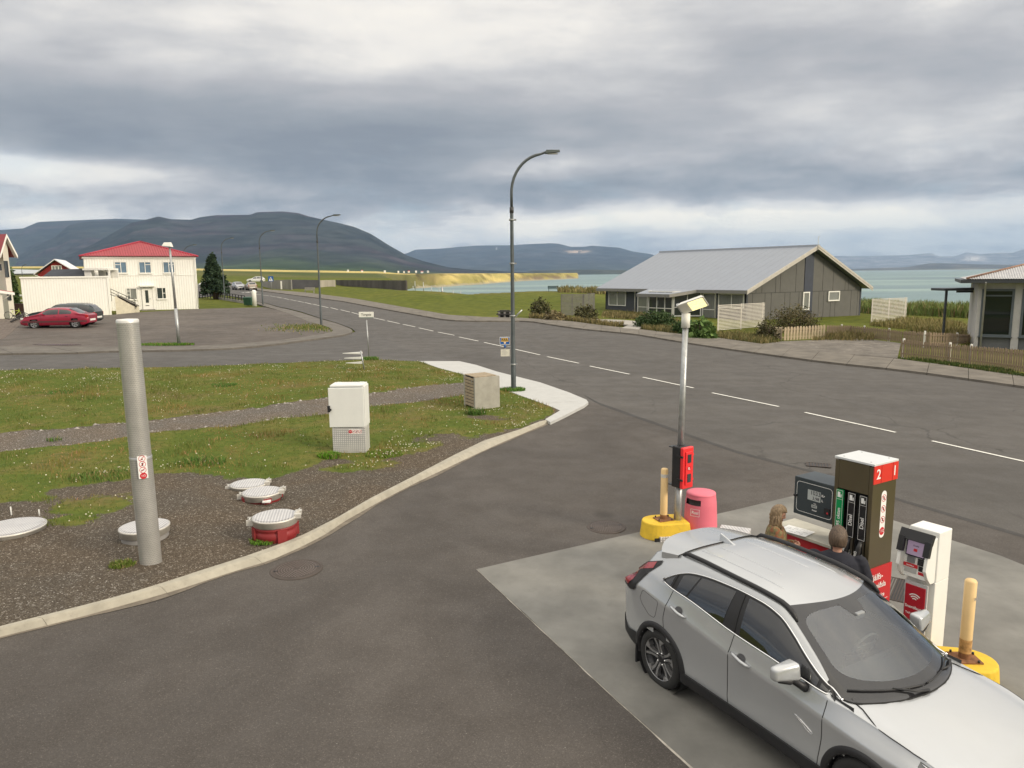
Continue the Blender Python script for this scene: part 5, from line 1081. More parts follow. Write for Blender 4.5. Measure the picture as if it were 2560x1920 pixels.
# tank access shafts with tread-plate lids
m = bpy.data.materials.new('tread_plate'); m.use_nodes = True; t = NT(m.node_tree); b = t.n['Principled BSDF']
co = t.new('ShaderNodeTexCoord').outputs['Object']; s_ = t.new('ShaderNodeSeparateXYZ'); t.l.new(co, s_.inputs[0])
def waves(k):
    u_ = t.math('MULTIPLY', t.math('ADD', s_.outputs[0], t.math('ADD', s_.outputs[1], s_.outputs[2])), k); v_ = t.math('MULTIPLY', t.math('ADD', t.math('SUBTRACT', s_.outputs[0], s_.outputs[1]), t.math('MULTIPLY', s_.outputs[2], -1.)), k)
    return t.math('MULTIPLY', t.math('SINE', u_), t.math('SINE', v_))
wv = waves(62); wf = t.step(wv, .0, .5)
t.l.new(t.mix(t.step(t.noise(co, 4, 5, .6), .3, .7), t.mix(wf, (.44, .43, .44), (.74, .73, .71)), t.mix(wf, (.52, .51, .51), (.80, .79, .77))), b.inputs['Base Color'])
b.inputs['Metallic'].default_value = .35; b.inputs['Roughness'].default_value = .42
bn = t.new('ShaderNodeBump'); bn.inputs['Strength'].default_value = .5; bn.inputs['Distance'].default_value = .006; t.l.new(wf, bn.inputs['Height']); t.l.new(bn.outputs[0], b.inputs['Normal']); TREAD = m
RPL = mat('red_plastic', (.24, .022, .024), .5, var=.12, vs=4)
RIMA = mat('lid_rim', (.64, .62, .57), .45, .35, var=.08, vs=6, dirt=.2)
def shaft(px, py, pl, pr, hb, base, label, rot=0., handle=True):
    """px,py centre of the lid's top ellipse; pl, pr its left and right ends"""
    zt = gz(*G(px, py, .2)[:2])+hb+.10; c_ = PZ(px, py, zt); w_ = abs(PZ(pr, py, zt).x-PZ(pl, py, zt).x)/2
    g_ = gz(c_.x, c_.y)+.07
    o = thing('tank_shaft', label, 'tank cover', (c_.x, c_.y, g_), rot, 'tank access shafts in the gravel'); hh_ = zt-g_
    if base == 'red':
        mb = MB(); mb.lathe([(w_*.93, -.1), (w_*.93, .04), (w_*.97, .07), (w_*.97, hh_*.38), (w_*.93, hh_*.42), (w_*.93, hh_*.5), (w_*.97, hh_*.54), (w_*.97, hh_*.62), (w_*.92, hh_*.66)], 40, caps=False)
        for k in range(4): mb.box((w_*.96*math.cos(k*1.57+.6-rot), w_*.96*math.sin(k*1.57+.6-rot), hh_*.3), (.06, .16, hh_*.62), rz=k*1.57+.6-rot)
        mb.build('shaft_ring', RPL, o)
    else: MB().lathe([(w_*.95, -.1), (w_*.95, hh_*.7)], 40, caps=False).build('shaft_ring', mat('grey_ring', (.30, .29, .28), .6, .2, var=.1), o)
    MB().lathe([(w_*.90, hh_-.13), (w_*1.0, hh_-.13), (w_*1.0, hh_-.035), (w_*1.03, hh_-.03), (w_*1.03, hh_-.005), (w_*1.0, hh_)], 48, caps=False).build('rim', RIMA, o)
    MB().lathe([(0, hh_+.004), (w_*.99, hh_+.0)][::-1], 48, caps=False).lathe([(0, hh_+.012)]*1+[(w_*.9, hh_+.006)], 48, caps=False).build('lid', TREAD, o)
    if handle:
        mb = MB(); mb.box((w_*1.05, .10, hh_-.0), (.11, .09, .075)).box((w_*1.05, -.10, hh_), (.11, .09, .075)).hexa([(w_*.86, -.05, hh_), (w_*1.08, -.05, hh_), (w_*1.08, .05, hh_), (w_*.86, .05, hh_)], [(w_*.88, -.02, hh_+.03), (w_*1.16, -.03, hh_+.11), (w_*1.16, .03, hh_+.11), (w_*.88, .02, hh_+.03)]); mb.build('hinge', RIMA, o)
        mb = MB(); mb.box((-w_*1.06, .09, hh_-.07), (.14, .03, .10)).box((-w_*1.06, -.09, hh_-.07), (.14, .03, .10)).box((-w_*1.11, 0, hh_-.07), (.03, .20, .10)); mb.build('clasp', RIMA, o)
    return o
s1_ = shaft(687, 1289, 632, 738, .35, 'red', 'round tread plate lid on a tall red plastic ring, nearest the kerb', R(12))
s2_ = shaft(655, 1228, 608, 700, .14, 'red', 'round aluminium lid on a low red ring, between two others', R(8))
s3_ = shaft(622, 1208, 578, 664, .05, 'grey', 'round tread plate lid lying furthest back next to the grass', R(10))
s4_ = shaft(361, 1314, 304, 416, .19, 'grey', 'tank lid on a grey ring, half hidden behind the perforated column', 0, False)
s5_ = shaft(30, 1316, -45, 97, .06, 'grey', 'wide low tread plate lid with a black padlock, cut by the left edge', 0, False)
MB().box((-.30, -.56, .12), (.07, .05, .09)).build('padlock', BLACK, s5_); MB().tube([(-.2, .3, .2), (-.2, .3, .36)], .012, 6).tube([(.35, .25, .2), (.35, .25, .32)], .012, 6).build('handle', WHITE, s5_)
pc_ = G(667, 1257, .12); tag(MB().box((0, 0, .0), (.15, .11, .03), rz=.1).build('paper_scrap', PR['white']), 'crumpled white paper scrap lying in front of the middle red tank ring', 'paper').location = (pc_.x, pc_.y, pc_.z+.03)
# white cabinet on tread-plate base
cA, cB, cC = G(833, 1128, .12), G(915, 1128.5, .12), G(929, 1114, .12)
dx_ = (cB-cA); dx_.z = 0; Wc = dx_.length; ang_ = math.atan2(dx_.y, dx_.x); dp = max(.35, (cC-cB).length*.9)
cab = thing('electric_cabinet', 'white utility cabinet on a tread plate base standing on the verge', 'cabinet', cA, ang_)
zt_ = PY(833, 968, cA.y).z-cA.z; zm = PY(833, 1070, cA.y).z-cA.z
MB().box((Wc/2, dp/2, zm/2-.03), (Wc, dp, zm+.06)).build('base', TREAD, cab, bev=.004)
MB().box((Wc/2-.01, dp/2+.08, zm+(zt_-zm)/2), (Wc*1.04, dp-.0, zt_-zm)).build('housing', mat('cabinet_white', (.74, .75, .73), .4, var=.03), cab, bev=.012)
MB().box((Wc/2-.03, -.0, zm+(zt_-zm)/2), (Wc*1.06, .05, zt_-zm-.04)).build('door', MT['cabinet_white'], cab, bev=.01)
MB().box((Wc/2-.02, dp/2+.06, zt_+.02), (Wc*1.0, dp*1.05, .04)).box((Wc*.15, dp*.8, zt_+.05), (.12, .10, .03)).box((Wc*.85, dp*.8, zt_+.05), (.12, .10, .03)).build('lid', MT['cabinet_white'], cab, bev=.006)
MB().box((-.045, -.05, zm+(zt_-zm)*.48), (.06, .07, .16)).box((-.015, -.06, zm+(zt_-zm)*.46), (.07, .03, .05)).build('latch', BLACK, cab)
safety_sticker(cab, face((Wc*.70, -.003, zm-.10), (1, 0, 0), (0, -1, 0)), .33, .125, False)
# concrete bin housing with timber slats
bA, bM, bB = G(1160, 1012, .12), G(1188, 1024, .12), G(1250, 1017, .12)
bh = thing('bin_housing', 'concrete block housing with timber slat front and top beside the white pavement', 'bin housing', bM)
zb_ = PY(1188, 945, bM.y).z-bM.z; e1 = (bB-bM); e1.z = 0; e2 = (bA-bM); e2.z = 0
e1n, e2n = e1.normalized(), e2.normalized(); L1, L2 = e1.length, max(e2.length, .9)
CON2 = mat('cast_concrete', (.36, .345, .30), .85, var=.14, vs=3, bump=.25, bs=40, dirt=.3, dcol=(.24, .22, .19))
def bb(a0, a1, b0, b1, z0, z1, nm, mm, sw=0.):
    q = [e1n*a+e2n*b_ for a, b_ in ((a0, b0), (a0, b1), (a1, b1), (a1, b0))]
    lo_ = [Vector((v.x, v.y, z0)) for v in q]; hi_ = [Vector((v.x, v.y, z1)) for v in q]
    ar = (q[1]-q[0]).cross(q[2]-q[1]).z
    if ar < 0: lo_, hi_ = lo_[::-1], hi_[::-1]
    return MB().hexa(lo_, hi_).build(nm, mm, bh, bev=.008)
bb(0, L1, 0, .10, -.1, zb_, 'side_wall', CON2); bb(0, L1, L2-.10, L2, -.1, zb_, 'side_wall', CON2); bb(L1-.10, L1, .10, L2-.10, -.1, zb_, 'back_wall', CON2)
SLT = mat('weathered_slat', (.36, .29, .20), .8, var=.2, vs=6)
for i in range(9): bb(.0, .03, .11, L2-.11, .06+i*(zb_-.08)/9, .06+(i+.80)*(zb_-.08)/9, 'slat', SLT)
for i in range(9): bb(.04+i*(L1-.14)/9, .04+(i+.80)*(L1-.14)/9, .0+.02, L2-.02, zb_, zb_+.03, 'slat', SLT)
bb(.05, L1-.12, .12, L2-.12, 0, zb_-.05, 'inner_bin', BLACK)
bb(-.02, 0.0, .2, .24, zb_-.2, zb_-.1, 'latch', GALV)
# street lamps
def lamp(px, py, ptop, arm_px, label, head=True, S_=1.0):
    b0 = G(px, py, .08); Ht = PY(px, ptop, b0.y).z-b0.z; reach = abs(PY(arm_px, ptop, b0.y).x-b0.x)
    o = thing('street_lamp', label, 'street lamp', b0, 0, 'dark curved street lamps along the main road')
    k = Ht/9.2
    MB().lathe([(.10*k, -.1), (.10*k, Ht*.13), (.085*k, Ht*.14), (.075*k, Ht*.40), (.065*k, Ht*.75)], 14, caps=False).build('pole', POLE, o)
    MB().lathe([(.08*k, Ht*.748), (.08*k, Ht*.772)], 14).build('collar', mat('pole_collar', (.05, .05, .05), .5, var=0), o)
    pts = [(0, 0, Ht*.76), (0, 0, Ht*.83)]+[(reach*.72*(1-math.cos(a))*1.0, 0, Ht*.83+Ht*.155*math.sin(a)) for a in np.linspace(.1, 1.45, 10)]
    e = pts[-1]; pts.append((reach*.80, 0, Ht*.995)); MB().tube([(a, 0, z) for a, _, z in pts], [.055*k]*(len(pts)-2)+[.045*k, .042*k], 10).build('arm', POLE, o)
    MB().hexa([(reach*.74, -.13*k, Ht*.985), (reach*1.06, -.10*k, Ht*.992), (reach*1.06, .10*k, Ht*.992), (reach*.74, .13*k, Ht*.985)], [(reach*.76, -.10*k, Ht*1.0), (reach*1.05, -.06*k, Ht*1.0), (reach*1.05, .06*k, Ht*1.0), (reach*.76, .10*k, Ht*1.0)]).build('head', mat('lamp_head', (.06, .075, .07), .5, var=.05), o, bev=.01)
    MB().box((reach*.9, 0, Ht*.985), (reach*.22, .14*k, .03)).build('diffuser', mat('lamp_diffuser', (.35, .35, .32), .3, var=0), o)
    return o, Ht
L1o, H1 = lamp(1284, 975, 376, 1393, 'tall dark street lamp by the bus stop sign, nearest of the curved lamps')
lamp(803.5, 813, 536, 848, 'dark street lamp on the corner pavement behind the street name sign')
lamp(657.5, 762, 575, 685, 'dark street lamp next to the green wheelie bin and white post')
lamp(562, 748, 594, 583, 'street lamp seen over the spruce tree', )
lamp(468, 745, 611, 490, 'furthest street lamp, seen over the right end of the red roof')
lamp(62, 745, 661, 40, 'pale thin street lamp behind the cream house at the far left')
for f_ in (.72, .54, .32, .107+.005): MB().lathe([(.105, H1*f_-.03), (.105, H1*f_+.03)], 12).box((.13, 0, H1*f_), (.08, .05, .06)).build('clamp_band', mat('band', (.35, .36, .36), .4, .6, var=0), L1o)
MB().tube([(.08, 0, H1*.315), (.36, 0, H1*.345)], .03, 6).build('flag_socket', GALV, L1o)
zb1 = PY(1262, 852, L1o.location.y).z-L1o.location.z; zb2 = PY(1263, 882, L1o.location.y).z-L1o.location.z; bxx = PY(1262, 852, L1o.location.y).x-L1o.location.x
bs = thing('bus_stop_sign', 'blue bus stop sign with a yellow bus, timetable plate below, clamped to the lamp', 'sign', L1o.location)
w_, h_ = .385, .29
MB().box((bxx, 0, zb1), (w_, .02, h_)).build('backing', PR['white'], bs, bev=.004)
mb = MB(); rquad(mb, -w_/2+.015, w_/2-.015, -h_/2+.015, h_/2-.015, 0, 0); rquad(mb, -.13, .13, -.005, .11, .002, 1); rquad(mb, -.145, .145, -.03, 0.02, .002, 1)
for i in range(3): rquad(mb, -.115+i*.078, -.055+i*.078, .04, .09, .004, 2)
disc(mb, (0, -.075), .042, .004, mi=1); disc(mb, (0, -.075), .03, .006, mi=3)
o = mb.build('sign_face', [PR['blue'], PR['yellow'], PR['black'], PR['white']], bs); o.matrix_basis = face((bxx, -.012, zb1), (1, 0, 0), (0, -1, 0))
text('S', .05, face((bxx, -.021, zb1-.075), (1, 0, 0), (0, -1, 0)), PR['red'], bs)
MB().tube([(bxx, .0, zb1-h_/2), (bxx, 0, zb1-.27)], .035, 8).build('socket', PR['blue'], bs); MB().tube([(bxx, 0, (zb1+zb2)/2-.0), (0, 0, (zb1+zb2)/2-.0)], .022, 6).tube([(bxx, 0, zb1-.27), (bxx, 0, zb2+.1)], .012, 6).build('bracket', GALV, bs)
MB().box((bxx+.015, -.01, zb2), (.35, .015, .27)).build('timetable', mat('timetable', (.66, .63, .54), .5, var=.05), bs)
mb = MB()
for i in range(6): rquad(mb, -.14, .02+.1*((i*37) % 5)/5, .08-i*.032, .088-i*.032, 0)
o = mb.build('print_lines', PR['grey'], bs); o.matrix_basis = face((bxx+.015, -.019, zb2), (1, 0, 0), (0, -1, 0))
b0 = G(448, 862, .09); ht = PY(423, 606, b0.y).z-b0.z; tx_ = PY(430, 650, b0.y).x
ll = thing('lot_lamp', 'slender galvanised lamp post with a white hood at the edge of the gravel lot', 'street lamp', b0)
leanx = -.10
MB().tube([(0, 0, -.1), (leanx*.35, 0, ht*.36)], [.10, .09], 12).build('lower_pole', GALV, ll); MB().tube([(leanx*.35, 0, ht*.35), (leanx, 0, ht*.965)], [.075, .055], 12).build('upper_pole', GALV, ll)
MB().hexa([(leanx-.42, -.13, ht*.965), (leanx+.16, -.16, ht*.955), (leanx+.16, .16, ht*.955), (leanx-.42, .13, ht*.965)], [(leanx-.30, -.06, ht*1.0), (leanx+.10, -.08, ht*1.0), (leanx+.10, .08, ht*1.0), (leanx-.30, .06, ht*1.0)]).build('hood', WHITE, ll, bev=.03)
xx, yy, zz_, hh_, cc_ = tuft(420, 858, 1.9, .14, 1500, (.06, .13, .015)); yy = b0.y+(yy-yy.mean())*.35; blades('lot_grass', xx+.0, yy, np.full(len(xx), b0.z), hh_, .05, cc_, .8, label='strip of bright green grass around the foot of the lot lamp', cat='grass')
g_ = G(800, 818, .1); n__ = 2500; xx = g_.x+rng.normal(0, 1.6, n__); yy = g_.y+rng.normal(0, 1.7, n__)-xx*.0; ok = inpoly(xx, yy, [(p.x, p.y) for p in lot]); xx, yy = xx[ok], yy[ok]
blades('corner_grass', xx, yy, gz(xx, yy)+.08, rng.uniform(.05, .16, len(xx)), .05, gcolors(len(xx), (.06, .13, .015), dry=.25), .8, label='green grass patch at the tip of the gravel lot by the second lamp', cat='grass')
# street name sign, little hotel arrows
b0 = G(923, 896, .05); zt_ = PY(919, 800, b0.y).z-b0.z; zc_ = PY(915.5, 786.5, b0.y)
sg = thing('street_sign', 'white street name sign reading Túngata on a galvanised post at the junction', 'sign', b0)
lx_ = zc_.x-b0.x
MB().tube([(0, 0, -.05), (lx_*.9, 0, zt_)], .032, 8).build('post', GALV, sg)
ws = abs(PY(934, 786, b0.y).x-PY(897, 786, b0.y).x); hs_ = abs(PY(915, 779.5, b0.y).z-PY(915, 793, b0.y).z)
MB().box((lx_, 0, zc_.z-b0.z), (ws, .03, hs_)).build('plate', WHITE, sg, bev=.02); MB().box((lx_+.02, .0, zc_.z-b0.z-hs_/2-.03), (ws*.86, .05, .04)).build('clamp', mat('clamp_green', (.20, .24, .22), .5), sg)
text('Túngata', hs_*.58, face((lx_, -.017, zc_.z-b0.z), (1, 0, 0), (0, -1, 0)), PR['black'], sg)
b0 = G(911, 924, .12); ht = PY(904, 877, b0.y).z-b0.z
ar = thing('arrow_post', 'short leaning post with three thin white direction plates seen edge on', 'sign', b0)
MB().tube([(0, 0, -.05), (-.13, 0, ht)], .035, 8).build('post', GALV, ar)
for i in range(3):
    z = ht-.14-i*.22; MB().hexa([(-.12, -.02, z-.015), (-.12, .30, z-.015), (-.98+i*.06, .14, z+.01), (-.98+i*.06, .10, z+.01)][::-1], [(-.12, -.02, z+.07), (-.12, .30, z+.07), (-.98+i*.06, .14, z+.03), (-.98+i*.06, .10, z+.03)][::-1]).build('direction_plate', WHITE, ar)
# forecourt lamp, extinguisher box, litter bin, bollards
lb = G(1692, 1338, .016)
fl = thing('forecourt_lamp', 'lit white floodlight on a galvanised pole beside the pink litter bin', 'lamp', lb)
lt = PY(1714, 812, lb.y); ht = lt.z-lb.z; lxx = lt.x-lb.x
MB().hexa([(-.14, -.14, 0), (.14, -.14, 0), (.14, .14, 0), (-.14, .14, 0)], [(-.14, -.14, .025), (.14, -.14, .025), (.14, .14, .025), (-.14, .14, .025)]).tube([(0, 0, .02), (lxx*.3, 0, ht*.30)], [.072, .066], 14).build('base', GALV, fl)
for a in range(4): MB().hexa([(math.cos(a*1.57+.78)*.06-.008, math.sin(a*1.57+.78)*.06-.008, .02), (math.cos(a*1.57+.78)*.17+.008, math.sin(a*1.57+.78)*.17-.008, .02), (math.cos(a*1.57+.78)*.17+.008, math.sin(a*1.57+.78)*.17+.008, .02), (math.cos(a*1.57+.78)*.06-.008, math.sin(a*1.57+.78)*.06+.008, .02)], [(math.cos(a*1.57+.78)*.06-.008, math.sin(a*1.57+.78)*.06-.008, .22), (math.cos(a*1.57+.78)*.065+.008, math.sin(a*1.57+.78)*.065-.008, .22), (math.cos(a*1.57+.78)*.065+.008, math.sin(a*1.57+.78)*.065+.008, .22), (math.cos(a*1.57+.78)*.06-.008, math.sin(a*1.57+.78)*.06+.008, .22)]).build('gusset', GALV, fl)
MB().tube([(lxx*.3, 0, ht*.30), (lxx, 0, ht)], [.058, .050], 14).build('pole', GALV, fl)
MB().tube([(lxx*.985, 0, ht-.05), (lxx*1.03, 0, ht+.20)], [.075, .075], 14).build('spigot', WHITE, fl)
hc_ = PY(1738, 758, lb.y-.15)-lb
Mh = Matrix.Translation(hc_) @ Matrix.Rotation(R(-25), 4, 'Z') @ Matrix.Rotation(R(-20), 4, 'Y') @ Matrix.Rotation(R(-34), 4, 'X')
o = MB().hexa([(-.28, -.16, -.035), (.20, -.16, -.035), (.20, .16, -.035), (-.28, .16, -.035)], [(-.22, -.12, .035), (.15, -.11, .045), (.15, .11, .045), (-.22, .12, .035)]).build('head', WHITE, fl, bev=.012); o.matrix_basis = Mh
o = MB().box((.03, 0, -.040), (.26, .26, .012)).build('led_panel', mat('led', (.9, .85, .5), .4, var=.4, vs=18, emit=(1., .87, .38), es=1.1), fl); o.matrix_basis = Mh
o = MB().box((-.27, 0, -.005), (.05, .27, .055)).build('heat_sink', GALV, fl); o.matrix_basis = Mh
bx = thing('extinguisher_box', 'red and black fire extinguisher box strapped to the floodlight pole', 'box', (lb.x, lb.y, lb.z))
c0 = PY(1713, 1168, lb.y-.16)-lb; hx = abs(PY(1713, 1116, lb.y-.2).z-PY(1713, 1219, lb.y-.2).z); wx_ = .27
Mb = Matrix.Translation((c0.x, c0.y, c0.z)) @ Matrix.Rotation(R(34), 4, 'Z')
REDP = mat('bright_red_plastic', (.78, .03, .035), .4, var=.03)
def pb(nm, mm, c, d, bev=.01): o = MB().box(c, d).build(nm, mm, bx, bev=bev); o.matrix_basis = Mb; return o
pb('case', BLACK, (0, .10, 0), (wx_, .20, hx), .02); dr_ = pb('door', REDP, (0, -.035, 0), (wx_*1.02, .07, hx*1.0), .02)
o = MB().box((0, -.082, 0), (wx_*.60, .02, hx*.80)).build('door_relief', REDP, dr_, bev=.006)
for s_ in (1, -1): o = MB().box((.0, -.095, s_*hx*.235), (.085, .012, .15)).build('view_slot', GLASSD, dr_)
mb = MB(); rquad(mb, -.045, .045, -.035, .035, 0); o = mb.build('sticker', PR['red'], dr_); o.matrix_basis = face((0, -.094, 0), (1, 0, 0), (0, -1, 0)); text('it.', .075, face((0, -.096, 0), (1, 0, 0), (0, -1, 0)), PR['white'], dr_)
for s_ in (1, -1): pb('hinge', BLACK, (-wx_/2-.005, .0, s_*hx*.28), (.03, .14, .035), .004); pb('clip', REDP, (wx_/2+.01, -.03, s_*hx*.3), (.03, .05, .04), .004)
for s_ in (1, -1): pb('strap', DKGREY, (-.06, .22, s_*hx*.46), (.14, .12, .02), .002)
bt = PY(1752, 1240, lb.y+.15); bg_ = G(1752, 1352, .016);
bin_ = thing('litter_bin', 'pink plastic litter bin with Rusl label beside the floodlight pole', 'litter bin', (PY(1751, 1300, lb.y+.15).x, lb.y+.15, gz(lb.x, lb.y)+.016))
PINK = mat('pink_plastic', (.74, .17, .23), .45, var=.05); hbn = PY(1750, 1228, lb.y+.15).z-bin_.location.z; rb = abs(PY(1788, 1245, lb.y+.15).x-PY(1717, 1245, lb.y+.15).x)/2
mb = MB(); nB = 48; z0o, z1o = hbn*.74, hbn*.87
rows = [(rb*1.18, 0), (rb*1.08, z0o), (rb*1.03, z1o), (rb*1.0, hbn*.95)]
for i in range(3):
    for k in range(nB):
        a0_, a1_ = 2*math.pi*k/nB, 2*math.pi*(k+1)/nB; mid = (a0_+a1_)/2
        if i == 1 and abs(((mid-R(222)+math.pi) % (2*math.pi))-math.pi) < .62: continue
        (r0_, z0_), (r1_, z1_) = rows[i], rows[i+1]
        mb.add([(r0_*math.cos(a0_), r0_*math.sin(a0_), z0_), (r0_*math.cos(a1_), r0_*math.sin(a1_), z0_), (r1_*math.cos(a1_), r1_*math.sin(a1_), z1_), (r1_*math.cos(a0_), r1_*math.sin(a0_), z1_)], [(0, 1, 2, 3)], smooth=True)
mb.build('body', PINK, bin_); MB().lathe([(rb*1.0, hbn*.945), (rb*1.02, hbn*.955), (rb*.98, hbn*.985), (rb*.8, hbn*1.0), (0, hbn*1.01)], 48, caps=False).build('lid', PINK, bin_)
MB().lathe([(rb*.92, .3), (rb*.92, hbn*.80)], 32).lathe([(rb*.95, hbn*.81), (rb*.9, hbn*.94)], 32, caps=False).build('liner', mat('bin_liner', (.03, .02, .02), .6), bin_)
aL = R(236); rl = rb*1.115; Ml = Matrix.Rotation(aL, 4, 'Z') @ Matrix.Translation((rl, 0, hbn*.58)) @ face((0, 0, 0), (0, 1, 0), (1, 0, .12)) @ Matrix.Translation((0, 0, .012))
mb = MB()
for x0, x1, y0, y1 in ((-.085, .085, .058, .064), (-.085, .085, -.064, -.058), (-.085, -.079, -.058, .058), (.079, .085, -.058, .058)): rquad(mb, x0, x1, y0, y1, 0)
o = mb.build('label_border', PR['white'], bin_); o.matrix_basis = Ml; text('Rusl', .075, Ml, PR['white'], bin_)
pk = G(1668, 1350, .016); o = tag(MB().box((0, 0, .045), (.34, .16, .09), rz=R(12)).build('plate_block', TREAD, bev=.006), 'small tread plate block on the slab at the foot of the floodlight', 'block'); o.location = (pk.x, pk.y, pk.z)
pk = PZ(1835, 1340, .35); o = tag(MB().box((0, 0, -.15), (.50, .45, .50), rz=R(-25)).build('plate_cover', TREAD, bev=.01), 'tread plate cover box behind the silver car, right of the pink bin', 'box'); o.location = (pk.x, pk.y, pk.z)
YEL = mat('yellow_concrete', (.72, .48, .035), .7, var=.10, vs=5, dirt=.35, dcol=(.25, .19, .06), bump=.2)
PEACH = mat('yellow_tube', (.74, .52, .25), .5, var=.06, vs=3); RUST = mat('rust', (.22, .10, .045), .9, var=.4, vs=12)
def bollard(bpos, tz, rot, label, half, band=False):
    o = thing('bollard', label, 'bollard', bpos, rot, 'yellow bollards on concrete bases')
    pts = [(half, -.27), (half, .27)]+[(.12+(-half-.12+.0)*math.sin(a)*1.0+0, .27*math.cos(a)) for a in np.linspace(0.0, math.pi, 14)][0:]
    pts = [(half, -.27), (half, .27), (-half*.2, .29)]+[(-half*.2-half*.8*math.sin(a), .29*math.cos(a)) for a in np.linspace(.15, math.pi-.15, 12)]+[(-half*.2, -.29)]
    mb = MB(); n2 = len(pts); lo_ = [(x*1.08, y*1.12, 0) for x, y in pts]; hi_ = [(x, y, .30) for x, y in pts]
    mb.add(lo_+hi_, [list(range(n2)), list(range(n2, 2*n2))[::-1]]+[(i, (i+1) % n2, (i+1) % n2+n2, i+n2)[::-1] for i in range(n2)]); mb.build('base_block', YEL, o, bev=.02)
    MB().box((0, 0, .31), (.30, .26, .018), rz=.2).build('foot_plate', RUST, o)
    for a, b_ in ((-1, -1), (1, -1), (1, 1), (-1, 1)): MB().lathe([(.014, .318), (.014, .345)], 6, M=Matrix.Translation((a*.12, b_*.10, 0))).build('bolt', BLACK, o)
    MB().lathe([(.066, .318), (.066, .40)], 20, caps=False).build('rusty_foot', RUST, o)
    MB().lathe([(.065, .39), (.065, tz-.02), (.05, tz), (0, tz+.005)], 20, caps=False).build('tube', PEACH, o)
    if band: MB().lathe([(.0665, tz-.16), (.0665, tz-.10)], 20, caps=False).build('reflector', mat('reflector', (.62, .60, .55), .4, var=0), o)
    return o
p1_ = G(1659, 1300, .3); b1 = bollard((p1_.x, p1_.y, gz(p1_.x, p1_.y)+.012), PY(1661, 1171, p1_.y).z-gz(p1_.x, p1_.y)-.012, R(8), 'peach bollard on a chipped yellow concrete block, left of the floodlight pole', .40, True)
MB().box((-.22, -.31, .03), (.10, .03, .06)).build('lifting_slot', BLACK, b1)
p2_ = PZ(2412, 1632, .32); b2_ = bollard((p2_.x, p2_.y, gz(p2_.x, p2_.y)+.016), PY(2434, 1452, p2_.y).z-gz(p2_.x, p2_.y), R(165), 'rusting peach bollard on a yellow concrete block beside the payment kiosk', .35)
MB().lathe([(.0662, .39), (.0662, .56)], 20, caps=False).build('rust_patch', mat('rust_paint', (.45, .26, .10), .8, var=.5, vs=14), b2_)
text('ÖHE', .045, face((.0, -.0, 1.02), (1, 0, 0), (0, 0, 1)) if 0 else Matrix.Rotation(R(-150-68), 4, 'Z') @ Matrix.Translation((.067, 0, PY(2434, 1452, p2_.y).z-gz(p2_.x, p2_.y)-.22)) @ face((0, 0, 0), (0, 1, 0), (1, 0, 0)), PR['grey'], b2_)
# fuel pump
zP = 2.27; q = [PZ(2089.5, 1143.7, zP), PZ(2186, 1166, zP), PZ(2258, 1155, zP), PZ(2158, 1131, zP)]
pd_ = (q[1]-q[0]); Lf = pd_.length; pa_ = math.atan2(pd_.y, pd_.x); sd2 = (q[2]-q[1]).length; o0 = q[0]; zg = gz(o0.x, o0.y)+.016
pump = thing('fuel_pump', 'bronze fuel pump with red signs, three nozzles and numbers 2 and 1 on top', 'fuel pump', (o0.x, o0.y, zg), pa_); HP = zP-zg
pm = mat('bronze_panel', (.105, .085, .048), .38, .35, var=.08, vs=2, coat=.2); WPT = mat('pump_white', (.62, .64, .65), .45, var=.03)
MB().box((Lf-.03, sd2/2, HP/2-.01), (.06, sd2, HP-.02)).build('side_panel', pm, pump, bev=.006); MB().box((.03, sd2/2, HP/2-.01), (.06, sd2, HP-.02)).build('side_panel', pm, pump, bev=.006)
MB().box((Lf/2, sd2/2, HP/2), (Lf-.13, sd2*.48, HP-.06)).build('core', BLACK, pump)
for y_, s_ in ((.035, 1), (sd2-.035, -1)):
    MB().box((Lf/2, y_, HP-.21), (Lf-.125, .07, .40)).build('top_panel', pm, pump, bev=.004)
    for k in range(3): MB().box((.11+(Lf-.22)*(k)/2.0, y_+.03*s_, HP/2-.22), (.022 if k != 1 else .03, .05, HP-.46)).build('rib', mat('pump_trim', (.14, .12, .09), .35, .5, var=0), pump)
MB().box((Lf/2, sd2/2, .10), (Lf*.94, sd2*.9, .20)).build('plinth', DKGREY, pump)
tp = MB().box((Lf/2, sd2/2, HP+.012), (Lf+.02, sd2+.02, .03)).build('top', WPT, pump, bev=.005)
for x_, y_ in ((.15, .12), (.85, .12), (.15, .88), (.85, .88)): MB().lathe([(.012, HP+.027), (.012, HP+.032), (0, HP+.033)], 8, M=Matrix.Translation((Lf*x_, sd2*y_, 0)), caps=False).build('bolt', GALV, pump)
Ms = lambda y_, z_, off=.002: face((Lf+off, y_, z_), (0, 1, 0), (1, 0, 0))
band = MB().box((Lf+.006, sd2/2, HP-.125), (.012, sd2+.012, .245)).build('number_band', mat('sign_red', (.66, .035, .025), .4, var=.02), pump)
text('2', .19, Ms(.09, HP-.125, .014), PR['white'], band); text('1', .19, Ms(sd2-.075, HP-.125, .014), PR['white'], band)
mb = MB(); mb.box((Lf+.0135, sd2*.29, HP-.125), (.003, .003, .24)).box((Lf+.0135, sd2*.77, HP-.125), (.003, .003, .24)); mb.build('band_joint', mat('dark_red', (.3, .01, .01), .5, var=0), band)
mb = MB(); rw, rh_ = .058, .27; pts = [(rw*math.cos(a), rh_+rw*math.sin(a)) for a in np.linspace(0, math.pi, 9)]+[(rw*math.cos(a), -rh_+rw*math.sin(a)) for a in np.linspace(math.pi, 2*math.pi, 9)]
mb.add([(a, b_, 0) for a, b_ in pts], [list(range(len(pts)))])
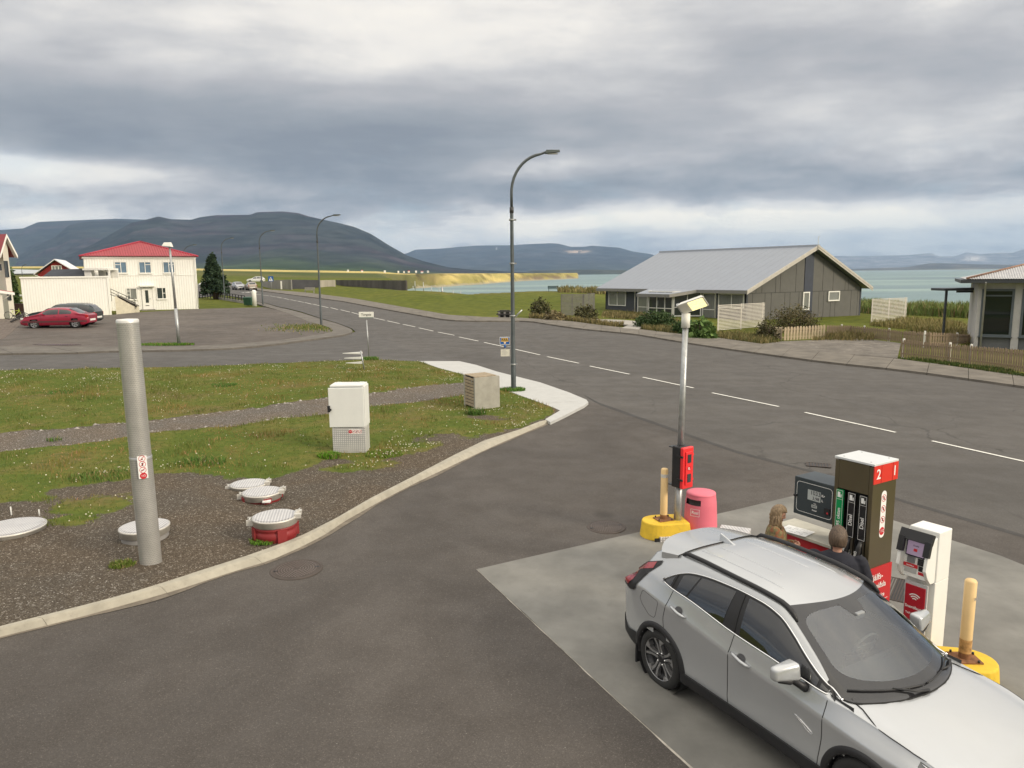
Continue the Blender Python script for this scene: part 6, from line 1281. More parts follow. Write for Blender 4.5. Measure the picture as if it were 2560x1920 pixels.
for k in range(4):
    yq = .225-.15*k
    if k == 3: disc(mb, (0, yq-.01), .056, .001, mi=1)
    else:
        disc(mb, (0, yq), .050, .001, mi=1, r0=.042); a = .034; mb.add([(-a-.004, yq+a-.004, .003), (-a+.004, yq+a+.004, .003), (a+.004, yq-a+.004, .003), (a-.004, yq-a-.004, .003)], [(0, 1, 2, 3)], 1)
        rquad(mb, -.012, .012, yq-.022, yq+.022, .0015, 2)
o = mb.build('safety_sticker', [PR['white'], PR['red'], PR['black']], pump); o.matrix_basis = Ms(sd2*.50, HP-.70, .0015); text('112', .05, Matrix.Translation((0, -.232, .004)), PR['white'], o)
zr1 = HP-(PZ(2186, 1166, zP).z-0)*0-1.36;
zr1 = HP*.375
sgn = MB().box((Lf+.008, sd2/2, zr1/2+.1), (.016, sd2+.014, zr1-.2)).build('self_service_sign', mat('sign_dark_red', (.50, .015, .02), .45, var=.03), pump)
text('Sjálfs-', .125, Ms(.05, zr1-.14, .019), PR['white'], sgn, align='LEFT'); text('afgreiðsla', .115, Ms(.035, zr1-.27, .019), PR['white'], sgn, align='LEFT', wx=.86); text('Self service', .085, Ms(.05, zr1-.42, .019), PR['white'], sgn, align='LEFT', wx=.9); text('Opið 24 h', .075, Ms(.16, zr1-.56, .019), PR['white'], sgn, align='LEFT')
MB().box((Lf+.018, sd2/2, zr1-.49), (.003, sd2*.8, .005)).build('sign_rule', PR['white'], sgn)
bay = [(.18, 'green', '95 oktan'), (.50, 'black', 'Dísel'), (.80, 'black', 'Dísel')]
Mf = lambda x_, z_, off=.0: face((x_, -.002-off, z_), (1, 0, 0), (0, -1, 0))
for fx, colr_, tx in bay:
    X_ = Lf*fx; zc2 = HP-.74
    pl_ = MB().box((X_, -.0, zc2), (.105, .03, .62)).build('grade_plate', mat('plate_'+colr_, (.0, .27, .08) if colr_ == 'green' else (.012, .012, .014), .35, var=0), pump)
    mb = MB()
    for x0, x1, y0, y1 in ((-.050, .050, .300, .305), (-.050, .050, -.305, -.300), (-.050, -.046, -.3, .3), (.046, .050, -.3, .3), (-.05, .05, .175, .179)): rquad(mb, x0, x1, y0, y1, 0)
    rquad(mb, -.03, .01, .205, .28, 0); rquad(mb, .015, .03, .205, .25, 0)
    o = mb.build('plate_print', PR['white'], pl_); o.matrix_basis = Mf(X_, zc2, .016)
    text(tx, .078 if colr_ != 'green' else .07, face((X_, -.020, zc2-.07), (0, 0, 1), (0, -1, 0)), PR['white'], pl_)
for fx in (.50, .80, .18):
    X_ = Lf*fx; z0_ = HP-1.10
    nz = MB().tube([(X_+.01, -.03, z0_+.04), (X_+.01, -.075, z0_-.04), (X_+.0, -.085, z0_-.22), (X_-.01, -.05, z0_-.42)], [.026, .034, .034, .026], 10).build('nozzle', BLACK, pump)
    MB().tube([(X_+.05, -.06, z0_-.12), (X_+.075, -.10, z0_-.25), (X_+.03, -.08, z0_-.40)], .011, 6).build('trigger_guard', DKGREY, nz)
    MB().tube([(X_-.01, -.05, z0_-.42), (X_-.01, -.06, z0_-.52)], [.032, .030], 12).build('swivel', ALU, nz)
    MB().tube([(X_-.01, -.06, z0_-.52), (X_-.02, -.10, z0_-.72), (X_-.01, -.09, z0_-.95), (X_+.03, -.02, .42), (X_+.03, .05, .7)], .017, 8).build('hose', BLACK, nz)
    if fx != .18: text('Dísel' if fx == .8 else 'Bíodísel', .05, face((X_-.005, -.124, z0_-.13), (0, 0, -1), (0, -1, .12)), PR['white'], nz)
MB().tube([(Lf*.6, sd2+.05, HP-1.0), (Lf*.6, sd2+.16, HP-1.05), (Lf*.6, sd2+.19, HP-1.35), (Lf*.6, sd2+.08, HP-1.5)], [.02, .035, .035, .02], 8).build('nozzle', BLACK, pump)
zD = PZ(2000, 1200, 1.78).z
dq = [PZ(2003, 1204, 1.93), PZ(2081, 1225, 1.93)]
disp = MB(); Wd = .66; hd0 = HP-.98; hd1 = HP-.42
disp.box((-Wd/2-.005, sd2*.5, (hd0+hd1)/2), (Wd, sd2*.86, hd1-hd0)); dp_ = disp.build('display_head', mat('display_grey', (.045, .058, .066), .4, .2, var=.04), pump, bev=.008)
Md = lambda x_, z_, off=.003: face((x_, sd2*.07-off, z_), (1, 0, 0), (0, -1, 0))
mb = MB()
def rrect(mb, w_, h_, r, th_, mi=0):
    def ring(w2, h2, r2): return [(sx*(w2-r2)+r2*math.cos(a+o_), sy*(h2-r2)+r2*math.sin(a+o_), 0) for sx, sy, o_ in ((1, 1, 0), (-1, 1, math.pi/2), (-1, -1, math.pi), (1, -1, 1.5*math.pi)) for a in np.linspace(0, math.pi/2, 5)]
    A_, B_ = ring(w_, h_, r), ring(w_-th_, h_-th_, r-th_); n2 = len(A_); mb.add(A_+B_, [(i, (i+1) % n2, (i+1) % n2+n2, i+n2) for i in range(n2)], mi)
rrect(mb, Wd*.44, (hd1-hd0)*.40, .05, .006); o = mb.build('display_border', PR['white'], dp_); o.matrix_basis = Md(-Wd/2, (hd0+hd1)/2)
mb = MB(); rquad(mb, -.105, .105, -.075, .075, 0); lc = mb.build('lcd', mat('lcd', (.42, .45, .44), .3, var=.03), dp_); lc.matrix_basis = Md(-Wd*.50, (hd0+hd1)/2+.06)
text('1033', .085, Matrix.Translation((.02, .035, .001)), mat('lcd_digit', (.06, .06, .07), .5, var=0), lc); text('3,98', .065, Matrix.Translation((.03, -.04, .001)), MT['lcd_digit'], lc)
text('Kr', .05, Md(-Wd*.5+.145, (hd0+hd1)/2+.09), PR['white'], dp_); text('L', .05, Md(-Wd*.5+.135, (hd0+hd1)/2+.02), PR['white'], dp_); text('Kr/L', .022, Md(-Wd*.5+.02, (hd0+hd1)/2-.055), PR['white'], dp_); text('Diesel', .03, Md(-Wd*.48, (hd0+hd1)/2-.155), PR['white'], dp_)
mb = MB(); rquad(mb, -.045, .045, -.022, .022, 0); o = mb.build('lcd_small', MT['lcd'], dp_); o.matrix_basis = Md(-Wd*.5+.01, (hd0+hd1)/2-.095); text('260,9', .03, Matrix.Translation((0, 0, .001)), MT['lcd_digit'], o)
MB().box((-Wd*.16, sd2*.07-.01, (hd0+hd1)/2-.11), (.09, .02, .09)).build('card_reader', BLACK, dp_); disc(mb := MB(), (0, 0), .014, 0); o = mb.build('red_button', PR['red'], dp_); o.matrix_basis = Md(-Wd*.14, (hd0+hd1)/2-.13, .024)
MB().lathe([(.022, 0), (.022, .03), (.012, .036)], 12, M=Matrix.Translation((-Wd*.96, sd2*.07-.0, (hd0+hd1)/2)) @ Matrix.Rotation(R(90), 4, 'X')).build('knob', BLACK, dp_)
# red service box with paper on top
zB_ = .97; g1, g2, g3, g4_ = PZ(1962, 1324.5, zB_), PZ(2051, 1373, zB_), PZ(2094, 1340, zB_), PZ(2002.7, 1313, zB_)
bxo = thing('service_cabinet', 'low red service cabinet with a pale top left of the fuel pump', 'cabinet', (g1.x, g1.y, zg), pa_)
bl = (g2-g1).length+.55; bd_ = .52
rdp = mat('cabinet_red', (.48, .012, .02), .45, var=.05); hb_ = zB_-zg
MB().box((bl/2-.25, bd_/2+.02, hb_/2-.03), (bl-.1, bd_-.04, hb_-.06)).build('body', rdp, bxo, bev=.01)
MB().box((bl/2-.25, bd_/2, hb_-.015), (bl, bd_+.06, .045)).build('top', mat('worktop', (.47, .45, .38), .6, var=.12, vs=5, dirt=.3, dcol=(.32, .30, .26)), bxo, bev=.006)
pp_ = PZ(1992, 1327, zB_+.02); ppo = tag(MB().box((0, 0, 0), (.42, .30, .006), rz=pa_+.15).build('paper_sheet', PR['white']), 'white printed notice taped to the top of the red cabinet', 'paper'); ppo.location = (pp_.x, pp_.y, pp_.z)
mb = MB()
for i in range(5):
    for j in range(4):
        if (i*7+j*3) % 4: rquad(mb, -.16+j*.085, -.16+j*.085+.05*((i+j) % 3+1)/2.2, .10-i*.05, .11-i*.05, .004)
o = mb.build('print_lines', PR['grey'], ppo); o.matrix_basis = Matrix.Rotation(pa_+.15, 4, 'Z')
# payment kiosk
zK = 1.68; k0, k1, k2, k3_ = PZ(2262, 1313, zK), PZ(2340, 1335, zK), PZ(2378, 1323, zK), PZ(2303, 1300, zK)
kd = k1-k0; kW = kd.length; ka = math.atan2(kd.y, kd.x); kD = (k2-k1).length
ki_ = thing('payment_kiosk', 'white self service payment kiosk with a screen and a red contactless sign', 'payment kiosk', (k0.x, k0.y, gz(k0.x, k0.y)+.016), ka); HK = zK-gz(k0.x, k0.y)-.016
KW = mat('kiosk_white', (.80, .80, .77), .45, var=.03)
zsp = HK*.63
MB().box((kW/2+.02, kD/2+.06, zsp/2), (kW*.94, kD, zsp)).build('pedestal', KW, ki_, bev=.008)
MB().box((kW/2+.02, kD/2+.06, zsp+(HK-zsp)/2), (kW*.96, kD*.95, HK-zsp)).build('housing', KW, ki_, bev=.012)
for x_ in (.025, kW-.025):
    mb = MB(); prof = [(-.02, HK-.10), (-.13, HK-.28), (-.16, HK-.45), (-.10, HK-.56), (-.03, zsp+.0), (.12, zsp), (.12, HK-.05)]
    mb.add([(x_-.02, a, z) for a, z in prof]+[(x_+.02, a, z) for a, z in prof], [list(range(7)), list(range(7, 14))[::-1]]+[(i, (i+1) % 7, (i+1) % 7+7, i+7)[::-1] for i in range(7)]); mb.build('cheek', KW, ki_, bev=.005)
tilt = lambda z_: face((kW/2, -.055+(HK-.35-z_)*.0, z_), (1, 0, 0), (0, -1, .18))
def kp(nm, mm, w_, h_, z_, y_=-.06, t_=.02, x_=None, tl=.16, par=None):
    o = MB().box((0, 0, 0), (w_, h_, t_)).build(nm, mm, par or ki_, bev=.003); o.matrix_basis = face((kW/2 if x_ is None else x_, y_, z_), (1, 0, 0), (0, -1, tl)); return o
kp('front_panel', KW, kW-.09, HK-zsp-.10, zsp+(HK-zsp)*.47, -.03, .03, tl=.05)
kp('visor', BLACK, kW+.02, .13, HK-.075, -.06, .05, tl=.5)
for x_ in (.03, kW-.03): kp('visor_leg', BLACK, .075, .19, HK-.19, -.105, .05, x_, .25)
scn = kp('screen', mat('screen_bezel', (.02, .02, .03), .2, var=0), kW-.14, .23, HK-.22, -.052, .02)
o = MB().box((0, 0, .012), (kW-.17, .20, .003)).build('display', mat('screen_on', (.18, .14, .19), .2, var=.05, emit=(.30, .22, .30), es=.45), scn);
mb = MB(); rquad(mb, -.022, .022, -.05, -.015, .015); mb.build('screen_icon', PR['red'], scn); text('Greiða', .025, Matrix.Translation((0, .02, .015)), PR['black'], scn)
kp('keypad', mat('keypad', (.30, .30, .31), .3, .6, var=0), .09, .09, HK-.38, -.055, .02, kW*.36)
kp('card_slot', BLACK, .09, .08, HK-.39, -.055, .02, kW*.70); kp('receipt_tray', mat('tray', (.45, .45, .44), .4, var=0), .15, .06, HK-.525, -.05, .02, kW*.36, .0)
st1 = kp('notice_strip', PR['red'], .17, .045, HK-.46, -.058, .012, kW*.36, .05); text('Snertilaus', .024, Matrix.Translation((0, 0, .008)), PR['white'], st1)
st2 = kp('card_reader', BLACK, .10, .065, HK-.475, -.05, .012, kW*.74, .0); kp('red_label', PR['red'], .10, .04, HK-.535, -.05, .012, kW*.74, .0)
zs0 = zsp*.52
sp_ = kp('contactless_sign', mat('sign_crimson', (.42, .012, .025), .4, var=.02), kW*.64, zsp*.80, zs0, -.005+.06-.07, .02, kW*.52, 0.)
kp('sign_frame', mat('frame_grey', (.55, .56, .56), .5, var=0), kW*.74, zsp*.88, zs0-.0, .002+.06-.06, .02, kW*.52, 0.)
for k in range(3):
    mb = MB(); r_a = .025+.028*k; mb.add([(rr_*math.cos(a), rr_*math.sin(a), 0) for rr_ in (r_a, r_a+.014) for a in np.linspace(R(45), R(135), 9)], [(i, 9+i, 10+i, 1+i) for i in range(8)]); o = mb.build('contactless_arc', PR['white'], sp_); o.matrix_basis = Matrix.Translation((0, zsp*.25-.03, .0112))
text('Snertilaust', .052, Matrix.Translation((0, zsp*.17-.03, .0112)), PR['white'], sp_); text('TAP TO PAY', .036, Matrix.Translation((0, zsp*.09-.03, .0112)), PR['white'], sp_)
mb = MB(); rrect(mb, .04, .05, .015, .006); rquad(mb, -.024, .024, .05, .10, 0); rquad(mb, -.024, .024, -.10, -.05, 0); o = mb.build('watch_icon', PR['white'], sp_); o.matrix_basis = Matrix.Translation((0, -zsp*.08, .0112)) @ Matrix.Rotation(-.25, 4, 'Z')
mb = MB(); rrect(mb, .055, .045, .02, .006); o = mb.build('phone_icon', PR['white'], sp_); o.matrix_basis = Matrix.Translation((-.04, -zsp*.28, .0112)) @ Matrix.Rotation(.5, 4, 'Z')
# manholes, gullies, floor grating
IRON = mat('cast_iron', (.075, .060, .052), .7, .2, var=.2, vs=6)
def manhole(px, py, r, label):
    p = G(px, py, .012); o = thing('manhole_cover', label, 'manhole', p, R(15), 'round manhole covers in the forecourt asphalt')
    MB().lathe([(r*1.12, -.01), (r*1.12, .002), (r*1.02, .006), (r*1.0, .0)], 48, caps=False).lathe([(r*1.0, .0), (r*.98, .004), (0, .004)], 48, caps=False).build('frame', IRON, o)
    mb = MB()
    for k in range(7):
        rr_ = r*(.16+.11*k); nseg = int(6+k*6)
        for j in range(nseg):
            a0_, a1_ = 2*math.pi*j/nseg, 2*math.pi*(j+.62)/nseg
            mb.add([(q_*math.cos(a), q_*math.sin(a), .009) for q_ in (rr_, rr_+r*.055) for a in (a0_, (a0_+a1_)/2, a1_)], [(0, 3, 4, 1), (1, 4, 5, 2)])
    mb.build('tread_pattern', mat('worn_iron', (.17, .14, .125), .5, .3, var=.1), o); MB().box((-r*.86, .0, .008), (.07, .04, .004)).box((r*.86, 0, .008), (.07, .04, .004)).build('lifting_slot', BLACK, o)
manhole(741, 1423, .37, 'round iron manhole cover near the kerb in the foreground asphalt'); manhole(1515, 1317, .33, 'round iron manhole cover between the forecourt slab and the yellow block')
def grate(px, py, w_, d_, rz_, n, label, dz=.02):
    p = G(px, py, dz); o = thing('drain_grate', label, 'drain', p, rz_)
    mb = MB(); mb.box((0, -d_/2, .0), (w_, .02, .012)).box((0, d_/2, 0), (w_, .02, .012)).box((-w_/2, 0, 0), (.02, d_-.02, .012)).box((w_/2, 0, 0), (.02, d_-.02, .012)); mb.build('frame', IRON, o)
    MB().box((0, 0, -.004), (w_-.02, d_-.02, .004)).build('pit', BLACK, o)
    for i in range(n): MB().box((-w_/2+w_*(i+.5)/n, 0, 0), (w_/n*.5, d_-.03, .010)).build('bar', IRON, o)
grate(2046, 1162, .55, .35, R(-20), 8, 'small iron drain grate in the asphalt behind the pump'); grate(2252, 1475, .45, .9, R(-35), 12, 'steel floor grating on the slab between pump and kiosk')
# silver SUV
CARX, CARY, CARA = 2.019, 9.205, R(-61.33)
SILV = mat('silver_paint', (.50, .515, .53), .25, .45, var=.02, vs=2, coat=.8)
CBLK = mat('car_black_trim', (.018, .018, .02), .55, var=.05); CGLS = mat('car_dark_glass', (.008, .009, .011), .03, var=0, spec=1., coat=.5)
CHRM = mat('chrome', (.80, .80, .80), .12, 1., var=0); TYRE = mat('tyre', (.022, .022, .022), .8, var=.1); GAP = mat('shut_line', (.01, .01, .01), .8, var=0)
car = thing('silver_suv', 'silver crossover car parked beside the fuel pump with black roof rails and dark windows', 'car', (CARX, CARY, gz(CARX+1, CARY-2)+.016), CARA)
ip = lambda x, xs_, ys_: float(np.interp(x, xs_, ys_))
def cub(xs_, ys_):
    xs_, ys_ = np.array(xs_, float), np.array(ys_, float); n = len(xs_); h = np.diff(xs_); dlt = np.diff(ys_)/h; mm = np.zeros(n)
    for i in range(1, n-1):
        if dlt[i-1]*dlt[i] > 0: w1, w2 = 2*h[i]+h[i-1], h[i]+2*h[i-1]; mm[i] = (w1+w2)/(w1/dlt[i-1]+w2/dlt[i])
    mm[0], mm[-1] = dlt[0], dlt[-1]
    def f_(x):
        x = min(max(x, xs_[0]), xs_[-1]); i = min(int(np.searchsorted(xs_, x, 'right'))-1, n-2); i = max(i, 0); t_ = (x-xs_[i])/h[i]
        return float((2*t_**3-3*t_**2+1)*ys_[i]+(t_**3-2*t_**2+t_)*h[i]*mm[i]+(-2*t_**3+3*t_**2)*ys_[i+1]+(t_**3-t_**2)*h[i]*mm[i+1])
    return f_
XE = 4.52
Wd_ = cub([.04, .10, .25, .5, .9, 1.6, 2.4, 3.1, 3.6, 4.0, 4.25, 4.42, XE], [.62, .74, .84, .885, .905, .895, .89, .895, .905, .875, .80, .66, .42])
Zb = cub([.04, .25, .6, 1.3, 3.1, 3.8, 4.3, XE], [.42, .30, .24, .21, .21, .24, .27, .36])
ZBt = cub([.04, .3, .6, .92, 1.38, 1.98, 2.62, 3.13, 3.35, 3.8, 4.1, 4.35, XE], [1.0, 1.16, 1.28, 1.275, 1.222, 1.138, 1.090, 1.045, 1.03, .99, .93, .83, .72])
YBt = cub([.04, .15, .3, .6, .92, 2.0, 3.1, 3.4, 3.8, 4.1, 4.3, 4.42, XE], [.54, .66, .76, .80, .835, .84, .835, .81, .80, .76, .68, .55, .34])
YT = cub([.04, .3, .55, .9, 1.3, 2.0, 2.45, 2.66, 2.86, 3.1, 3.26, 3.40], [.50, .56, .585, .60, .625, .635, .62, .64, .68, .735, .78, .81])
ZCR = cub([.5, .9, 1.1, 1.4, 2.0, 2.65], [1.52, 1.628, 1.660, 1.676, 1.672, 1.605])
xh = lambda y: 2.655-.22*(y/.62)**2
xc = lambda y: 3.575-.26*(abs(y)/.75)**2.2-.16*max(0, (abs(y)-.70)/.12)**1.5 if abs(y) < .82 else 3.15
def hood(x, y): return 1.115-.10*max(0, (x-3.15))-.085*max(0, x-3.6)**1.7*1.1-.055*(abs(y)/.8)**2.5-.9*max(0, x-4.25)**2*1.4
def Zt(x, y):
    ay = abs(y)
    if x < .5: zr = ip(x, [.04, .12, .25, .38, .5], [1.0, 1.07, 1.19, 1.35, 1.50])-.05*(ay/.6)**2
    elif x <= xh(y): zr = ZCR(x)-.055*(ay/.62)**3.0-.012*(ay/.62)**2
    elif x < xc(y):
        h_, c_ = xh(y), xc(y); t_ = (x-h_)/(c_-h_); z0 = ZCR(h_)-.055*(ay/.62)**3.0-.012*(ay/.62)**2; z1 = hood(c_, y)-.01; zr = z0+(z1-z0)*t_+.035*math.sin(math.pi*t_)*(1-.3*t_)
    else: zr = hood(x, y)
    return zr
def side(x):
    w_, zb, zt_, yb = Wd_(x), Zb(x), ZBt(x), YBt(x); zc = ip(x, [0, .67, 2.0, 3.0, 4.5], [1.10, 1.12, .955, .89, .80]); zc = min(zc, zt_-.03)
    rows = [(w_*.90, zb), (w_*.955, zb+.04), (w_*.978, .38), (w_*.985, .46), (w_*.983, .55), (w_*.985, .64), (w_*.990, .72+(zc-.9)*.3)]
    rows += [(w_*1.0, zc-.045), (w_*1.0, zc-.012), (w_*.988, zc+.012), ((w_*.98+yb)/2+.004, (zc+zt_)/2), (yb+.006, zt_-.02), (yb, zt_)]
    return rows
NS_, NR_ = 170, 13
xs_c = np.concatenate([np.linspace(.04, .3, 16), np.linspace(.3, 4.2, 156)[1:], np.linspace(4.2, XE, 20)[1:]])
def section(x):
    s_ = side(x); yb, zbt = s_[-1]
    if x < 3.40:
        yt = min(YT(x), yb-.004); zt_ = max(Zt(x, yt), zbt+.01) if x < 3.15 else zbt+.02*(3.4-x)/.25+.005
        g_ = []
        for k in range(1, 9):
            q = k/8; bul = .028*math.sin(math.pi*q)*min(1, (zt_-zbt)*3); g_.append((yb+(yt-yb)*q+bul, zbt+(zt_-zbt)*q))
    else:
        yt, zt_ = yb-.004, zbt+.004; g_ = [(yb-.004*k/8, zbt+.004*k/8) for k in range(1, 9)]
    top = []
    for k in range(1, 19):
        q = k/18; y = yt*(1-q); z = Zt(x, y)
        z = zt_+(z-zt_)*min(1, q*18/3) if q < 3/18 else z
        top.append((y, z))
    return s_+g_+top
SEC = [section(float(x)) for x in xs_c]; NP = len(SEC[0])
SY = np.array([[p[0] for p in s_] for s_ in SEC]); SZ = np.array([[p[1] for p in s_] for s_ in SEC])
def Sy(x, z):
    s_ = section(float(x))[:NR_+8]; zs_ = np.maximum.accumulate(np.array([p[1] for p in s_])); return float(np.interp(z, zs_, [p[0] for p in s_]))
WX = (.925, 3.595); WR_ = .352
vs = [];
for sg in (-1, 1):
    for i, x in enumerate(xs_c):
        for j in range(NP): vs.append((x, sg*SY[i, j], SZ[i, j]))
V_ = np.array(vs); nX = len(xs_c)
def vid(sg, i, j): return (0 if sg < 0 else nX*NP)+i*NP+j
faces = {k: [] for k in ('body', 'roof', 'hood', 'door_front1', 'door_rear1', 'door_front-1', 'door_rear-1')}
for sg in (-1, 1):
    for i in range(nX-1):
        for j in range(NP-1):
            q = [vid(sg, i, j), vid(sg, i+1, j), vid(sg, i+1, j+1), vid(sg, i, j+1)]
            c_ = V_[q].mean(0); x, y, z = c_
            if any((x-wx)**2+(z-.34)**2 < .385**2 for wx in WX) and j < NR_-2: continue
            if j >= NR_+8-1 and xh(y)+.01 < x < xc(y)-.015 and abs(y) < YT(x)-.045: continue
            if sg > 0: q = q[::-1]
            key = 'body'
            if j >= NR_+8 and x <= xh(y)+.01 and x > .5: key = 'roof'
            elif j >= NR_+8 and x >= xc(y)-.02 and 3.1 < x < 4.30: key = 'hood'
            elif j < NR_-1 and 2.0 < x < 3.13 and z > .38: key = 'door_front%d' % sg
            elif j < NR_-1 and 1.02 < x <= 2.0 and z > .38: key = 'door_rear%d' % sg
            faces[key].append(q[::-1] if sg < 0 else q[::-1])
allf = [f for k in faces.values() for f in k]
Nn = np.zeros_like(V_); fa = np.array(allf); e1_ = V_[fa[:, 1]]-V_[fa[:, 0]]; e2_ = V_[fa[:, 3]]-V_[fa[:, 0]]; fn = np.cross(e1_, e2_)+np.cross(V_[fa[:, 3]]-V_[fa[:, 2]], V_[fa[:, 1]]-V_[fa[:, 2]])
for k in range(4): np.add.at(Nn, fa[:, k], fn)
for i in range(nX):
    a_, b_ = vid(-1, i, NP-1), vid(1, i, NP-1); s_ = Nn[a_]+Nn[b_]; Nn[a_] = s_; Nn[b_] = s_
Nn /= (np.linalg.norm(Nn, axis=1, keepdims=True)+1e-12)
out_ = np.sign((Nn*(V_-np.array((2.2, 0, .7)))).sum());
if out_ < 0:
    Nn = -Nn;
    for k in faces: faces[k] = [f[::-1] for f in faces[k]]
for key, fl_ in faces.items():
    used = sorted({v for f in fl_ for v in f}); mp_ = {v: i for i, v in enumerate(used)}
    me = bpy.data.meshes.new(key); me.from_pydata([tuple(V_[v]) for v in used], [], [[mp_[v] for v in f] for f in fl_]); me.materials.append(SILV)
    me.polygons.foreach_set('use_smooth', [True]*len(fl_)); me.update(); me.normals_split_custom_set_from_vertices([tuple(Nn[v]) for v in used])
    o = bpy.data.objects.new('door' if 'door' in key else key, me); C.objects.link(o); o.parent = car
    if 'door' in key: CAR_D = o
mb = MB()
for sg in (-1, 1):
    pass
nose = [(XE, sg*SY[-1, j], SZ[-1, j]) for sg, rng_ in ((-1, range(0, NP)), (1, range(NP-2, -1, -1))) for j in rng_]
mb.add(nose, [list(range(len(nose)))]); mb.build('front_bumper', SILV, car)
tail = [(.04, sg*SY[0, j], SZ[0, j]) for sg, rng_ in ((1, range(0, NP)), (-1, range(NP-2, -1, -1))) for j in rng_]; MB().add(tail, [list(range(len(tail)))]).build('tailgate', SILV, car)
mb = MB(); mb.box((2.25, 0, .30), (3.9, 1.25, .06)); mb.build('floor_pan', CBLK, car)
mb = MB()
for wx in WX:
    for sg in (-1, 1): mb.tube([(wx, sg*.60, .36), (wx, sg*.88, .36)], .41, 28, caps=False); disc(mb, (0, 0), .41, 0, 28, 0, Matrix.Translation((wx, sg*.60, .36)) @ Matrix.Rotation(R(90), 4, 'X'))
mb.build('wheel_housing', CBLK, car)
def on_side(x, z, off, sg=-1): return Vector((x, sg*(Sy(x, z)+off), z))
def sidepatch(name, xl, xr, bot, top, off, mat_, parent, nx=24, nz=8, sg=-1, th=None):
    def fn(u, v):
        a, b_ = (xl(v) if callable(xl) else xl), (xr(v) if callable(xr) else xr); x = a+(b_-a)*u; z0, z1 = bot(x), top(x); return on_side(x, z0+(z1-z0)*v, off, sg)
    mb = MB(); mb.grid(fn, nx, nz, flip=(sg > 0)); return mb.build(name, mat_, parent)
def sidetube(name, pts, r, mat_, parent, off=.0, sg=-1, n=6, dense=10):
    pts = resample([Vector((a, 0, b_)) for a, b_ in pts], max(3, dense)); mb = MB().tube([on_side(p.x, p.z, off, sg) for p in pts], r, n); return mb.build(name, mat_, parent)
DB = cub([.90, 1.06, 1.37, 1.98, 2.62, 3.13, 3.27], [1.302, 1.272, 1.245, 1.160, 1.112, 1.068, 1.062])
DTt = cub([.90, 1.06, 1.28, 1.6, 1.96, 2.20, 2.43, 2.66, 2.86, 3.1, 3.27], [1.315, 1.42, 1.500, 1.538, 1.550, 1.540, 1.500, 1.385, 1.262, 1.135, 1.070])
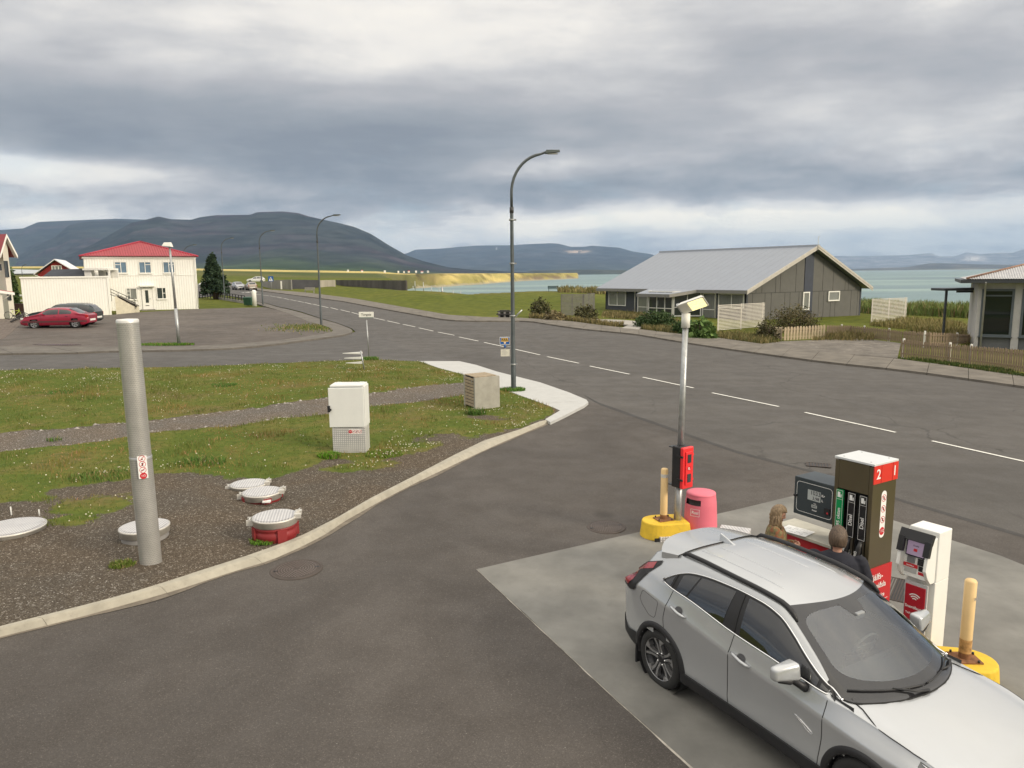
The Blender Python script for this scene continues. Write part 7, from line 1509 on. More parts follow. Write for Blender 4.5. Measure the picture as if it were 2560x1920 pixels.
for sg in (-1, 1):
    g_ = sidepatch('window_surround', .905, 3.265, DB, DTt, .004, CBLK, car, 70, 8, sg)
    for nm, a, b_ in (('quarter_glass', lambda v: .95, lambda v: 1.045+.015*v), ('rear_vent_glass', lambda v: 1.14+.03*v, lambda v: 1.30+.10*v), ('rear_window', lambda v: 1.325+.10*v, lambda v: 1.86+.04*v), ('front_window', lambda v: 2.10-.02*v, lambda v: 3.03), ('front_quarter', lambda v: 3.06, lambda v: 3.20)):
        sidepatch(nm, a, b_, lambda x: DB(x)+.018, lambda x: max(DTt(x)-.022, DB(x)+.02), .0075, CGLS, car, 30, 8, sg)
    sidetube('chrome_strip', [(x, DB(x)) for x in np.linspace(.90, 3.27, 24)], .009, CHRM, car, .004, sg, dense=50)
    sidetube('chrome_strip', [(x, DTt(x)) for x in np.linspace(.90, 3.27, 30)], .010, CHRM, car, .004, sg, dense=60)
    sidetube('shut_line', [(2.035, DB(2.03)-.01), (2.005, .95), (2.0, .65), (2.003, .47), (2.02, .26)], .0045, GAP, car, -.001, sg, dense=24)
    sidetube('shut_line', [(2.02, DTt(2.02)), (2.035, DB(2.03))], .0045, GAP, car, .006, sg)
    sidetube('shut_line', [(3.155, DB(3.15)-.01), (3.16, 1.0), (3.155, .68), (3.115, .38), (3.10, .24)], .0045, GAP, car, -.001, sg, dense=24)
    sidetube('shut_line', [(1.10, DB(1.1)-.01), (1.05, 1.09), (1.0, .90), (1.01, .76)], .0045, GAP, car, -.001, sg, dense=14)
    sidetube('shut_line', [(1.10, DTt(1.10)-.0), (1.07, DB(1.08))], .004, GAP, car, .007, sg)
    if sg < 0: sidetube('fuel_flap', [(.57, .98), (.62, 1.085), (.66, 1.095), (.90, 1.065), (.915, 1.05), (.86, .86), (.83, .83), (.74, .83), (.60, .92), (.57, .98)], .0028, GAP, car, -.0005, sg, dense=40)
    for wx in WX:
        mb = MB(); n_a = 40; a0_, a1_ = R(-12), R(192); vs = []
        for k in range(n_a+1):
            a = a0_+(a1_-a0_)*k/n_a
            for rr_, off in ((.375, -.09), (.375, .016), (.392, .024), (.435, .018), (.447, .0)):
                x, z = wx+rr_*math.cos(a)*1.0, .345+rr_*math.sin(a); zz = max(z, Zb(x)+.01); vs.append((x, sg*(Sy(x, max(zz, .30))+off), z))
        mb.add(vs, [(k*5+i, k*5+i+1, (k+1)*5+i+1, (k+1)*5+i) for k in range(n_a) for i in range(4)], smooth=True); mb.build('arch_moulding', CBLK, car)
    sidepatch('sill_cladding', 1.335, 3.175, lambda x: .215, lambda x: .385, .022, CBLK, car, 30, 5, sg)
    mb = MB(); mb.grid(lambda u, v: on_side(1.335+1.84*u, .385, .022-.022*v, sg), 30, 1); mb.grid(lambda u, v: on_side(1.335+1.84*u, .215-.02*v, .022-.06*v, sg), 30, 1); mb.build('sill_cladding', CBLK, car)
    sidepatch('bumper_cladding', .045, .50, lambda x: ip(x, [.04, .5], [.40, .27]), lambda x: ip(x, [.04, .12, .3, .5], [.60, .56, .47, .50]), .012, CBLK, car, 12, 5, sg)
    sidepatch('bumper_cladding', 4.05, 4.50, lambda x: ip(x, [4.0, 4.5], [.27, .36]), lambda x: ip(x, [4.0, 4.5], [.46, .52]), .012, CBLK, car, 12, 5, sg)
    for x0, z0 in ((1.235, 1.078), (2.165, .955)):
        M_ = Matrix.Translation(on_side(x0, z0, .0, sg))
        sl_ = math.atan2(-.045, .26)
        mb = MB(); mb.grid(lambda u, v: on_side(x0+.012+.055*math.cos(u*6.283)*v, z0+.014+.040*math.sin(u*6.283)*v, .004+.001*v, sg), 16, 3, flip=sg > 0); mb.build('handle_recess_shade', mat('recess_shade', (.12, .12, .125), .5, .5, var=0), car)  # flat dark disc: shade of the hollow behind the handle, put in as colour
        mb = MB(); mb.tube([on_side(x0-.125, z0+.018, .006, sg), on_side(x0-.08, z0+.012, .024, sg), on_side(x0+.03, z0-.007, .034, sg), on_side(x0+.10, z0-.018, .024, sg), on_side(x0+.135, z0-.024, .006, sg)], [.010, .017, .019, .017, .010], 8); mb.build('door_handle', CHRM if 0 else SILV, car)
    LB = cub([.10, .25, .48, .62, .80], [1.06, 1.045, 1.045, 1.20, 1.40]);
    lo_l = lambda x: ip(x, [.09, .20, .36, .47, .50, .60, .74], [1.08, 1.03, 1.00, 1.035, 1.13, 1.28, 1.42]); hi_l = lambda x: ip(x, [.09, .15, .22, .34, .50, .74], [1.10, 1.145, 1.20, 1.29, 1.37, 1.46])
    sidepatch('tail_lamp_black', .09, .74, lo_l, hi_l, .014, CBLK, car, 40, 8, sg)
    sidepatch('tail_lamp', .10, .40, lambda x: ip(x, [.10, .2, .32, .40], [1.095, 1.06, 1.05, 1.14]), lambda x: hi_l(x)-.012, .020, mat('tail_red', (.28, .004, .012), .12, var=.15, coat=1.), car, 24, 8, sg)
    sidepatch('tail_lamp', .40, .66, lambda x: hi_l(x)-.075, lambda x: hi_l(x)-.008, .020, MT['tail_red'], car, 18, 3, sg)
    if sg < 0:
        bz = [(2.86, .742), (2.93, .720), (3.00, .690), (3.06, .660)]
        sidetube('badge', bz, .004, CHRM, car, .004, sg); sidetube('badge', [(2.875, .722), (2.95, .695), (2.985, .66), (3.05, .640), (3.06, .655)], .003, CHRM, car, .004, sg)
for sg in (-1, 1):
    xr = np.linspace(.98, 2.62, 26); pts = []
    for x in xr: yq = sg*(YT(x)+.0-.012); pts.append((x, yq, Zt(x, abs(yq)-.02)+.030-(.030 if x in (xr[0], xr[-1]) else 0)))
    MB().tube(pts, [.012]+[.026]*(len(pts)-2)+[.014], 8).build('roof_rail', CBLK, car)
    for yy in (.20, .40):
        a, b_ = (1.15, 2.10) if yy < .3 else (1.05, 2.30); ptsr = [(x, sg*yy, Zt(x, yy)-.006) for x in np.linspace(a, b_, 16)]
        MB().tube(ptsr, [.004]+[.013]*14+[.003], 8).build('roof_rib', SILV, car)
mb = MB()
def spf(u, v):
    y = (u*2-1)*.66; x1 = 1.04-.10*(y/.66)**2; x0 = .42+.26*abs(y/.66)**3.2; x = x0+(x1-x0)*v
    z = 1.598+.062*(x-.42)/.62-.060*abs(y/.62)**3-.01*(1-v)*abs(y/.6)**2; return (x, y*(1.0-.04*v), z+.004)
mb.grid(spf, 40, 12, flip=True)
n0 = len(mb.v)
mb.grid(lambda u, v: (spf(u, 0)[0]+.05*v, spf(u, 0)[1], spf(u, 0)[2]-.055*v), 40, 2)
for ss in (0, 1): mb.grid(lambda u, v: (spf(ss, u)[0], spf(ss, u)[1]*(1+.0*v), spf(ss, u)[2]-.075*v), 12, 2, flip=ss == 0)
mb.build('spoiler', SILV, car)
MB().tube([(x, y, z+.001) for x, y, z in [spf(u, 1.0) for u in np.linspace(.06, .94, 30)]], .0035, 6).build('shut_line', GAP, car)
fz_ = Zt(1.10, 0); MB().add([(.98, -.035, fz_-.005), (1.24, -.02, fz_-.005), (1.24, .02, fz_-.005), (.98, .035, fz_-.005), (.97, -.012, fz_+.085), (.97, .012, fz_+.085), (1.08, -.008, fz_+.05), (1.08, .008, fz_+.05)], [(0, 1, 6, 4), (3, 5, 7, 2), (1, 2, 7, 6), (4, 6, 7, 5), (0, 4, 5, 3), (3, 2, 1, 0)]).build('antenna_fin', SILV, car, bev=.006)
def wsf(u, v):
    y = (u*2-1); ymax = ip(v, [0, .25, .5, .75, 1], [.598, .645, .69, .735, .78]); y *= ymax; x = xh(y)+(xc(y)-xh(y))*v; return (x, y, Zt(x, y)+.006)
def inner(a, k=1.):
    ca, sa = math.cos(a), math.sin(a); r_ = (abs(ca)**6+abs(sa)**6)**(-1/6)*k; u = ca*r_*.905; v = .455+sa*r_*(.385-.055*u*u); return .5+u/2, v
def outer(a):
    ca, sa = math.cos(a), math.sin(a); r_ = 1/max(abs(ca), abs(sa)); return .5+ca*r_/2, .5+sa*r_/2
NA = 160; mbB = MB(); mbG = MB()
def ringf(i, j):
    a = 2*math.pi*i; p, q = inner(a), outer(a); return wsf(p[0]+(q[0]-p[0])*j, p[1]+(q[1]-p[1])*j)
mbB.grid(ringf, NA, 8); mbG.grid(lambda i, j: wsf(*inner(2*math.pi*i, .001+.999*j)), NA, 24)
def prune(mb):
    us = sorted({i for f in mb.f for i in f}); mp_ = {v: i for i, v in enumerate(us)}; mb.v = [mb.v[i] for i in us]; mb.f = [[mp_[i] for i in f] for f in mb.f]; return mb
mbB.build('windscreen_border', mat('frit_black', (.022, .022, .024), .12, var=0, coat=.6), car)
MB().grid(lambda u, v: tuple(Vector(wsf(.5+(u-.5)*(.24-.12*v), .05+.17*v))+Vector((0, 0, .002))), 12, 6, flip=True).build('sensor_cover', MT['frit_black'], car)
m = bpy.data.materials.new('windscreen'); m.use_nodes = True; t = NT(m.node_tree); t.n.remove(t.n['Principled BSDF'])
tr_ = t.new('ShaderNodeBsdfTransparent'); tr_.inputs[0].default_value = (.70, .76, .75, 1); gl_ = t.new('ShaderNodeBsdfGlossy'); gl_.inputs['Roughness'].default_value = .02; gl_.inputs[0].default_value = (.95, .97, 1, 1)
fr_ = t.new('ShaderNodeFresnel'); fr_.inputs[0].default_value = 1.62; ms_ = t.new('ShaderNodeMixShader'); t.l.new(t.math('ADD', fr_.outputs[0], .10, clamp=True), ms_.inputs[0]); t.l.new(tr_.outputs[0], ms_.inputs[1]); t.l.new(gl_.outputs[0], ms_.inputs[2]); t.l.new(ms_.outputs[0], t.n['Material Output'].inputs[0])
mbG.build('windscreen', m, car)
def ws_pt(u, v, off=.0): p = Vector(wsf(u, v)); p.z += off; return p
for (u0, v0, u1, v1) in ((.50, .945, .04, .90), (.93, .93, .52, .945)):
    pts = [ws_pt(u0+(u1-u0)*q, v0+(v1-v0)*q, .022) for q in np.linspace(0, 1, 9)]; MB().tube(pts, .0085, 6).build('wiper_blade', CBLK, car)
    pa0 = ws_pt(u0 if u0 < .6 else .95, .995, .02); MB().tube([pa0, ws_pt((u0*.8+u1*.2), .985, .035), ws_pt((u0+u1)/2, (v0+v1)/2, .035)], [.014, .010, .007], 6).build('wiper_arm', CBLK, car)
for u_ in (0.0, 1.0):
    sg = -1 if u_ < .5 else 1
    MB().add([tuple(ws_pt(u_, .80, .002)), tuple(ws_pt(u_, 1.0, .002)), tuple(ws_pt(u_, 1.0, .0)+Vector((.02, sg*.045, -.02))), tuple(ws_pt(u_, .80, 0)+Vector((.0, sg*.022, -.012)))], [(0, 1, 2, 3)]).build('cowl_corner', CBLK, car)
MB().tube([(xc(y)+.003, y, hood(xc(y), y)+.000) for y in np.linspace(-.76, .76, 50)], .007, 6).build('bonnet_gap', GAP, car)
for sg in (-1, 1):
    pts = [(3.30, .70), (3.42, .715), (3.62, .80), (3.75, .805), (3.95, .79), (4.06, .76)]
    MB().tube([(p.x, sg*p.y, Zt(p.x, p.y)-.000 if p.y < YBt(p.x)-.01 else ZBt(p.x)) for p in resample([Vector((a, b_, 0)) for a, b_ in pts], 20)], .0045, 6).build('bonnet_gap', GAP, car)
    sidepatch('headlamp', 4.0, 4.45, lambda x: ip(x, [4.0, 4.1, 4.45], [.90, .80, .70]), lambda x: ZBt(x)-.015, .008, mat('headlamp_glass', (.03, .035, .04), .05, var=0, spec=1., coat=1.), car, 18, 5, sg)
    sidetube('headlamp_strip', [(4.02, .925), (4.2, .87), (4.42, .77)], .006, CHRM, car, .012, sg)
for z in (.50, .60, .70): MB().box((XE+.01, 0, z), (.03, .74, .03)).build('grille_bar', CHRM, car)
MB().box((XE+.004, 0, .60), (.02, .78, .30)).build('grille', CBLK, car)
for sg in (-1, 1):
    c_ = Vector((2.855, sg*1.03, 1.195)); q = lambda x0, x1, y0, y1, z, dz: [(c_.x+a, c_.y+sg*b_, c_.z+z+dz*(b_-y0)) for a, b_ in ((x0, y0), (x1, y0), (x1*.55+x0*.45, y1), (x0, y1))]
    lo_, hi_ = q(-.07, .085, -.13, .15, -.085, .10), q(-.08, .06, -.13, .14, .085, -.06)
    if sg < 0: lo_, hi_ = lo_[::-1], hi_[::-1]
    mr = MB().hexa(lo_, hi_).build('mirror', SILV, car, bev=.035); mr.modifiers[0].segments = 4; mr.data.polygons.foreach_set('use_smooth', [True]*6)
    MB().box((c_.x-.060, c_.y-sg*.015, c_.z), (.02, .19, .115)).build('mirror_glass', CGLS, mr, bev=.01)
    MB().tube([(c_.x+.0, c_.y+sg*.09, c_.z-.060), (c_.x+.02, c_.y-sg*.02, c_.z-.082), (c_.x+.02, c_.y-sg*.12, c_.z-.070)], [.018, .034, .034], 8).tube([(c_.x+.02, c_.y-sg*.06, c_.z-.07), (c_.x+.06, c_.y-sg*.13, c_.z-.13), (c_.x+.08, c_.y-sg*.18, c_.z-.16)], [.038, .034, .045], 8).build('mirror_foot', CBLK, mr)
RIMM = mat('machined_rim', (.40, .40, .41), .3, .8, var=.03); RIMB = mat('rim_black', (.02, .02, .022), .3, .2, var=0, coat=.4)
for wx in WX:
    for sg in (-1, 1):
        wo = MB(); Mw = Matrix.Translation((wx, sg*.785, .345)) @ Matrix.Rotation(R(90)*(1 if sg < 0 else -1), 4, 'X')
        wo.lathe([(.245, -.11), (.30, -.112), (.335, -.10), (WR_-.006, -.07), (WR_, -.04), (WR_, .04), (WR_-.006, .07), (.335, .098), (.30, .112), (.262, .110), (.245, .098)], 56, M=Mw, caps=False)
        for k in range(56):
            a = 2*math.pi*k/56; wo.box(((WR_-.007)*math.cos(a), (WR_-.007)*math.sin(a), .055), (.012, .022, .04), rz=a, M=Mw)
        wh_ = wo.build('wheel', TYRE, car)
        MB().lathe([(.05, .035), (.20, .02), (.235, .03), (.246, .085), (.250, .10)], 48, M=Mw, caps=False).lathe([(0, .03), (.24, -.02)], 32, M=Mw, caps=False).build('rim', RIMB, wh_)
        MB().lathe([(.243, .096), (.246, .100), (.249, .100), (.250, .096)], 56, M=Mw, caps=False).build('rim_edge', RIMM, wh_)
        for k in range(5):
            a = 2*math.pi*k/5+.35; Mk = Mw @ Matrix.Rotation(a, 4, 'Z'); mb = MB()
            for s2 in (-1, 1):
                q = [(.055, s2*.008), (.055, s2*.036), (.150, s2*.036+.0), (.243, s2*.075), (.243, s2*.034), (.150, s2*.010)]
                if s2 < 0: q = q[::-1]
                mb.add([(x, y+(x-.05)*.22, .062+.026*((x-.055)/.18)) for x, y in q]+[(x, y+(x-.05)*.22, .03) for x, y in q], [list(range(6))[::-1], list(range(6, 12))]+[(i, (i+1) % 6, (i+1) % 6+6, i+6) for i in range(6)], M=Mk)
            q = [(.19, -.075), (.242, -.135), (.242, -.045), (.225, -.05)]
            mb.add([(x, y+(x-.05)*.22, .07+.026*((x-.055)/.18)) for x, y in q]+[(x, y+(x-.05)*.22, .03) for x, y in q], [list(range(4))[::-1], list(range(4, 8))]+[(i, (i+1) % 4, (i+1) % 4+4, i+4) for i in range(4)], M=Mk)
            mb.build('spoke', RIMM, wh_)
        MB().lathe([(.052, .04), (.050, .070), (.034, .078), (0, .078)], 24, M=Mw, caps=False).build('hub_cap', RIMB, wh_)
        mb = MB()
        for k in range(5): a = 2*math.pi*k/5+.1; mb.lathe([(.009, .05), (.009, .076), (0, .078)], 8, M=Mw @ Matrix.Translation((.070*math.cos(a), .070*math.sin(a), 0)), caps=False)
        mb.build('wheel_nuts', CHRM, wh_, kind='stuff')
MB().box((.52, -.80, .24), (.02, .20, .24)).build('mud_flap', CBLK, car); MB().box((.52, .80, .24), (.02, .20, .24)).build('mud_flap', CBLK, car)
CAB = mat('cabin_grey', (.045, .047, .05), .8, var=.2, vs=3); SEATM = mat('seat_cloth', (.05, .05, .052), .9, var=.15)
MB().grid(lambda u, v: (.6+2.0*u, (v*2-1)*.56, Zt(.6+2.0*u, (v*2-1)*.56)-.03), 16, 8).build('headliner', CAB, car)
mb = MB(); mb.grid(lambda u, v: (2.88+.62*u, (v*2-1)*.66, 1.02-.055*u-.02*abs(v*2-1)), 6, 10); mb.box((2.88, 0, .86), (.06, 1.30, .30)); mb.build('dashboard', CAB, car)
MB().box((2.80, 0, 1.015), (.03, .26, .12)).build('centre_screen', CGLS, car, bev=.004); MB().box((2.55, 0, .62), (1.2, .22, .35)).build('centre_console', CAB, car)
for yy in (-.36, .36):
    s_ = MB().box((2.15, yy, .60), (.55, .50, .18)).build('seat', SEATM, car, bev=.05); o = MB().box((1.86, yy, .92), (.16, .48, .68)).build('backrest', SEATM, s_, bev=.05); MB().box((1.84, yy, 1.33), (.10, .26, .18)).build('headrest', SEATM, s_, bev=.04)
MB().box((1.0, 0, .85), (.3, 1.2, .8)).build('rear_bench', SEATM, car)
sw = MB(); Msw = Matrix.Translation((2.66, .36, .98)) @ Matrix.Rotation(R(-68), 4, 'Y')
sw.tube([(.18*math.cos(a), .18*math.sin(a), 0) for a in np.linspace(0, 2*math.pi, 33)], .014, 8, M=Msw, caps=False).box((0, 0, -.01), (.10, .30, .02), M=Msw).build('steering_wheel', mat('wheel_leather', (.09, .09, .09), .5, var=0), car)
mb = MB(); mb.box((2.72, 0, 1.475), (.05, .22, .07)); mb.build('inner_mirror', CBLK, car, bev=.01); MB().box((2.80, 0, 1.50), (.12, .12, .06)).build('camera_unit', mat('cam_grey', (.25, .26, .27), .4, var=0), car, bev=.01)
for sg in (-1, 1): MB().grid(lambda u, v: (.9+2.5*u, sg*(Wd_(.9+2.5*u)-.10), .35+.72*v), 10, 3).build('door_lining', CAB, car)
MB().grid(lambda u, v: (.6+2.4*u, (v*2-1)*.80, .40), 4, 4).build('carpet', CAB, car)
# small parked cars
def small_car(name, label, loc, rz, paint, prof, L=4.4, Wc=1.75, wheels=(.80, 3.45), wr=.31, group=None, rim='silver', rails=False, skirt=None, scale=1., wagon=False):
    """prof: lists for bonnet/roof line (x,z), belt line (x,z), glass outline; x from rear bumper to nose"""
    o = thing(name, label, 'car', loc, rz, group); o.scale = (scale,)*3
    roofl, beltz, gx = prof; RL = cub([p[0] for p in roofl], [p[1] for p in roofl]); BL_ = cub([p[0] for p in beltz], [p[1] for p in beltz])
    hw = Wc/2; Wf = cub([0, .12, .5, L/2, L-.7, L-.15, L], [hw*.78, hw*.90, hw*.98, hw, hw*.97, hw*.86, hw*.62])
    bot = lambda x: ip(x, [0, .3, L-.4, L], [.36, .22, .22, .32])
    n_x = 64; xs_ = np.linspace(0, L, n_x); rows = []
    def sec(x):
        w_, b_, bl, zr = Wf(x), bot(x), BL_(x), RL(x); zr = max(zr, bl+.005); cab = smooth(.06, .4, zr-bl)
        tw = w_*(.94-.20*float(cab)); mid = (b_+bl)/2
        s_ = [(w_*.90, b_), (w_*.97, b_+.06), (w_*.995, mid-.05), (w_*1.0, mid+.1), (w_*.985, bl-.10), (w_*.945, bl)]
        for q in (.25, .5, .75, 1.0): s_.append((w_*.945+(tw-w_*.945)*q+.02*math.sin(math.pi*q), bl+(zr-.06*float(cab)-bl)*q))
        for q in (.15, .4, .7, 1.0): s_.append((tw*(1-q), zr-.06*float(cab)*(1-q)**2))
        return s_
    SS = [sec(float(x)) for x in xs_]; NPp = len(SS[0]); mb = MB()
    for sg in (-1, 1):
        vs = [(x, sg*y, z) for x, s_ in zip(xs_, SS) for y, z in s_]; fs = []
        for i in range(n_x-1):
            for j in range(NPp-1):
                xc_ = (xs_[i]+xs_[i+1])/2; zc_ = (SS[i][j][1]+SS[i][j+1][1])/2
                if j < 5 and any((xc_-wx)**2+(zc_-wr)**2 < (wr+.045)**2 for wx in wheels): continue
                f = [i*NPp+j, (i+1)*NPp+j, (i+1)*NPp+j+1, i*NPp+j+1]; fs.append(f if sg < 0 else f[::-1])
        mb.add(vs, fs, smooth=True)
    for k, s_ in ((0, SS[0]), (L, SS[-1])):
        ring = [(k, y, z) for y, z in s_]+[(k, -y, z) for y, z in s_[::-1][1:]]; mb.add(ring, [list(range(len(ring)))[::(-1 if k else 1)]])
    mb.build('body', paint, o)
    def sidey(x, z): s_ = sec(x)[:10]; return float(np.interp(z, np.maximum.accumulate([p[1] for p in s_]), [p[0] for p in s_]))
    for sg in (-1, 1):
        for (xa, xb) in gx['side']:
            def fn(u, v):
                x = xa+(xb-xa)*u; z0 = BL_(x)+.03; z1 = max(z0+.01, min(RL(x)-.13, gx.get('ztop', 9))); z = z0+(z1-z0)*v; return (x, sg*(sidey(x, z)+.006), z)
            MB().grid(fn, 10, 4, flip=sg > 0).build('side_window', CGLS, o)
        for xd in gx['doors']: MB().tube([(xd, sg*(sidey(xd, z)+.001), z) for z in np.linspace(.32, BL_(xd), 8)], .006, 4).build('shut_line', GAP, o)
        for xh_ in gx['handles']: MB().box((xh_, sg*(sidey(xh_, BL_(xh_)-.12)+.01), BL_(xh_)-.12), (.16, .02, .03)).build('door_handle', BLACK, o)
        if skirt: MB().grid(lambda u, v: (.1+(L-.2)*u, sg*(sidey(.1+(L-.2)*u, .42+.12*v)+.008), .42+.12*v), 20, 1, flip=sg > 0).build('rubbing_strip', skirt, o)
        if rails: MB().tube([(x, sg*(Wf(x)*.74-.05), RL(x)-.0) for x in np.linspace(gx['roof'][0], gx['roof'][1], 8)], .02, 6).build('roof_rail', GALV, o)
        MB().box((L-.28, sg*hw*.70, .68), (.24, .34, .16)).build('headlight', mat('headlight', (.62, .62, .60), .1, .2, var=0), o, bev=.03)
        MB().box((.10, sg*hw*.76, .82), (.16, .28, .20)).build('taillight', mat('taillight', (.40, .015, .02), .2, var=0), o, bev=.02)
        mm_ = gx['mirror']; MB().box((mm_, sg*(hw+.06), BL_(mm_)+.07), (.12, .18, .13)).build('mirror', paint if rim != 'dark' else BLACK, o, bev=.03)
    tw_ = .62*hw
    for nm, (xa, xb) in (('rear_window', gx['rear']), ('windscreen', gx['front'])):
        def fn(u, v):
            x = xa+(xb-xa)*v; w_ = Wf(x)*(.70+.05*abs(v-.5))*.92; y = (2*u-1)*w_; z = RL(x)-.015*(2*u-1)**2; return (x, y, z+.012)
        MB().grid(fn, 6, 6).build(nm, CGLS, o)
    MB().box((.02, 0, .55), (.05, Wc*.5, .13)).build('number_plate', WHITE, o); MB().box((L-.02, 0, .42), (.05, Wc*.5, .12)).build('number_plate', WHITE, o)
    MB().box((L-.02, 0, .62), (.06, Wc*.4, .10)).build('grille', BLACK, o)
    for wx in wheels:
        for sg in (-1, 1):
            Mw = Matrix.Translation((wx, sg*(hw-.13), wr)) @ Matrix.Rotation(R(90)*(1 if sg < 0 else -1), 4, 'X')
            w_o = MB().lathe([(wr*.64, -.10), (wr*.94, -.10), (wr, -.06), (wr, .06), (wr*.94, .10), (wr*.66, .10)], 26, M=Mw, caps=False).lathe([(0, .02), (wr*.66, .02)][::-1], 20, M=Mw, caps=False).build('wheel', TYRE, o)
            mb = MB()
            for k in range(5):
                a = 2*math.pi*k/5; mb.add([(r_*math.cos(a+d_), r_*math.sin(a+d_), .075) for r_, d_ in ((.04, -.9), (wr*.63, -.30), (wr*.63, .30), (.04, .9))], [(0, 1, 2, 3)], M=Mw)
            mb.lathe([(wr*.57, .08), (wr*.68, .09)], 24, M=Mw, caps=False); mb.build('rim', RIMM if rim != 'dark' else RIMB, w_o)
            MB().tube([(wx, sg*(hw-.35), wr+.03), (wx, sg*(hw-.04), wr+.03)], wr+.04, 20, caps=False).build('wheel_arch', CBLK, o)
    return o
sedan = ([(0, .86), (.10, .95), (.55, 1.0), (.95, 1.22), (1.35, 1.385), (1.9, 1.43), (2.5, 1.40), (2.85, 1.25), (3.25, .98), (3.7, .88), (4.1, .80), (4.4, .66), (4.5, .55)],
         [(0, .80), (.5, .93), (1.2, .95), (2.0, .93), (3.2, .89), (3.7, .84), (4.1, .77), (4.5, .53)], dict(side=[(1.05, 1.82), (1.90, 2.92)], doors=[1.12, 1.87, 2.98], handles=[1.35, 2.1], mirror=2.86, rear=(.58, 1.25), front=(2.60, 3.20), roof=(1.4, 2.4)))
wagon = ([(0, .95), (.10, 1.10), (.30, 1.35), (.60, 1.50), (1.4, 1.56), (2.4, 1.55), (2.8, 1.42), (3.3, 1.10), (3.8, 1.02), (4.3, .92), (4.6, .75), (4.7, .6)],
         [(0, .90), (.5, 1.02), (2.0, 1.0), (3.2, .97), (3.8, .97), (4.3, .88), (4.7, .58)], dict(side=[(.40, 1.05), (1.12, 2.0), (2.08, 3.0)], doors=[1.1, 2.04, 3.05], handles=[1.3, 2.25], mirror=2.98, rear=(.12, .45), front=(2.60, 3.22), roof=(.6, 2.4)))
hatch = ([(0, .90), (.10, 1.05), (.32, 1.35), (.7, 1.50), (1.5, 1.55), (2.2, 1.50), (2.6, 1.33), (3.1, 1.04), (3.6, .95), (4.0, .82), (4.2, .6)],
         [(0, .86), (.5, .98), (2.0, .96), (3.1, .92), (3.6, .88), (4.0, .76), (4.2, .56)], dict(side=[(.55, 1.15), (1.22, 1.80), (1.88, 2.78)], doors=[1.1, 1.85, 2.85], handles=[1.3, 2.05], mirror=2.78, rear=(.12, .45), front=(2.40, 3.02), roof=(.7, 2.0)))
CRED = mat('car_red', (.30, .012, .040), .3, .2, var=.05, coat=.7); CDRK = mat('car_dark_green', (.022, .034, .036), .3, .3, var=.05, coat=.7); CWHT = mat('car_white', (.72, .72, .71), .3, var=.03, coat=.6); CSLV = mat('car_grey_silver', (.38, .39, .41), .3, .5, var=.03, coat=.6); CBEI = mat('car_champagne', (.42, .36, .30), .3, .4, var=.03, coat=.6)
fw_, rw_ = G(85, 821, .09), G(188, 820.5, .09)
aR = math.atan2(fw_.y-rw_.y, fw_.x-rw_.x); kR = (fw_-rw_).length/2.63
def carat(hx, wheel_world, ang, k, hw):
    return Vector((wheel_world.x-k*(hx*math.cos(ang)+hw*math.sin(ang)*-1*-1), wheel_world.y-k*(hx*math.sin(ang)), wheel_world.z))
def place(hx, wr_w, ang, k, hw, side):
    c_, s_ = math.cos(ang), math.sin(ang); return Vector((wr_w.x-k*(hx*c_-side*hw*s_), wr_w.y-k*(hx*s_+side*hw*c_), wr_w.z))
rc = small_car('red_saloon', 'dark red saloon car parked on the gravel lot before the white annex', place(.85, rw_, aR, kR, .86, 1), aR, CRED, sedan, 4.5, 1.72, (.85, 3.48), .31, skirt=mat('strip_dark', (.10, .03, .035), .6, var=0), scale=kR)
dw_ = rw_+Vector((.3, 3.1, 0)); dg = small_car('dark_estate', 'dark estate car with silver roof rails parked close behind the red saloon', place(.90, Vector((dw_.x-1.35, dw_.y-.4, gz(dw_.x, dw_.y)+.09)), aR+.02, kR, .88, 1), aR+.02, CDRK, wagon, 4.7, 1.78, (.95, 3.65), .32, rails=True, scale=kR)
for nm, px, py, wpx, rz_, paint, pf, Lc, lab in (
        ('silver_van_car', 526, 718, 30, R(205), CWHT, wagon, 4.7, 'white car half hidden by the spruce in the far car park'),
        ('grey_hatchback', 596, 724, 32, R(-58), CSLV, hatch, 4.2, 'silver hatchback facing us in the far car park'),
        ('champagne_hatchback', 628, 725, 34, R(118), CBEI, hatch, 4.2, 'champagne coloured car seen from behind, nearest in the far car park'),
        ('white_estate', 640, 706, 24, R(190), CWHT, wagon, 4.7, 'white car on the bank beyond the far car park')):
    p = G(px, py, .05); k = .92 if nm != 'white_estate' else .9
    c_, s_ = math.cos(rz_), math.sin(rz_); small_car(nm, lab, Vector((p.x-k*Lc/2*c_, p.y-k*Lc/2*s_, p.z)), rz_, paint, pf, Lc, 1.78, (.8, Lc-.95), .32, group='cars in the far car park', scale=k)
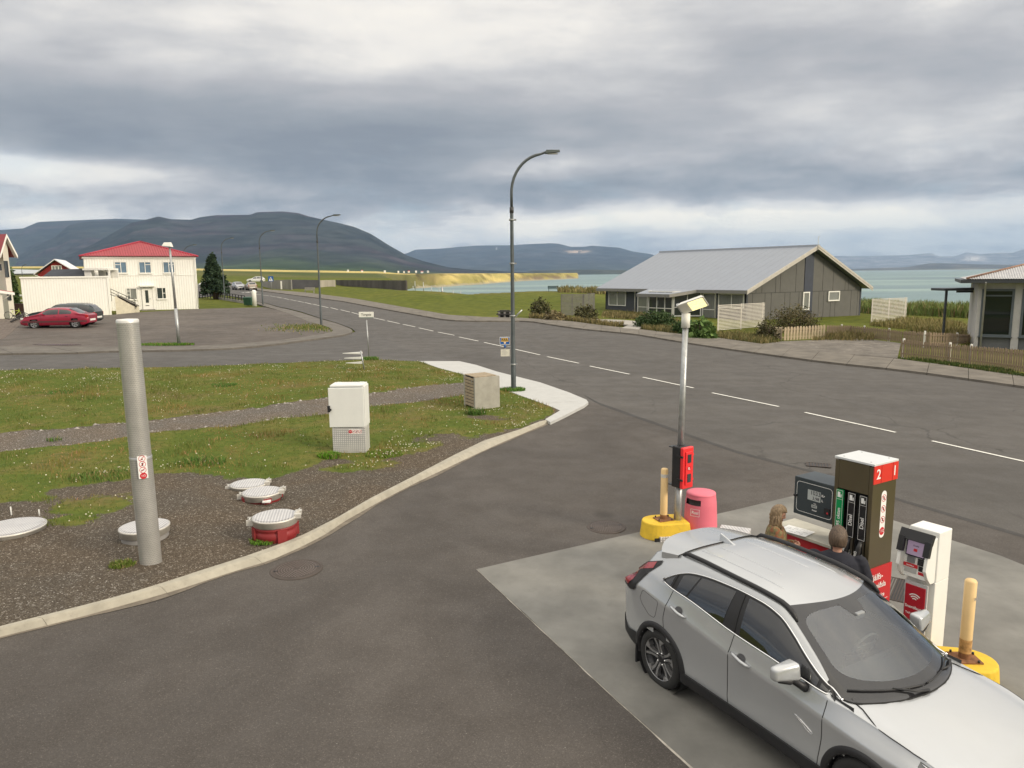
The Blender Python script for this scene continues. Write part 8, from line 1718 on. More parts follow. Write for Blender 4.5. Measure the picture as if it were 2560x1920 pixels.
# far car park surface, concrete flood wall, green bank
pk_ = GL([(330, 742), (420, 752), (480, 746), (560, 737), (600, 732), (640, 728.5), (652, 724), (560, 716), (470, 716), (400, 722)])
sheet('car_park', pk_, .02, A_SIDE)
FW = mat('cast_wall_light', (.26, .25, .23), .9, var=.25, vs=.5, stretch=(1, 1, .1)); FWD = mat('cast_wall_dark', (.060, .060, .066), .9, var=.2, vs=.5)
def wallrun(pts, top, label, m_, n_each, th=.25):
    P_ = [G(a, b_, -.1) for a, b_ in pts]; T_ = [PY(a, t_, p.y).z for (a, _), t_, p in zip(pts, top, P_)]
    o = thing('concrete_wall', label, 'wall', P_[0]);
    for (a, b_), (za, zb_) in zip(zip(P_[:-1], P_[1:]), zip(T_[:-1], T_[1:])):
        n = max(1, int((b_-a).length/n_each)); d = (b_-a).normalized(); nr_ = Vector((-d.y, d.x, 0))*th
        for i in range(n):
            p, q = a.lerp(b_, i/n), a.lerp(b_, (i+.985)/n); z0_, z1_ = za+(zb_-za)*i/n, za+(zb_-za)*(i+.985)/n
            e = nr_.normalized()*random.uniform(-.02, .02)
            MB().hexa([p+e, q+e, q+e+nr_, p+e+nr_], [Vector((v.x, v.y, z)) for v, z in ((p+e, z0_), (q+e, z1_), (q+e+nr_, z1_), (p+e+nr_, z0_))]).build('wall_panel', m_, o, world=True)
    return o
wallrun([(655, 716), (676, 722), (700, 724), (729, 725)], [705, 701.5, 700, 699], 'curved light grey concrete wall with upright board marks beside the road', FW, 2.2)
wallrun([(729, 723), (800, 722)], [699, 700], 'dark grey recessed concrete wall between two pale wall ends', FWD, 3.0)
wallrun([(800, 722), (820, 721), (839, 719)], [701, 700, 700], 'short rounded pale concrete wall end on the lawn', mat('cast_wall_pale', (.36, .33, .27), .9, var=.15, vs=.6, stretch=(1, 1, .15)), 1.6)
wallrun([(840, 714), (930, 720), (1016, 727)], [700, 700.5, 701], 'long dark retaining wall running back towards the shore', mat('cast_wall_mid', (.085, .078, .070), .9, var=.35, vs=.5, stretch=(1, 1, .1)), 2.0)
pf = thing('shore_fence', 'thin galvanised post fence at the end of the long dark wall above the bay', 'fence', G(1038, 727))
pp2 = []
for px, py, top in ((1033, 729, 715), (1038, 727, 703), (1059, 731, 705), (1079, 735, 714), (1098, 738, 717), (1106, 738, 717), (1133, 739, 725), (1152, 737, 727)):
    p = G(px, py); zt_ = PY(px, top, p.y).z; pp2.append(Vector((p.x, p.y, zt_))); MB().tube([(p.x, p.y, p.z-.3), (p.x, p.y, zt_)], .06 if px != 1106 else .16, 6).build('post', GALV, pf, world=True)
for dz_ in (-.2, -1.0): MB().tube([p+Vector((0, 0, dz_)) for p in pp2[3:6]], .02, 4).build('wire', GALV, pf, world=True)
for px, py, h_, lab in ((704, 719, 1.5, 'white marker post by the curved concrete wall'),):
    p = G(px, py+4); tag(MB().box((0, 0, h_/2), (.25, .2, h_)).build('marker_post', WHITE), lab, 'post').location = p
xs_ = G(679, 725.5); zt_ = PY(679, 692, xs_.y).z-xs_.z
cw = thing('crossing_sign', 'blue pedestrian crossing sign with white triangle on a pole by the curved wall', 'sign', xs_)
MB().tube([(0, 0, 0), (0, 0, zt_)], .05, 6).build('post', GALV, cw); MB().box((0, -.06, zt_-.35), (.9, .04, .9)).build('plate', PR['blue'], cw)
o = MB().add([(-.36, -.36, 0), (.36, -.36, 0), (0, .34, 0)], [(0, 1, 2)]).build('triangle', PR['white'], cw); o.matrix_basis = face((0, -.085, zt_-.35), (1, 0, 0), (0, -1, 0))
o = MB().add([(-.05, -.25, 0), (.05, -.25, 0), (.08, .1, 0), (-.08, .1, 0)], [(0, 1, 2, 3)]).build('walker', PR['black'], cw); o.matrix_basis = face((0, -.09, zt_-.35), (1, 0, 0), (0, -1, 0))
def bench(px, py, sc, mm, label, nm='bench'):
    p = G(px, py, -.05); o = thing(nm, label, 'bench', p); o.scale = (sc,)*3
    for i in range(3): MB().box((0, -.16+.16*i, .45), (1.7, .13, .04)).build('seat_slat', mm, o)
    for i in range(3): MB().box((0, .26, .60+.15*i), (1.7, .03, .12)).build('back_slat', mm, o)
    for x_ in (-.7, .7): MB().box((x_, .05, .22), (.06, .5, .44)).box((x_, .28, .65), (.06, .05, .5)).build('leg', mm, o)
    return o
bench(1383, 730, 1.15, mat('bench_green', (.02, .05, .05), .6, var=.1), 'dark green bench on the lawn looking out over the sea')
bench(774, 733, 1.0, mat('bench_grey', (.25, .24, .21), .8, var=.1), 'small grey bench beside the road on the lawn')
pq = G(1262, 794, .02); pt_o = thing('picnic_table', 'dark stone picnic table with benches beside the pavement', 'picnic table', pq); DST = mat('dark_stone', (.035, .033, .032), .9, var=.25, vs=5)
s_ = .72
MB().box((0, 0, .25), (1.0, .45, .5)).build('pedestal', DST, pt_o, bev=.02)
MB().box((0, 0, .80*s_), (1.9*s_, .8*s_, .12*s_)).build('tabletop', DST, pt_o, bev=.02); MB().box((0, 0, .90*s_), (1.3*s_, .5*s_, .10)).build('top_slab', DST, pt_o, bev=.02)
for y_ in (-.75, .75): MB().box((0, y_*s_, .46*s_), (2.1*s_, .35*s_, .12*s_)).build('bench_seat', DST, pt_o, bev=.02)
for x_ in (-.7, 0, .7): MB().box((x_*s_, 0, .37*s_), (.18, 1.6*s_, .74*s_)).build('leg', mat('pale_leg', (.18, .17, .16), .9), pt_o)
# slat screens
SLW = mat('white_slat', (.62, .58, .52), .7, var=.08, vs=3); SLG = mat('grey_slat', (.14, .135, .125), .8, var=.15, vs=3)
def screen(pts, zb_, tops, n, label, m_, gap=.5):
    """pts: foot pixels of consecutive corners; tops: pixel y of the top there"""
    P_ = [G(a, b_, .0) for a, b_ in pts]; T_ = [PY(a2, t_, p.y).z for (a2, t_), p in zip(tops, P_)]
    o = thing('slat_screen', label, 'screen', P_[0])
    for (p, q), (za, zc) in zip(zip(P_[:-1], P_[1:]), zip(T_[:-1], T_[1:])):
        L_ = (q-p); L_.z = 0; d = L_.normalized(); nr_ = Vector((d.y, -d.x, 0)); M = wall_frame(p, q, 0); Ln = L_.length
        base_a, base_c = p.z+zb_, q.z+zb_
        for i in range(n):
            f_ = (i+.5)/n; z = (base_a+(za-base_a)*f_+base_c+(zc-base_c)*f_)/2; hh_ = ((za-base_a)+(zc-base_c))/2/n*(1-gap); dzz = ((base_c+(zc-base_c)*f_)-(base_a+(za-base_a)*f_))/2
            MB().hexa([(0, -.045, z-dzz-hh_/2), (Ln, -.045, z+dzz-hh_/2), (Ln, -.02, z+dzz-hh_/2), (0, -.02, z-dzz-hh_/2)], [(0, -.045, z-dzz+hh_/2), (Ln, -.045, z+dzz+hh_/2), (Ln, -.02, z+dzz+hh_/2), (0, -.02, z-dzz+hh_/2)], M=M).build('slat', m_, o, world=True)
        for q_ in (.03, .5, .97):
            zz_ = p.z+(q.z-p.z)*q_; MB().box((Ln*q_, .03, (zz_-.1+za+(zc-za)*q_)/2), (.07, .07, za+(zc-za)*q_-zz_+.1), M=M).build('post', m_, o, world=True)
    return o
scA = [(1792, 827), (1909, 817)]
screen(scA, .02, [(1795, 762), (1911, 756)], 18, 'white horizontal slat screen in front of the grey house windows', SLW)
screen([(2176, 806), (2264, 800)], .02, [(2180, 747), (2269, 743)], 17, 'white slat screen on the lawn right of the grey house', SLW)
screen([(1402, 789), (1459, 788), (1486, 783)], .02, [(1403, 735), (1458, 735), (1487, 732)], 17, 'weathered grey slat screen folded at a corner beside two bushes', SLG, .28)
# picket fences
PKT = mat('picket_wood', (.26, .195, .13), .85, var=.22, vs=4, dirt=.3, dcol=(.12, .10, .08)); PKL = mat('picket_pale', (.42, .34, .23), .85, var=.2, vs=4)
def fence(pts, tops, n, label, m_, back=False, post_m=None):
    P_ = [G(a, b_, .0) for a, b_ in pts]; T_ = [PY(a, t_, p.y).z for (a, _), t_, p in zip(pts, tops, P_)]
    o = thing('picket_fence', label, 'fence', P_[0]); L = [0]
    for a, b_ in zip(P_[:-1], P_[1:]): L.append(L[-1]+(b_-a).length)
    hh_ = sum(t_-p.z for t_, p in zip(T_, P_))/len(P_)
    pw_ = L[-1]/n*.70; me = None
    base = MB().add([(-pw_/2, -.012, .0), (pw_/2, -.012, 0), (pw_/2, -.012, .90), (pw_*.25, -.012, .985), (-pw_*.25, -.012, .985), (-pw_/2, -.012, .90), (-pw_/2, .012, .0), (pw_/2, .012, 0), (pw_/2, .012, .90), (pw_*.25, .012, .985), (-pw_*.25, .012, .985), (-pw_/2, .012, .90)],
        [(0, 1, 2, 3, 4, 5), (11, 10, 9, 8, 7, 6)]+[(i, (i+1) % 6+0, (i+1) % 6+6, i+6)[::-1] for i in range(6)]).build('picket', m_, o)
    first = True
    for i in range(n):
        s_ = L[-1]*(i+.5)/n; k = max(j for j in range(len(L)-1) if L[j] <= s_); f_ = (s_-L[k])/(L[k+1]-L[k]); p = P_[k].lerp(P_[k+1], f_); tz = T_[k]+(T_[k+1]-T_[k])*f_; d = (P_[k+1]-P_[k]).normalized()
        if abs(d.z) < .5: d = Vector((d.x, d.y, 0)).normalized()
        nr_ = Vector((d.y, -d.x, 0)); off = nr_*(.03 if not back else -.03)
        Mx = Matrix.Translation(p+off-o.location+Vector((0, 0, .05))) @ Matrix(((d.x, -nr_.x, 0, 0), (d.y, -nr_.y, 0, 0), (0, 0, 1, 0), (0, 0, 0, 1))) @ Matrix.Rotation(random.uniform(-.02, .02), 4, 'Y') @ Matrix.Scale((tz-p.z-.05)*random.uniform(.97, 1.02), 4, (0, 0, 1))
        if first: base.matrix_basis = Mx; first = False
        else: piece(base, Mx, o)
    for fr in (.25, .78):
        for k in range(len(P_)-1):
            a, b_ = P_[k], P_[k+1]; d = (b_-a); M = wall_frame(a, b_, 0); Ln = Vector((d.x, d.y, 0)).length; za, zb_ = a.z+(T_[k]-a.z)*fr, b_.z+(T_[k+1]-b_.z)*fr
            MB().hexa([(0, .0, za-.035), (Ln, .0, zb_-.035), (Ln, .035, zb_-.035), (0, .035, za-.035)], [(0, .0, za+.035), (Ln, .0, zb_+.035), (Ln, .035, zb_+.035), (0, .035, za+.035)], M=M).build('rail', m_, o, world=True)
    if post_m:
        for q in post_m:
            k = min(int(q*(len(P_)-1)), len(P_)-2); s_ = L[-1]*q; k = max(j for j in range(len(L)-1) if L[j] <= s_+1e-6); f_ = (s_-L[k])/(L[k+1]-L[k]); p = P_[k].lerp(P_[k+1], f_); tz = T_[k]+(T_[k+1]-T_[k])*f_
            MB().box((p.x, p.y+.09, (p.z-.1+tz+.05)/2), (.09, .09, tz+.05-p.z+.1)).build('post', WHITE, o, world=True)
    return o
fence([(1926, 834), (1955, 853), (2062, 847)], [818, 817, 812], 34, 'short pale picket fence beside the rose bush and the driveway', PKL)
fence([(2064, 847), (2125, 844), (2180, 849), (2255, 857)], [812, 813, 818, 826], 42, 'brown picket fence behind the driveway overgrown by long grass', PKT, post_m=(.25, .55, .85))
fence([(2255, 857), (2320, 868), (2366, 866), (2425, 858)], [826, 830, 832, 836], 34, 'low picket fence running back to the shop corner', PKT, back=True, post_m=(.3, .75))
fence([(2250, 895), (2330, 902), (2450, 917), (2560, 933), (2700, 956)], [848, 855, 865, 874, 889], 74, 'long brown picket fence along the pavement at the right edge', PKT, post_m=(.02, .28, .40))
bf = thing('rail_fence', 'black post and rail fence along the lawn behind the spruce', 'fence', G(499, 739))
FP = [(499, 740), (533, 740.5), (545, 742), (575, 746.5), (612, 752.5)]; FT = [729, 730, 730, 734, 739]
Pf = [G(a, b_, .25) for a, b_ in FP]; Tf = [PY(a, t_, p.y).z for (a, _), t_, p in zip(FP, FT, Pf)]
for k in range(4):
    for fr in (.15, .5, .97): MB().tube([Pf[k]+Vector((0, 0, (Tf[k]-Pf[k].z)*fr)), Pf[k+1]+Vector((0, 0, (Tf[k+1]-Pf[k+1].z)*fr))], .05, 4).build('rail', BLK, bf, world=True)
    nn2 = 5
    for j in range(nn2+1):
        p = Pf[k].lerp(Pf[k+1], j/nn2); t_ = Tf[k]+(Tf[k+1]-Tf[k])*j/nn2; MB().box((p.x, p.y, (p.z-.3+t_)/2), (.09, .09, t_-p.z+.3)).build('post', BLK, bf, world=True)
kb = GL([(556, 744), (612, 756), (620, 759), (612, 753), (545, 742)], .0)
pz_ = [Vector((p.x, p.y, p.z)) for p in (Pf[2], Pf[3], Pf[4])]
for k in range(2):
    a, b_ = Pf[2+k], Pf[3+k]; M = wall_frame(a, b_, 0); Ln = (b_-a).length; MB().hexa([(0, -.1, a.z-.5), (Ln, -.1, b_.z-.5), (Ln, .1, b_.z-.5), (0, .1, a.z-.5)], [(0, -.1, a.z-.02), (Ln, -.1, b_.z-.02), (Ln, .1, b_.z-.02), (0, .1, a.z-.02)], M=M).build('plinth', FW, bf, world=True)
wb = G(622, 764, .0); wz = PY(620, 742, wb.y).z-wb.z; GRN = mat('bin_green', (.015, .07, .035), .55, var=.1)
wo_ = thing('wheelie_bin', 'dark green wheelie bin beside a white post at the end of the rail fence', 'bin', wb); ww_ = abs(PY(634, 750, wb.y).x-PY(614, 750, wb.y).x)
MB().hexa([(-ww_*.42, -.45, .08), (ww_*.42, -.45, .08), (ww_*.42, .45, .08), (-ww_*.42, .45, .08)], [(-ww_*.5, -.52, wz*.88), (ww_*.5, -.52, wz*.88), (ww_*.5, .52, wz*.88), (-ww_*.5, .52, wz*.88)]).build('body', GRN, wo_, bev=.03); MB().hexa([(-ww_*.54, -.56, wz*.88), (ww_*.54, -.56, wz*.88), (ww_*.54, .56, wz*.88), (-ww_*.54, .56, wz*.88)], [(-ww_*.45, -.45, wz*.98), (ww_*.45, -.45, wz*.98), (ww_*.45, .45, wz), (-ww_*.45, .45, wz)]).build('lid', GRN, wo_, bev=.02)
MB().tube([(-ww_*.45, .48, .13), (ww_*.45, .48, .13)], .13, 10).build('wheel', BLACK, wo_)
wpst = G(637, 765.5, 0); tag(MB().lathe([(.24, 0), (.24, 1.65), (.18, 1.8), (0, 1.84)], 14).build('white_post', WHITE), 'thick rounded white post beside the green wheelie bin', 'post').location = wpst
wpst = G(537, 741, 0); tag(MB().lathe([(.22, 0), (.22, 1.5), (.15, 1.6), (0, 1.64)], 12).build('white_post', WHITE), 'white post in front of the spruce trunk at the rail fence', 'post').location = wpst
wfn = thing('white_rail_fence', 'white two rail fence in the gap between cream house and annex', 'fence', G(39, 766)); a_, b_ = G(38, 763), G(60, 762);
for fr in (.5, 1.1): MB().box(((a_.x+b_.x)/2, a_.y, a_.z+fr), (b_.x-a_.x+1, .08, .2)).build('rail', WHITE, wfn, world=True)
for q in (.1, .5, .9): MB().box((a_.x+(b_.x-a_.x)*q, a_.y, a_.z+.6), (.15, .1, 1.3)).build('post', WHITE, wfn, world=True)
wl_ = tag(MB().box((0, 0, .55), (1.5, .9, 1.1)).build('wicker_crate', mat('wicker', (.05, .025, .018), .9, var=.3, vs=10), bev=.03), 'dark brown wicker crate in the gap left of the annex', 'crate'); wl_.location = G(49, 790, .05)
# bicycle
def bicycle(p, rz_, k):
    o = thing('bicycle', 'yellow green bicycle leaning by the corner of the cream house', 'bicycle', p, rz_); o.scale = (k,)*3
    Y = mat('bike_yellow', (.45, .55, .08), .4, var=0); K = BLACK
    for x_ in (0, 1.02):
        M = Matrix.Translation((x_, 0, .34)) @ Matrix.Rotation(R(90), 4, 'X'); w_ = MB().tube([(.325*math.cos(a), .325*math.sin(a), 0) for a in np.linspace(0, 2*math.pi, 25)], .022, 6, M=M, caps=False).build('wheel', K, o)
        mb = MB()
        for q in range(8): a = q*math.pi/8; mb.tube([(.31*math.cos(a), .31*math.sin(a), 0), (-.31*math.cos(a), -.31*math.sin(a), 0)], .003, 3, M=M)
        mb.build('spokes', GALV, w_, kind='stuff')
    MB().tube([(1.02, 0, .34), (.88, 0, .80), (.86, 0, .92)], .02, 6).tube([(.89, 0, .76), (.36, 0, .72)], .018, 6).tube([(.88, 0, .70), (.44, 0, .30)], .022, 6).tube([(.44, 0, .30), (.34, 0, .80)], .018, 6).tube([(.44, 0, .30), (0, .04, .34), (.36, 0, .70)], .012, 6).build('frame', Y, o)
    MB().box((.33, 0, .86), (.26, .13, .05)).build('saddle', K, o, bev=.02); MB().tube([(.82, -.28, .98), (.86, 0, .94), (.82, .28, .98)], .014, 6).build('handlebar', K, o); MB().lathe([(.09, -.01), (.09, .01)], 14, M=Matrix.Translation((.44, -.05, .30)) @ Matrix.Rotation(R(90), 4, 'X')).build('chainring', K, o)
bp_ = G(22, 798.5, .09); bicycle(bp_, R(12), .95)
rk = thing('bike_rack', 'low black bicycle rack lying on the brick drive', 'rack', G(28, 803, .10)); a_, b_ = G(27, 804, .2), G(56, 791, .2)
MB().tube([a_, b_], .06, 6).build('rail', BLK, rk, world=True); MB().tube([a_+Vector((.4, .9, 0)), b_+Vector((.4, .9, 0))], .06, 6).build('rail', BLK, rk, world=True)
for q in (.1, .3, .5, .7, .9): c_ = a_.lerp(b_, q); MB().tube([c_, c_+Vector((.1, .3, .35)), c_+Vector((.4, .9, 0))], .03, 5).build('hoop', BLK, rk, world=True)
pu = G(140, 866, .0); pd = [(pu.x+1.25*math.cos(a)*(1+.25*math.sin(3*a)), pu.y+.30*math.sin(a)*(1+.2*math.cos(2*a))) for a in np.linspace(0, 6.28, 30)[:-1]]
MB().add([(a, b_, gz(a, b_)+.108) for a, b_ in pd], [list(range(len(pd)))]).build('puddle', mat('puddle_water', (.045, .012, .012), .25, var=0, spec=.3), kind='structure')
# trees and bushes
LEAFM = {}
def leafmat(nm, a, b_):
    m = bpy.data.materials.new(nm); m.use_nodes = True; t = NT(m.node_tree); b = t.n['Principled BSDF']; t.l.new(t.new('ShaderNodeVertexColor', layer_name='Col').outputs[0], b.inputs['Base Color']); b.inputs['Roughness'].default_value = .7; b.inputs['Specular IOR Level'].default_value = .25; return m
LEAF = leafmat('leaf', 0, 0)
def leafcloud(name, pts, size, ca, cb, parent, tilt=1., aspect=.5):
    n = len(pts); pts = np.asarray(pts); u_ = rng.normal(size=(n, 3)); u_ /= np.linalg.norm(u_, axis=1, keepdims=True); v_ = rng.normal(size=(n, 3)); v_ -= (v_*u_).sum(1, keepdims=True)*u_; v_ /= np.linalg.norm(v_, axis=1, keepdims=True)
    s_ = size*rng.uniform(.6, 1.3, (n, 1)); a = pts-u_*s_; b_ = pts+v_*s_*aspect; c_ = pts+u_*s_; d_ = pts-v_*s_*aspect
    v = np.stack([a, b_, c_, d_], 1).reshape(-1, 3); f = np.arange(n*4).reshape(n, 4); k = rng.random((n, 1)); cc = np.array(ca)*(1-k)+np.array(cb)*k
    return rawmesh(name, v, f, LEAF, None, parent, cols={'Col': np.repeat(cc, 4, 0)})
BARK = mat('bark', (.09, .065, .045), .95, var=.3, vs=6)
sp_b = G(541, 745, .1); sph = PY(533, 635, sp_b.y).z-sp_b.z; spw = abs(PY(571, 700, sp_b.y).x-PY(500, 700, sp_b.y).x)/2
spr = thing('spruce_tree', 'dark bushy spruce tree on the lawn right of the white house', 'tree', sp_b)
MB().tube([(0, 0, -.2), (-.1, 0, sph*.3), (-.25, 0, sph*.97)], [.42, .30, .05], 8).build('trunk', BARK, spr)
pts = []; limbs = MB()
for i in range(190):
    h_ = .12+.86*(i/190)**.92; rad = spw*(1-h_)**.72*1.08*rng.uniform(.62, 1.12)+.12; a = rng.uniform(0, 6.283); z0 = sph*h_; L_ = rad
    tip = np.array([math.cos(a)*L_-.25*h_, math.sin(a)*L_, z0-.10*L_+.10*L_*L_/3]); root = np.array([-.25*h_, 0, z0+.15*L_]); limbs.tube([tuple(root), tuple(tip)], [.05, .02], 4)
    for j in range(int(55*L_/spw)+14):
        q = rng.uniform(.12, 1.05); c_ = root+(tip-root)*q; w_ = .30*L_*(1.1-q)+.10; pts.append(c_+np.array([rng.normal(0, w_*.5), rng.normal(0, w_*.5), rng.normal(-.05, .14)]))
limbs.build('branches', BARK, spr, kind='stuff'); leafcloud('crown', pts, .22, (.010, .026, .014), (.045, .075, .036), spr, aspect=.42)
def bush(px, py, wpx, hpx, label, ca, cb, size=.10, n=1500, nm='bush', cat='bush', flowers=0, stem=True, flat=1., fcol=(.6, .25, .12), dz=.0):
    p = G(px, py, dz); sc = p.y/FOC; w_ = wpx*sc/2; h_ = hpx*sc; o = thing(nm, label, cat, p)
    a = rng.uniform(0, 6.283, n); el = np.arcsin(rng.uniform(-.15, 1, n)); rr_ = rng.uniform(.35, 1, n)**.5; lob = .35+1.2*fbm(np.cos(a)*2.4+px, np.sin(a)*2.4+el*2.5, 4)
    x = np.cos(a)*np.cos(el)*w_*rr_*lob; y = np.sin(a)*np.cos(el)*w_*.8*rr_*lob; z = (np.sin(el)*rr_*lob*.95+.06)*h_; z = np.maximum(z, .03)
    leafcloud('foliage', np.stack([x, y, z], 1), size, ca, cb, o)
    mb = MB()
    for i in range(14): a_ = rng.uniform(0, 6.28); mb.tube([(0, 0, -.1), (math.cos(a_)*w_*.4, math.sin(a_)*w_*.4, h_*.45), (math.cos(a_)*w_*.75, math.sin(a_)*w_*.7, h_*rng.uniform(.6, .95))], [.04, .025, .01], 4)
    mb.build('stems', BARK, o, kind='stuff')
    if flowers:
        k = rng.choice(n, flowers, replace=False); blobs('flowers', x[k], y[k], z[k]+.03, np.full(flowers, size*.35), np.tile(np.array(fcol), (flowers, 1))*rng.uniform(.7, 1.1, (flowers, 1)), parent=o)
    return o
DG, MG, OL = (.028, .060, .018), (.05, .09, .022), (.085, .085, .035)
bush(1351, 791, 56, 40, 'olive green rounded bush alone on the lawn near the picnic table', (.05, .055, .025), (.13, .12, .05), .12, 1500)
bush(1463, 801, 60, 38, 'brown green bush leaning over the weathered slat screen', (.05, .055, .025), (.14, .13, .055), .12, 1500)
bush(1385, 801, 60, 22, 'straw coloured tall grass tussock between the two bushes', (.12, .10, .05), (.26, .21, .11), .16, 900, 'tussock', 'plant')
bush(1640, 820, 110, 42, 'wide dark green shrub under the glazed porch', DG, (.07, .11, .035), .10, 3600)
bush(1716, 834, 80, 34, 'low dark shrub to the right of the wide dark one', DG, (.07, .12, .035), .10, 2200)
bush(1752, 846, 74, 42, 'bright green arching clump of grass at the pavement by the slat screen', (.07, .13, .03), (.16, .24, .07), .22, 1800, 'grass_clump', 'plant')
bush(1985, 828, 140, 66, 'tall rose bush with white blossoms before the gable of the grey house', (.055, .06, .025), (.16, .13, .06), .075, 5200, 'rose_bush', 'bush', 60, fcol=(.75, .70, .62))
bush(1918, 850, 56, 46, 'dark leafy bush at the near end of the pale picket fence', (.05, .055, .025), (.14, .12, .055), .08, 1800, flowers=14, fcol=(.7, .65, .6))
bush(33, 768, 30, 78, 'green leafy tree in the gap between the cream house and the annex', (.03, .06, .02), (.09, .13, .04), .22, 2600, 'garden_tree', 'tree')
bush(15, 742, 60, 66, 'larger tree behind the cream house roof', (.03, .055, .018), (.08, .11, .035), .3, 1800, 'garden_tree', 'tree')
def band(name, poly_px, n, h0, h1, wd, ca, cb, dry, label, dz=.0, lean=.6):
    PLY = [(p.x, p.y) for p in GL(poly_px, dz)]; x0, x1 = min(p[0] for p in PLY), max(p[0] for p in PLY); y0, y1 = min(p[1] for p in PLY), max(p[1] for p in PLY)
    x = rng.uniform(x0, x1, n*6); y = rng.uniform(y0, y1, n*6); ok = inpoly(x, y, PLY); x, y = x[ok][:n], y[ok][:n]; cl_ = smooth(.3, .62, fbm(x*.9, y*.9, 3)); ok = rng.random(len(x)) < .25+.75*cl_; x, y, cl_ = x[ok], y[ok], cl_[ok]
    z = terrain_h(x, y)-.07 if dz == 0 else gz(x, y)+dz-.02
    z = np.where(np.hypot(x, y) > 120, terrain_h(x, y), z)
    blades(name, x, y, z, rng.uniform(h0, h1, len(x))*(.5+.6*cl_), wd, gcolors(len(x), ca, cb, dry), lean, label=label, cat='grass')
band('shore_grass', [(2100, 776), (2170, 783), (2300, 788), (2460, 796), (2470, 779), (2300, 772), (2160, 767), (2080, 762)], 12000, .7, 1.35, .13, (.11, .17, .035), (.22, .25, .09), .15, 'tall rough shore grass along the sea edge behind the shop')
band('shore_grass', [(1395, 733), (1520, 737), (1520, 729), (1395, 728)], 1800, .6, 1.3, .2, (.12, .13, .04), (.26, .23, .09), .4, 'rough grass on the sea edge left of the grey house')
band('meadow_grass', [(2170, 812), (2260, 822), (2330, 842), (2420, 862), (2440, 826), (2380, 808), (2260, 802)], 6000, .3, .75, .06, (.12, .13, .04), (.30, .25, .10), .30, 'long tawny meadow grass between the fences and the shop')
band('fence_weeds', [(2243, 897), (2330, 909), (2450, 926), (2600, 948), (2600, 938), (2450, 917), (2330, 902), (2250, 893)], 6500, .05, .20, .03, (.035, .07, .015), (.10, .13, .03), .1, 'dark green weeds along the foot of the long picket fence', .08)
band('fence_weeds', [(2030, 853), (2062, 852), (2130, 853), (2185, 853), (2180, 844), (2125, 838), (2070, 840), (2040, 846)], 2600, .2, .6, .05, (.12, .13, .04), (.25, .20, .09), .4, 'dry weeds grown through the brown picket fence', .05)
band('verge_weeds', [(1600, 822), (1700, 836), (1800, 846), (1900, 860), (1950, 857), (1930, 848), (1830, 832), (1740, 826), (1640, 815)], 9000, .08, .45, .035, (.05, .08, .02), (.20, .16, .07), .3, 'weedy strip between the pavement and the garden of the grey house', .06)
band('verge_weeds', [(1320, 795), (1421, 801), (1540, 817), (1560, 812), (1480, 806), (1420, 798), (1330, 790)], 5000, .12, .5, .045, (.07, .08, .025), (.24, .19, .09), .4, 'weeds and dry grass along the pavement by the garden path', .06)
band('garden_weeds', [(1500, 793), (1600, 798), (1640, 808), (1700, 815), (1700, 806), (1600, 786), (1510, 783)], 6000, .15, .55, .045, (.06, .08, .025), (.22, .17, .08), .35, 'flowering weeds below the front wall of the grey house', .0)
# people
def ellrings(mb, rings, n=20, mi=0, M=None):
    """rings: (x,y,z,rx,ry[,tiltaxis dx,dz]) stacked, closed solid"""
    vs = []
    for r in rings:
        x, y, z, rx, ry = r[:5]; tx = r[5] if len(r) > 5 else 0.
        for k in range(n): a = 2*math.pi*k/n; vs.append((x+rx*math.cos(a), y+ry*math.sin(a), z+tx*math.cos(a)*rx))
    m_ = len(rings); fs = [(i*n+k, i*n+(k+1) % n, (i+1)*n+(k+1) % n, (i+1)*n+k) for i in range(m_-1) for k in range(n)]+[list(range(n))[::-1], [(m_-1)*n+k for k in range(n)]]
    return mb.add(vs, fs, mi, M, True)
def limb(mb, pts, rs, n=12, M=None):
    mb.tube(pts, rs, n, M=M);
    for p, r in ((pts[0], rs[0]), (pts[-1], rs[-1])):
        mb.lathe([(0, -r), (r*.7, -r*.7), (r, 0), (r*.7, r*.7), (0, r)], n, M=(M or Matrix()) @ Matrix.Translation(p), caps=False)
def remesh(o, vx, sm=4):
    r = o.modifiers.new('remesh', 'REMESH'); r.mode = 'VOXEL'; r.voxel_size = vx; r.use_smooth_shade = True
    if sm: s_ = o.modifiers.new('smooth', 'SMOOTH'); s_.iterations = sm; s_.factor = .5
    return o
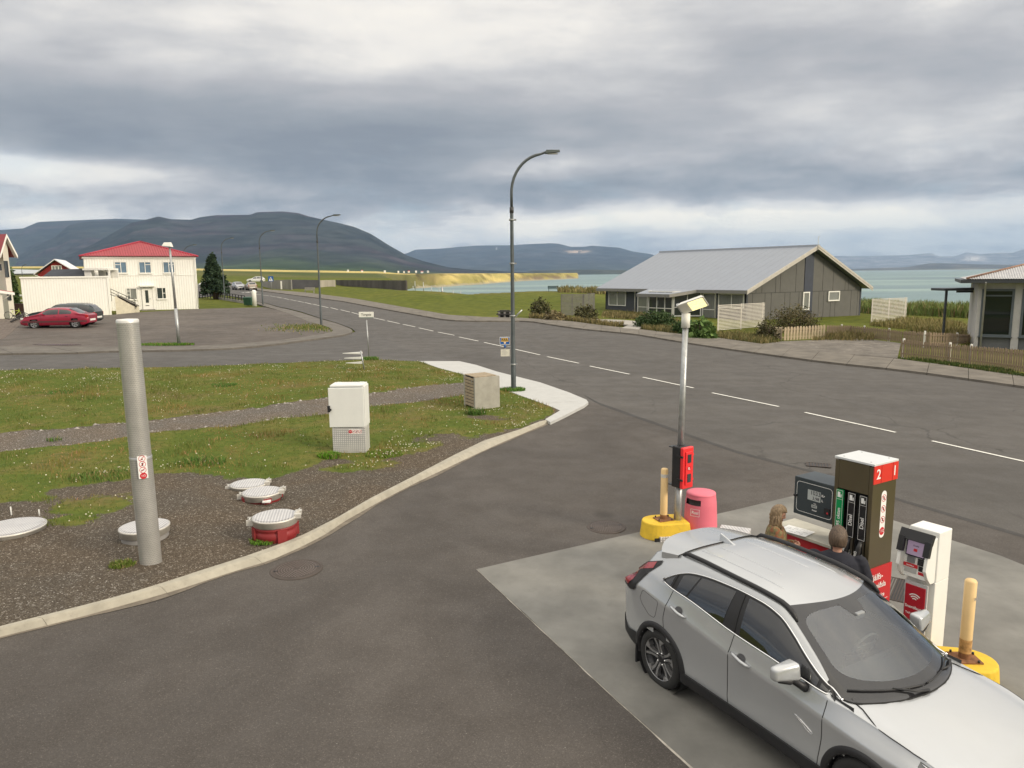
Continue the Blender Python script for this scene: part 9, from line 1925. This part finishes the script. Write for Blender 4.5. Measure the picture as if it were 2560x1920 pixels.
def head_mesh(mb, M, sc=1., female=False):
    n1_, n2_ = 28, 36; vs = []
    for i in range(n1_+1):
        th = math.pi*i/n1_;
        for k in range(n2_):
            ph = 2*math.pi*k/n2_; x, y, z = math.sin(th)*math.cos(ph), math.sin(th)*math.sin(ph), math.cos(th)
            f_ = max(0, x)
            X = x*.098; Y = y*.076; Zq = z*.118
            if z < 0: Y *= 1-.30*(-z)**1.3*(.5+.5*f_); X = X*(1-.22*(-z)**1.5) if x > 0 else X*(1-.45*(-z)**1.3)
            X += .012*max(0, -z)*f_
            nose = math.exp(-((y/.16)**2))*math.exp(-(((z+.16)/.17)**2))*f_; X += .024*nose
            X += .010*math.exp(-((y/.10)**2))*math.exp(-(((z-.10)/.2)**2))*f_
            for ye in (-.42, .42): X -= .012*math.exp(-(((y-ye)/.20)**2)-(((z-.06)/.14)**2))*f_
            X += .006*math.exp(-((y/.28)**2)-(((z+.50)/.09)**2))*f_ - .004*math.exp(-((y/.30)**2)-(((z+.42)/.05)**2))*f_
            vs.append((X*sc, Y*sc, Zq*sc))
    mb.add(vs, [(i*n2_+k, (i+1)*n2_+k, (i+1)*n2_+(k+1) % n2_, i*n2_+(k+1) % n2_) for i in range(n1_) for k in range(n2_)], M=M, smooth=True)
    for s_ in (-1, 1):
        mb.lathe([(0, -.012), (.018, -.008), (.024, 0), (.018, .008), (0, .012)], 12, M=M @ Matrix.Translation((-.005*sc, s_*.078*sc, -.005)) @ Matrix.Rotation(R(90), 4, 'X') @ Matrix.Scale(1.35, 4, (0, 1, 0)), caps=False)
def hand(mb, wrist, dirv, palmn, s_=1., side=1):
    d = Vector(dirv).normalized(); n_ = Vector(palmn); n_ = (n_-d*n_.dot(d)).normalized(); l_ = d.cross(n_)*side; w_ = Vector(wrist)
    c_ = w_+d*.045; vs = []
    mb.tube([w_-d*.02, w_+d*.02, w_+d*.05, w_+d*.085], [.026, .030, .036, .030], 10)
    for k, (o_, L_) in enumerate(((-.030, .062), (-.010, .072), (.010, .068), (.030, .054))):
        b_ = w_+d*.075+l_*o_; mb.tube([b_, b_+d*L_*.45+n_*.006, b_+d*L_*.8+n_*.024, b_+d*L_*.92+n_*.045], [.0105, .010, .009, .0075], 8)
    b_ = w_+d*.03-l_*.030; mb.tube([b_, b_-l_*.022+d*.03+n_*.01, b_-l_*.026+d*.058+n_*.024], [.013, .012, .009], 8)
SKIN = mat('skin', (.50, .27, .19), .55, var=.06, vs=9);
def person(label, loc, rz_, k, cloth, arms, hs=1., hpitch=0., hyaw=0., build=1., female=False):
    o = thing('person', label, 'person', loc, rz_); o.scale = (k,)*3
    HM = Matrix.Translation((.03, 0, 1.60)) @ Matrix.Rotation(hyaw, 4, 'Z') @ Matrix.Rotation(hpitch, 4, 'Y')
    top_m, leg_m, shoe_m, hair_m = cloth
    b = build; sh_w = (.155 if female else .19)*b
    mb = MB(); head_mesh(mb, HM, hs)
    ellrings(mb, [(-.01, 0, 1.38, .055, .065), (.0, 0, 1.44, .052, .055), (.012, 0, 1.50, .050, .050), (.02, 0, 1.56, .052, .050)])
    ellrings(mb, [(0, 0, .86, .10, .15), (0, 0, .95, .105, .155), (0, 0, 1.05, .09, .13), (0, 0, 1.2, .10, .15), (0, 0, 1.33, .10, .16), (0, 0, 1.41, .06, .09)])
    for s_, (el, wr) in zip((-1, 1), arms):
        shd = (0, s_*sh_w, 1.36); limb(mb, [shd, el, wr], [.047*b, .040, .028]); el_, wr_ = Vector(el), Vector(wr); hand(mb, wr_, (wr_-el_), (0, -s_, -.1), side=s_)
        limb(mb, [(0, s_*.09, .90), (.02, s_*.10, .48), (-.01, s_*.10, .09)], [.085, .058, .040]); limb(mb, [(-.01, s_*.10, .06), (.12, s_*.11, .03)], [.035, .030])
    remesh(mb.build('body', SKIN, o), .0075, 3)
    mb = MB(); e = .018
    if female: ellrings(mb, [(0, 0, .80, .165, .22), (0, 0, .92, .165, .22), (0, 0, 1.04, .155, .21), (.01, 0, 1.18, .17, .23), (.01, 0, 1.28, .16, .235), (0, 0, 1.36, .13, .205), (-.01, 0, 1.42, .080, .105), (0, 0, 1.46, .066, .075)])
    else: ellrings(mb, [(0, 0, .86, .155*b, .19*b), (.02, 0, 1.0, .165*b, .195*b), (.01, 0, 1.14, .15*b, .20*b), (-.005, 0, 1.27, .145*b, .215*b), (-.01, 0, 1.36, .120*b, .205*b), (-.015, 0, 1.415, .085*b, .135*b), (-.01, 0, 1.455, .062*b, .078*b)])
    for s_, (el, wr) in zip((-1, 1), arms):
        el_, wr_, shd = Vector(el), Vector(wr), Vector((0, s_*sh_w, 1.355));
        if female: limb(mb, [shd, el_, wr_.lerp(el_, .06)], [.085, .072, .05])
        else: limb(mb, [shd, shd.lerp(el_, .75)], [.066*b, .058*b])
    remesh(mb.build('top' if female else 't_shirt', top_m, o), .012, 5)
    mb = MB(); ellrings(mb, [(0, 0, .80, .12*b, .17*b), (0, 0, .90, .125*b, .17*b), (0, 0, .99, .12*b, .155*b)])
    for s_ in (-1, 1): limb(mb, [(0, s_*.095, .84), (.025, s_*.105, .48), (-.01, s_*.105, .10)], [.105*b, .075, .062])
    remesh(mb.build('trousers', leg_m, o), .014, 4)
    for s_ in (-1, 1): ob = MB(); ellrings(ob, [(.05, s_*.11, .0, .135, .048), (.05, s_*.11, .03, .14, .052), (.03, s_*.11, .07, .11, .048), (-.01, s_*.11, .11, .06, .045)]); ob.build('shoe', shoe_m, o)
    fm = MB()
    for s_ in (-1, 1):
        fm.lathe([(0, -.010), (.010, -.006), (.0125, 0), (.010, .006), (0, .010)], 12, M=HM @ Matrix.Translation((.078*hs, s_*.031*hs, .006*hs)), caps=False)
    fm.build('eyes', mat('eye_white', (.30, .24, .21), .3, var=0), o)
    fm = MB()
    for s_ in (-1, 1): fm.tube([HM @ Vector((.091*hs, s_*.014, .032)), HM @ Vector((.092*hs, s_*.032, .037)), HM @ Vector((.080*hs, s_*.050, .030))], .004, 6)
    fm.build('eyebrows', hair_m, o)
    MB().tube([HM @ Vector((.088*hs, -.024, -.060)), HM @ Vector((.099*hs, 0, -.058)), HM @ Vector((.088*hs, .024, -.060))], .0055, 6).build('lips', mat('lips', (.36, .12, .10), .5, var=0), o)
    return o, HM
def hairmat(nm, a, b_):
    m = bpy.data.materials.new(nm); m.use_nodes = True; t = NT(m.node_tree); bs_ = t.n['Principled BSDF']; co = t.new('ShaderNodeTexCoord').outputs['Object']; mpn = t.new('ShaderNodeMapping'); t.l.new(co, mpn.inputs[0]); mpn.inputs['Scale'].default_value = (60, 60, 7)
    t.l.new(t.ramp(t.noise(mpn.outputs[0], 1.3, 5, .7), [(.35, a), (.65, b_)]), bs_.inputs['Base Color']); bs_.inputs['Roughness'].default_value = .5
    bn = t.new('ShaderNodeBump'); bn.inputs['Strength'].default_value = .9; bn.inputs['Distance'].default_value = .01; t.l.new(t.noise(mpn.outputs[0], 1.3, 4, .7), bn.inputs['Height']); t.l.new(bn.outputs[0], bs_.inputs['Normal']); return m
HB, HBL = hairmat('brown_hair', (.045, .028, .018), (.15, .10, .065)), hairmat('fair_hair', (.12, .075, .04), (.36, .26, .15))
NAVYT = mat('navy_cotton', (.014, .015, .024), .9, var=.2, vs=12); JEAN = mat('dark_jeans', (.03, .04, .06), .9, var=.2, vs=8); SHOE = mat('dark_shoe', (.03, .03, .03), .6, var=0)
m = bpy.data.materials.new('patterned_knit'); m.use_nodes = True; t = NT(m.node_tree); b = t.n['Principled BSDF']; co = t.new('ShaderNodeTexCoord').outputs['Object']
v1 = t.new('ShaderNodeTexVoronoi'); v1.inputs['Scale'].default_value = 24; t.l.new(co, v1.inputs['Vector']); s_ = t.new('ShaderNodeSeparateColor'); t.l.new(v1.outputs['Color'], s_.inputs[0])
c = t.ramp(s_.outputs[0], [(0, (.16, .13, .06)), (.35, (.24, .19, .09)), (.62, (.12, .10, .05)), (.64, (.24, .085, .04)), (1, (.28, .11, .05))], 'CONSTANT'); t.l.new(t.mix(t.step(t.noise(co, 40, 3, .6), .4, .6, 0, .35), c, (.08, .07, .035)), b.inputs['Base Color']); b.inputs['Roughness'].default_value = .95; KNIT = m
MP = PZ(2099, 1334, 1.64); ma, HM = person('person seen from behind in a dark navy T-shirt, short brown hair, facing the fuel pump', (MP.x-.03, MP.y-.03, gz(MP.x, MP.y)+.016), R(62), 1.0, (NAVYT, JEAN, SHOE, HB), [((.03, -.36, 1.09), (.27, -.30, 1.02)), ((.02, .36, 1.09), (.24, .26, .98))], hs=1.24, hpitch=R(14), build=1.36)
mb = MB(); vs = []; n1_, n2_ = 22, 40; hs_ = 1.16
def haircap(mb, HM, hs_, cover, puff=1.13, seed=1., low=-.55):
    vs = []; keep = []
    for i in range(25):
        th = math.pi*i/24
        for k in range(n2_):
            ph = 2*math.pi*k/n2_; x, y, z = math.sin(th)*math.cos(ph), math.sin(th)*math.sin(ph), math.cos(th)
            q = puff+.05*(float(fbm(np.array(x*4+seed), np.array(y*4+z*3), 3))-.5)
            zq = z*.118*(1 if z > 0 else .95); xq = x*.098*(1-.30*max(0, -z)**1.3 if x < 0 else 1); vs.append((xq*q*hs_, y*.077*q*hs_, zq*q*hs_+.003)); keep.append(cover(x, y, z))
    fs = []
    for i in range(24):
        for k in range(n2_):
            f = (i*n2_+k, (i+1)*n2_+k, (i+1)*n2_+(k+1) % n2_, i*n2_+(k+1) % n2_)
            if all(keep[v] for v in f): fs.append(f)
    mb.add(vs, fs, M=HM, smooth=True)
haircap(mb, HM, 1.24, lambda x, y, z: z > (.42 if x > .35 else (-.05 if x > .0 else -.62)) and not (abs(y) > .9 and z < .15 and x > -.1), 1.14); prune(mb)
ho = mb.build('hair', HB, ma); so = ho.modifiers.new('solid', 'SOLIDIFY'); so.thickness = .012; so.offset = -1
WP = PZ(1946, 1283, 1.44); wo2, HMw = person('person with long fair hair in a brown patterned jumper, looking down by the red cabinet', (WP.x-.03, WP.y, gz(WP.x, WP.y)+.016), R(-22), .905, (KNIT, JEAN, SHOE, HBL), [((.03, -.24, 1.06), (.26, -.10, 1.10)), ((.04, .24, 1.05), (.27, .08, 1.12))], hs=1.08, hpitch=R(26), female=True)
mb = MB(); haircap(mb, HMw, 1.08, lambda x, y, z: (z > .50 if x > .45 else z > (-.30 if x > .15 else -.9)) , 1.16, 5.)
ho = prune(mb).build('hair', HBL, wo2); so = ho.modifiers.new('solid', 'SOLIDIFY'); so.thickness = .014; so.offset = -1
mb = MB()
for i in range(46):
    a = R(75)+R(210)*i/45; a += rng.normal(0, .05); rr_ = rng.uniform(.075, .10); x0, y0 = rr_*math.cos(a), rr_*.85*math.sin(a); p0 = HMw @ Vector((x0, y0, rng.uniform(-.02, .05)))
    o_ = Vector((math.cos(a), math.sin(a), 0)); L_ = rng.uniform(.20, .33); w_ = rng.uniform(-.02, .02)
    mb.tube([p0, p0+o_*.02+Vector((w_, -w_, -L_*.35)), p0+o_*.035+Vector((-w_, w_, -L_*.7)), p0+o_*.03+Vector((w_, 0, -L_))], [.016, .018, .015, .004], 6)
mb.build('long_hair', HBL, wo2, kind='stuff')
MB().tube([(.055+.03*math.cos(a), .075*math.sin(a), 1.455-.02*math.cos(a)) for a in np.linspace(-1.9, 1.9, 14)], [.012]*14, 8).build('collar', PR['white'], wo2)
MB().tube([(-.02, -.13, 1.415), (.10, -.09, 1.36), (.165, -.02, 1.22), (.175, .06, 1.06), (.13, .16, .92)], .014, 8).build('bag_strap', mat('strap_red', (.20, .02, .02), .6, var=0), wo2)
MB().box((.12, .20, .88), (.12, .22, .18)).build('shoulder_bag', MT['strap_red'], wo2, bev=.03)
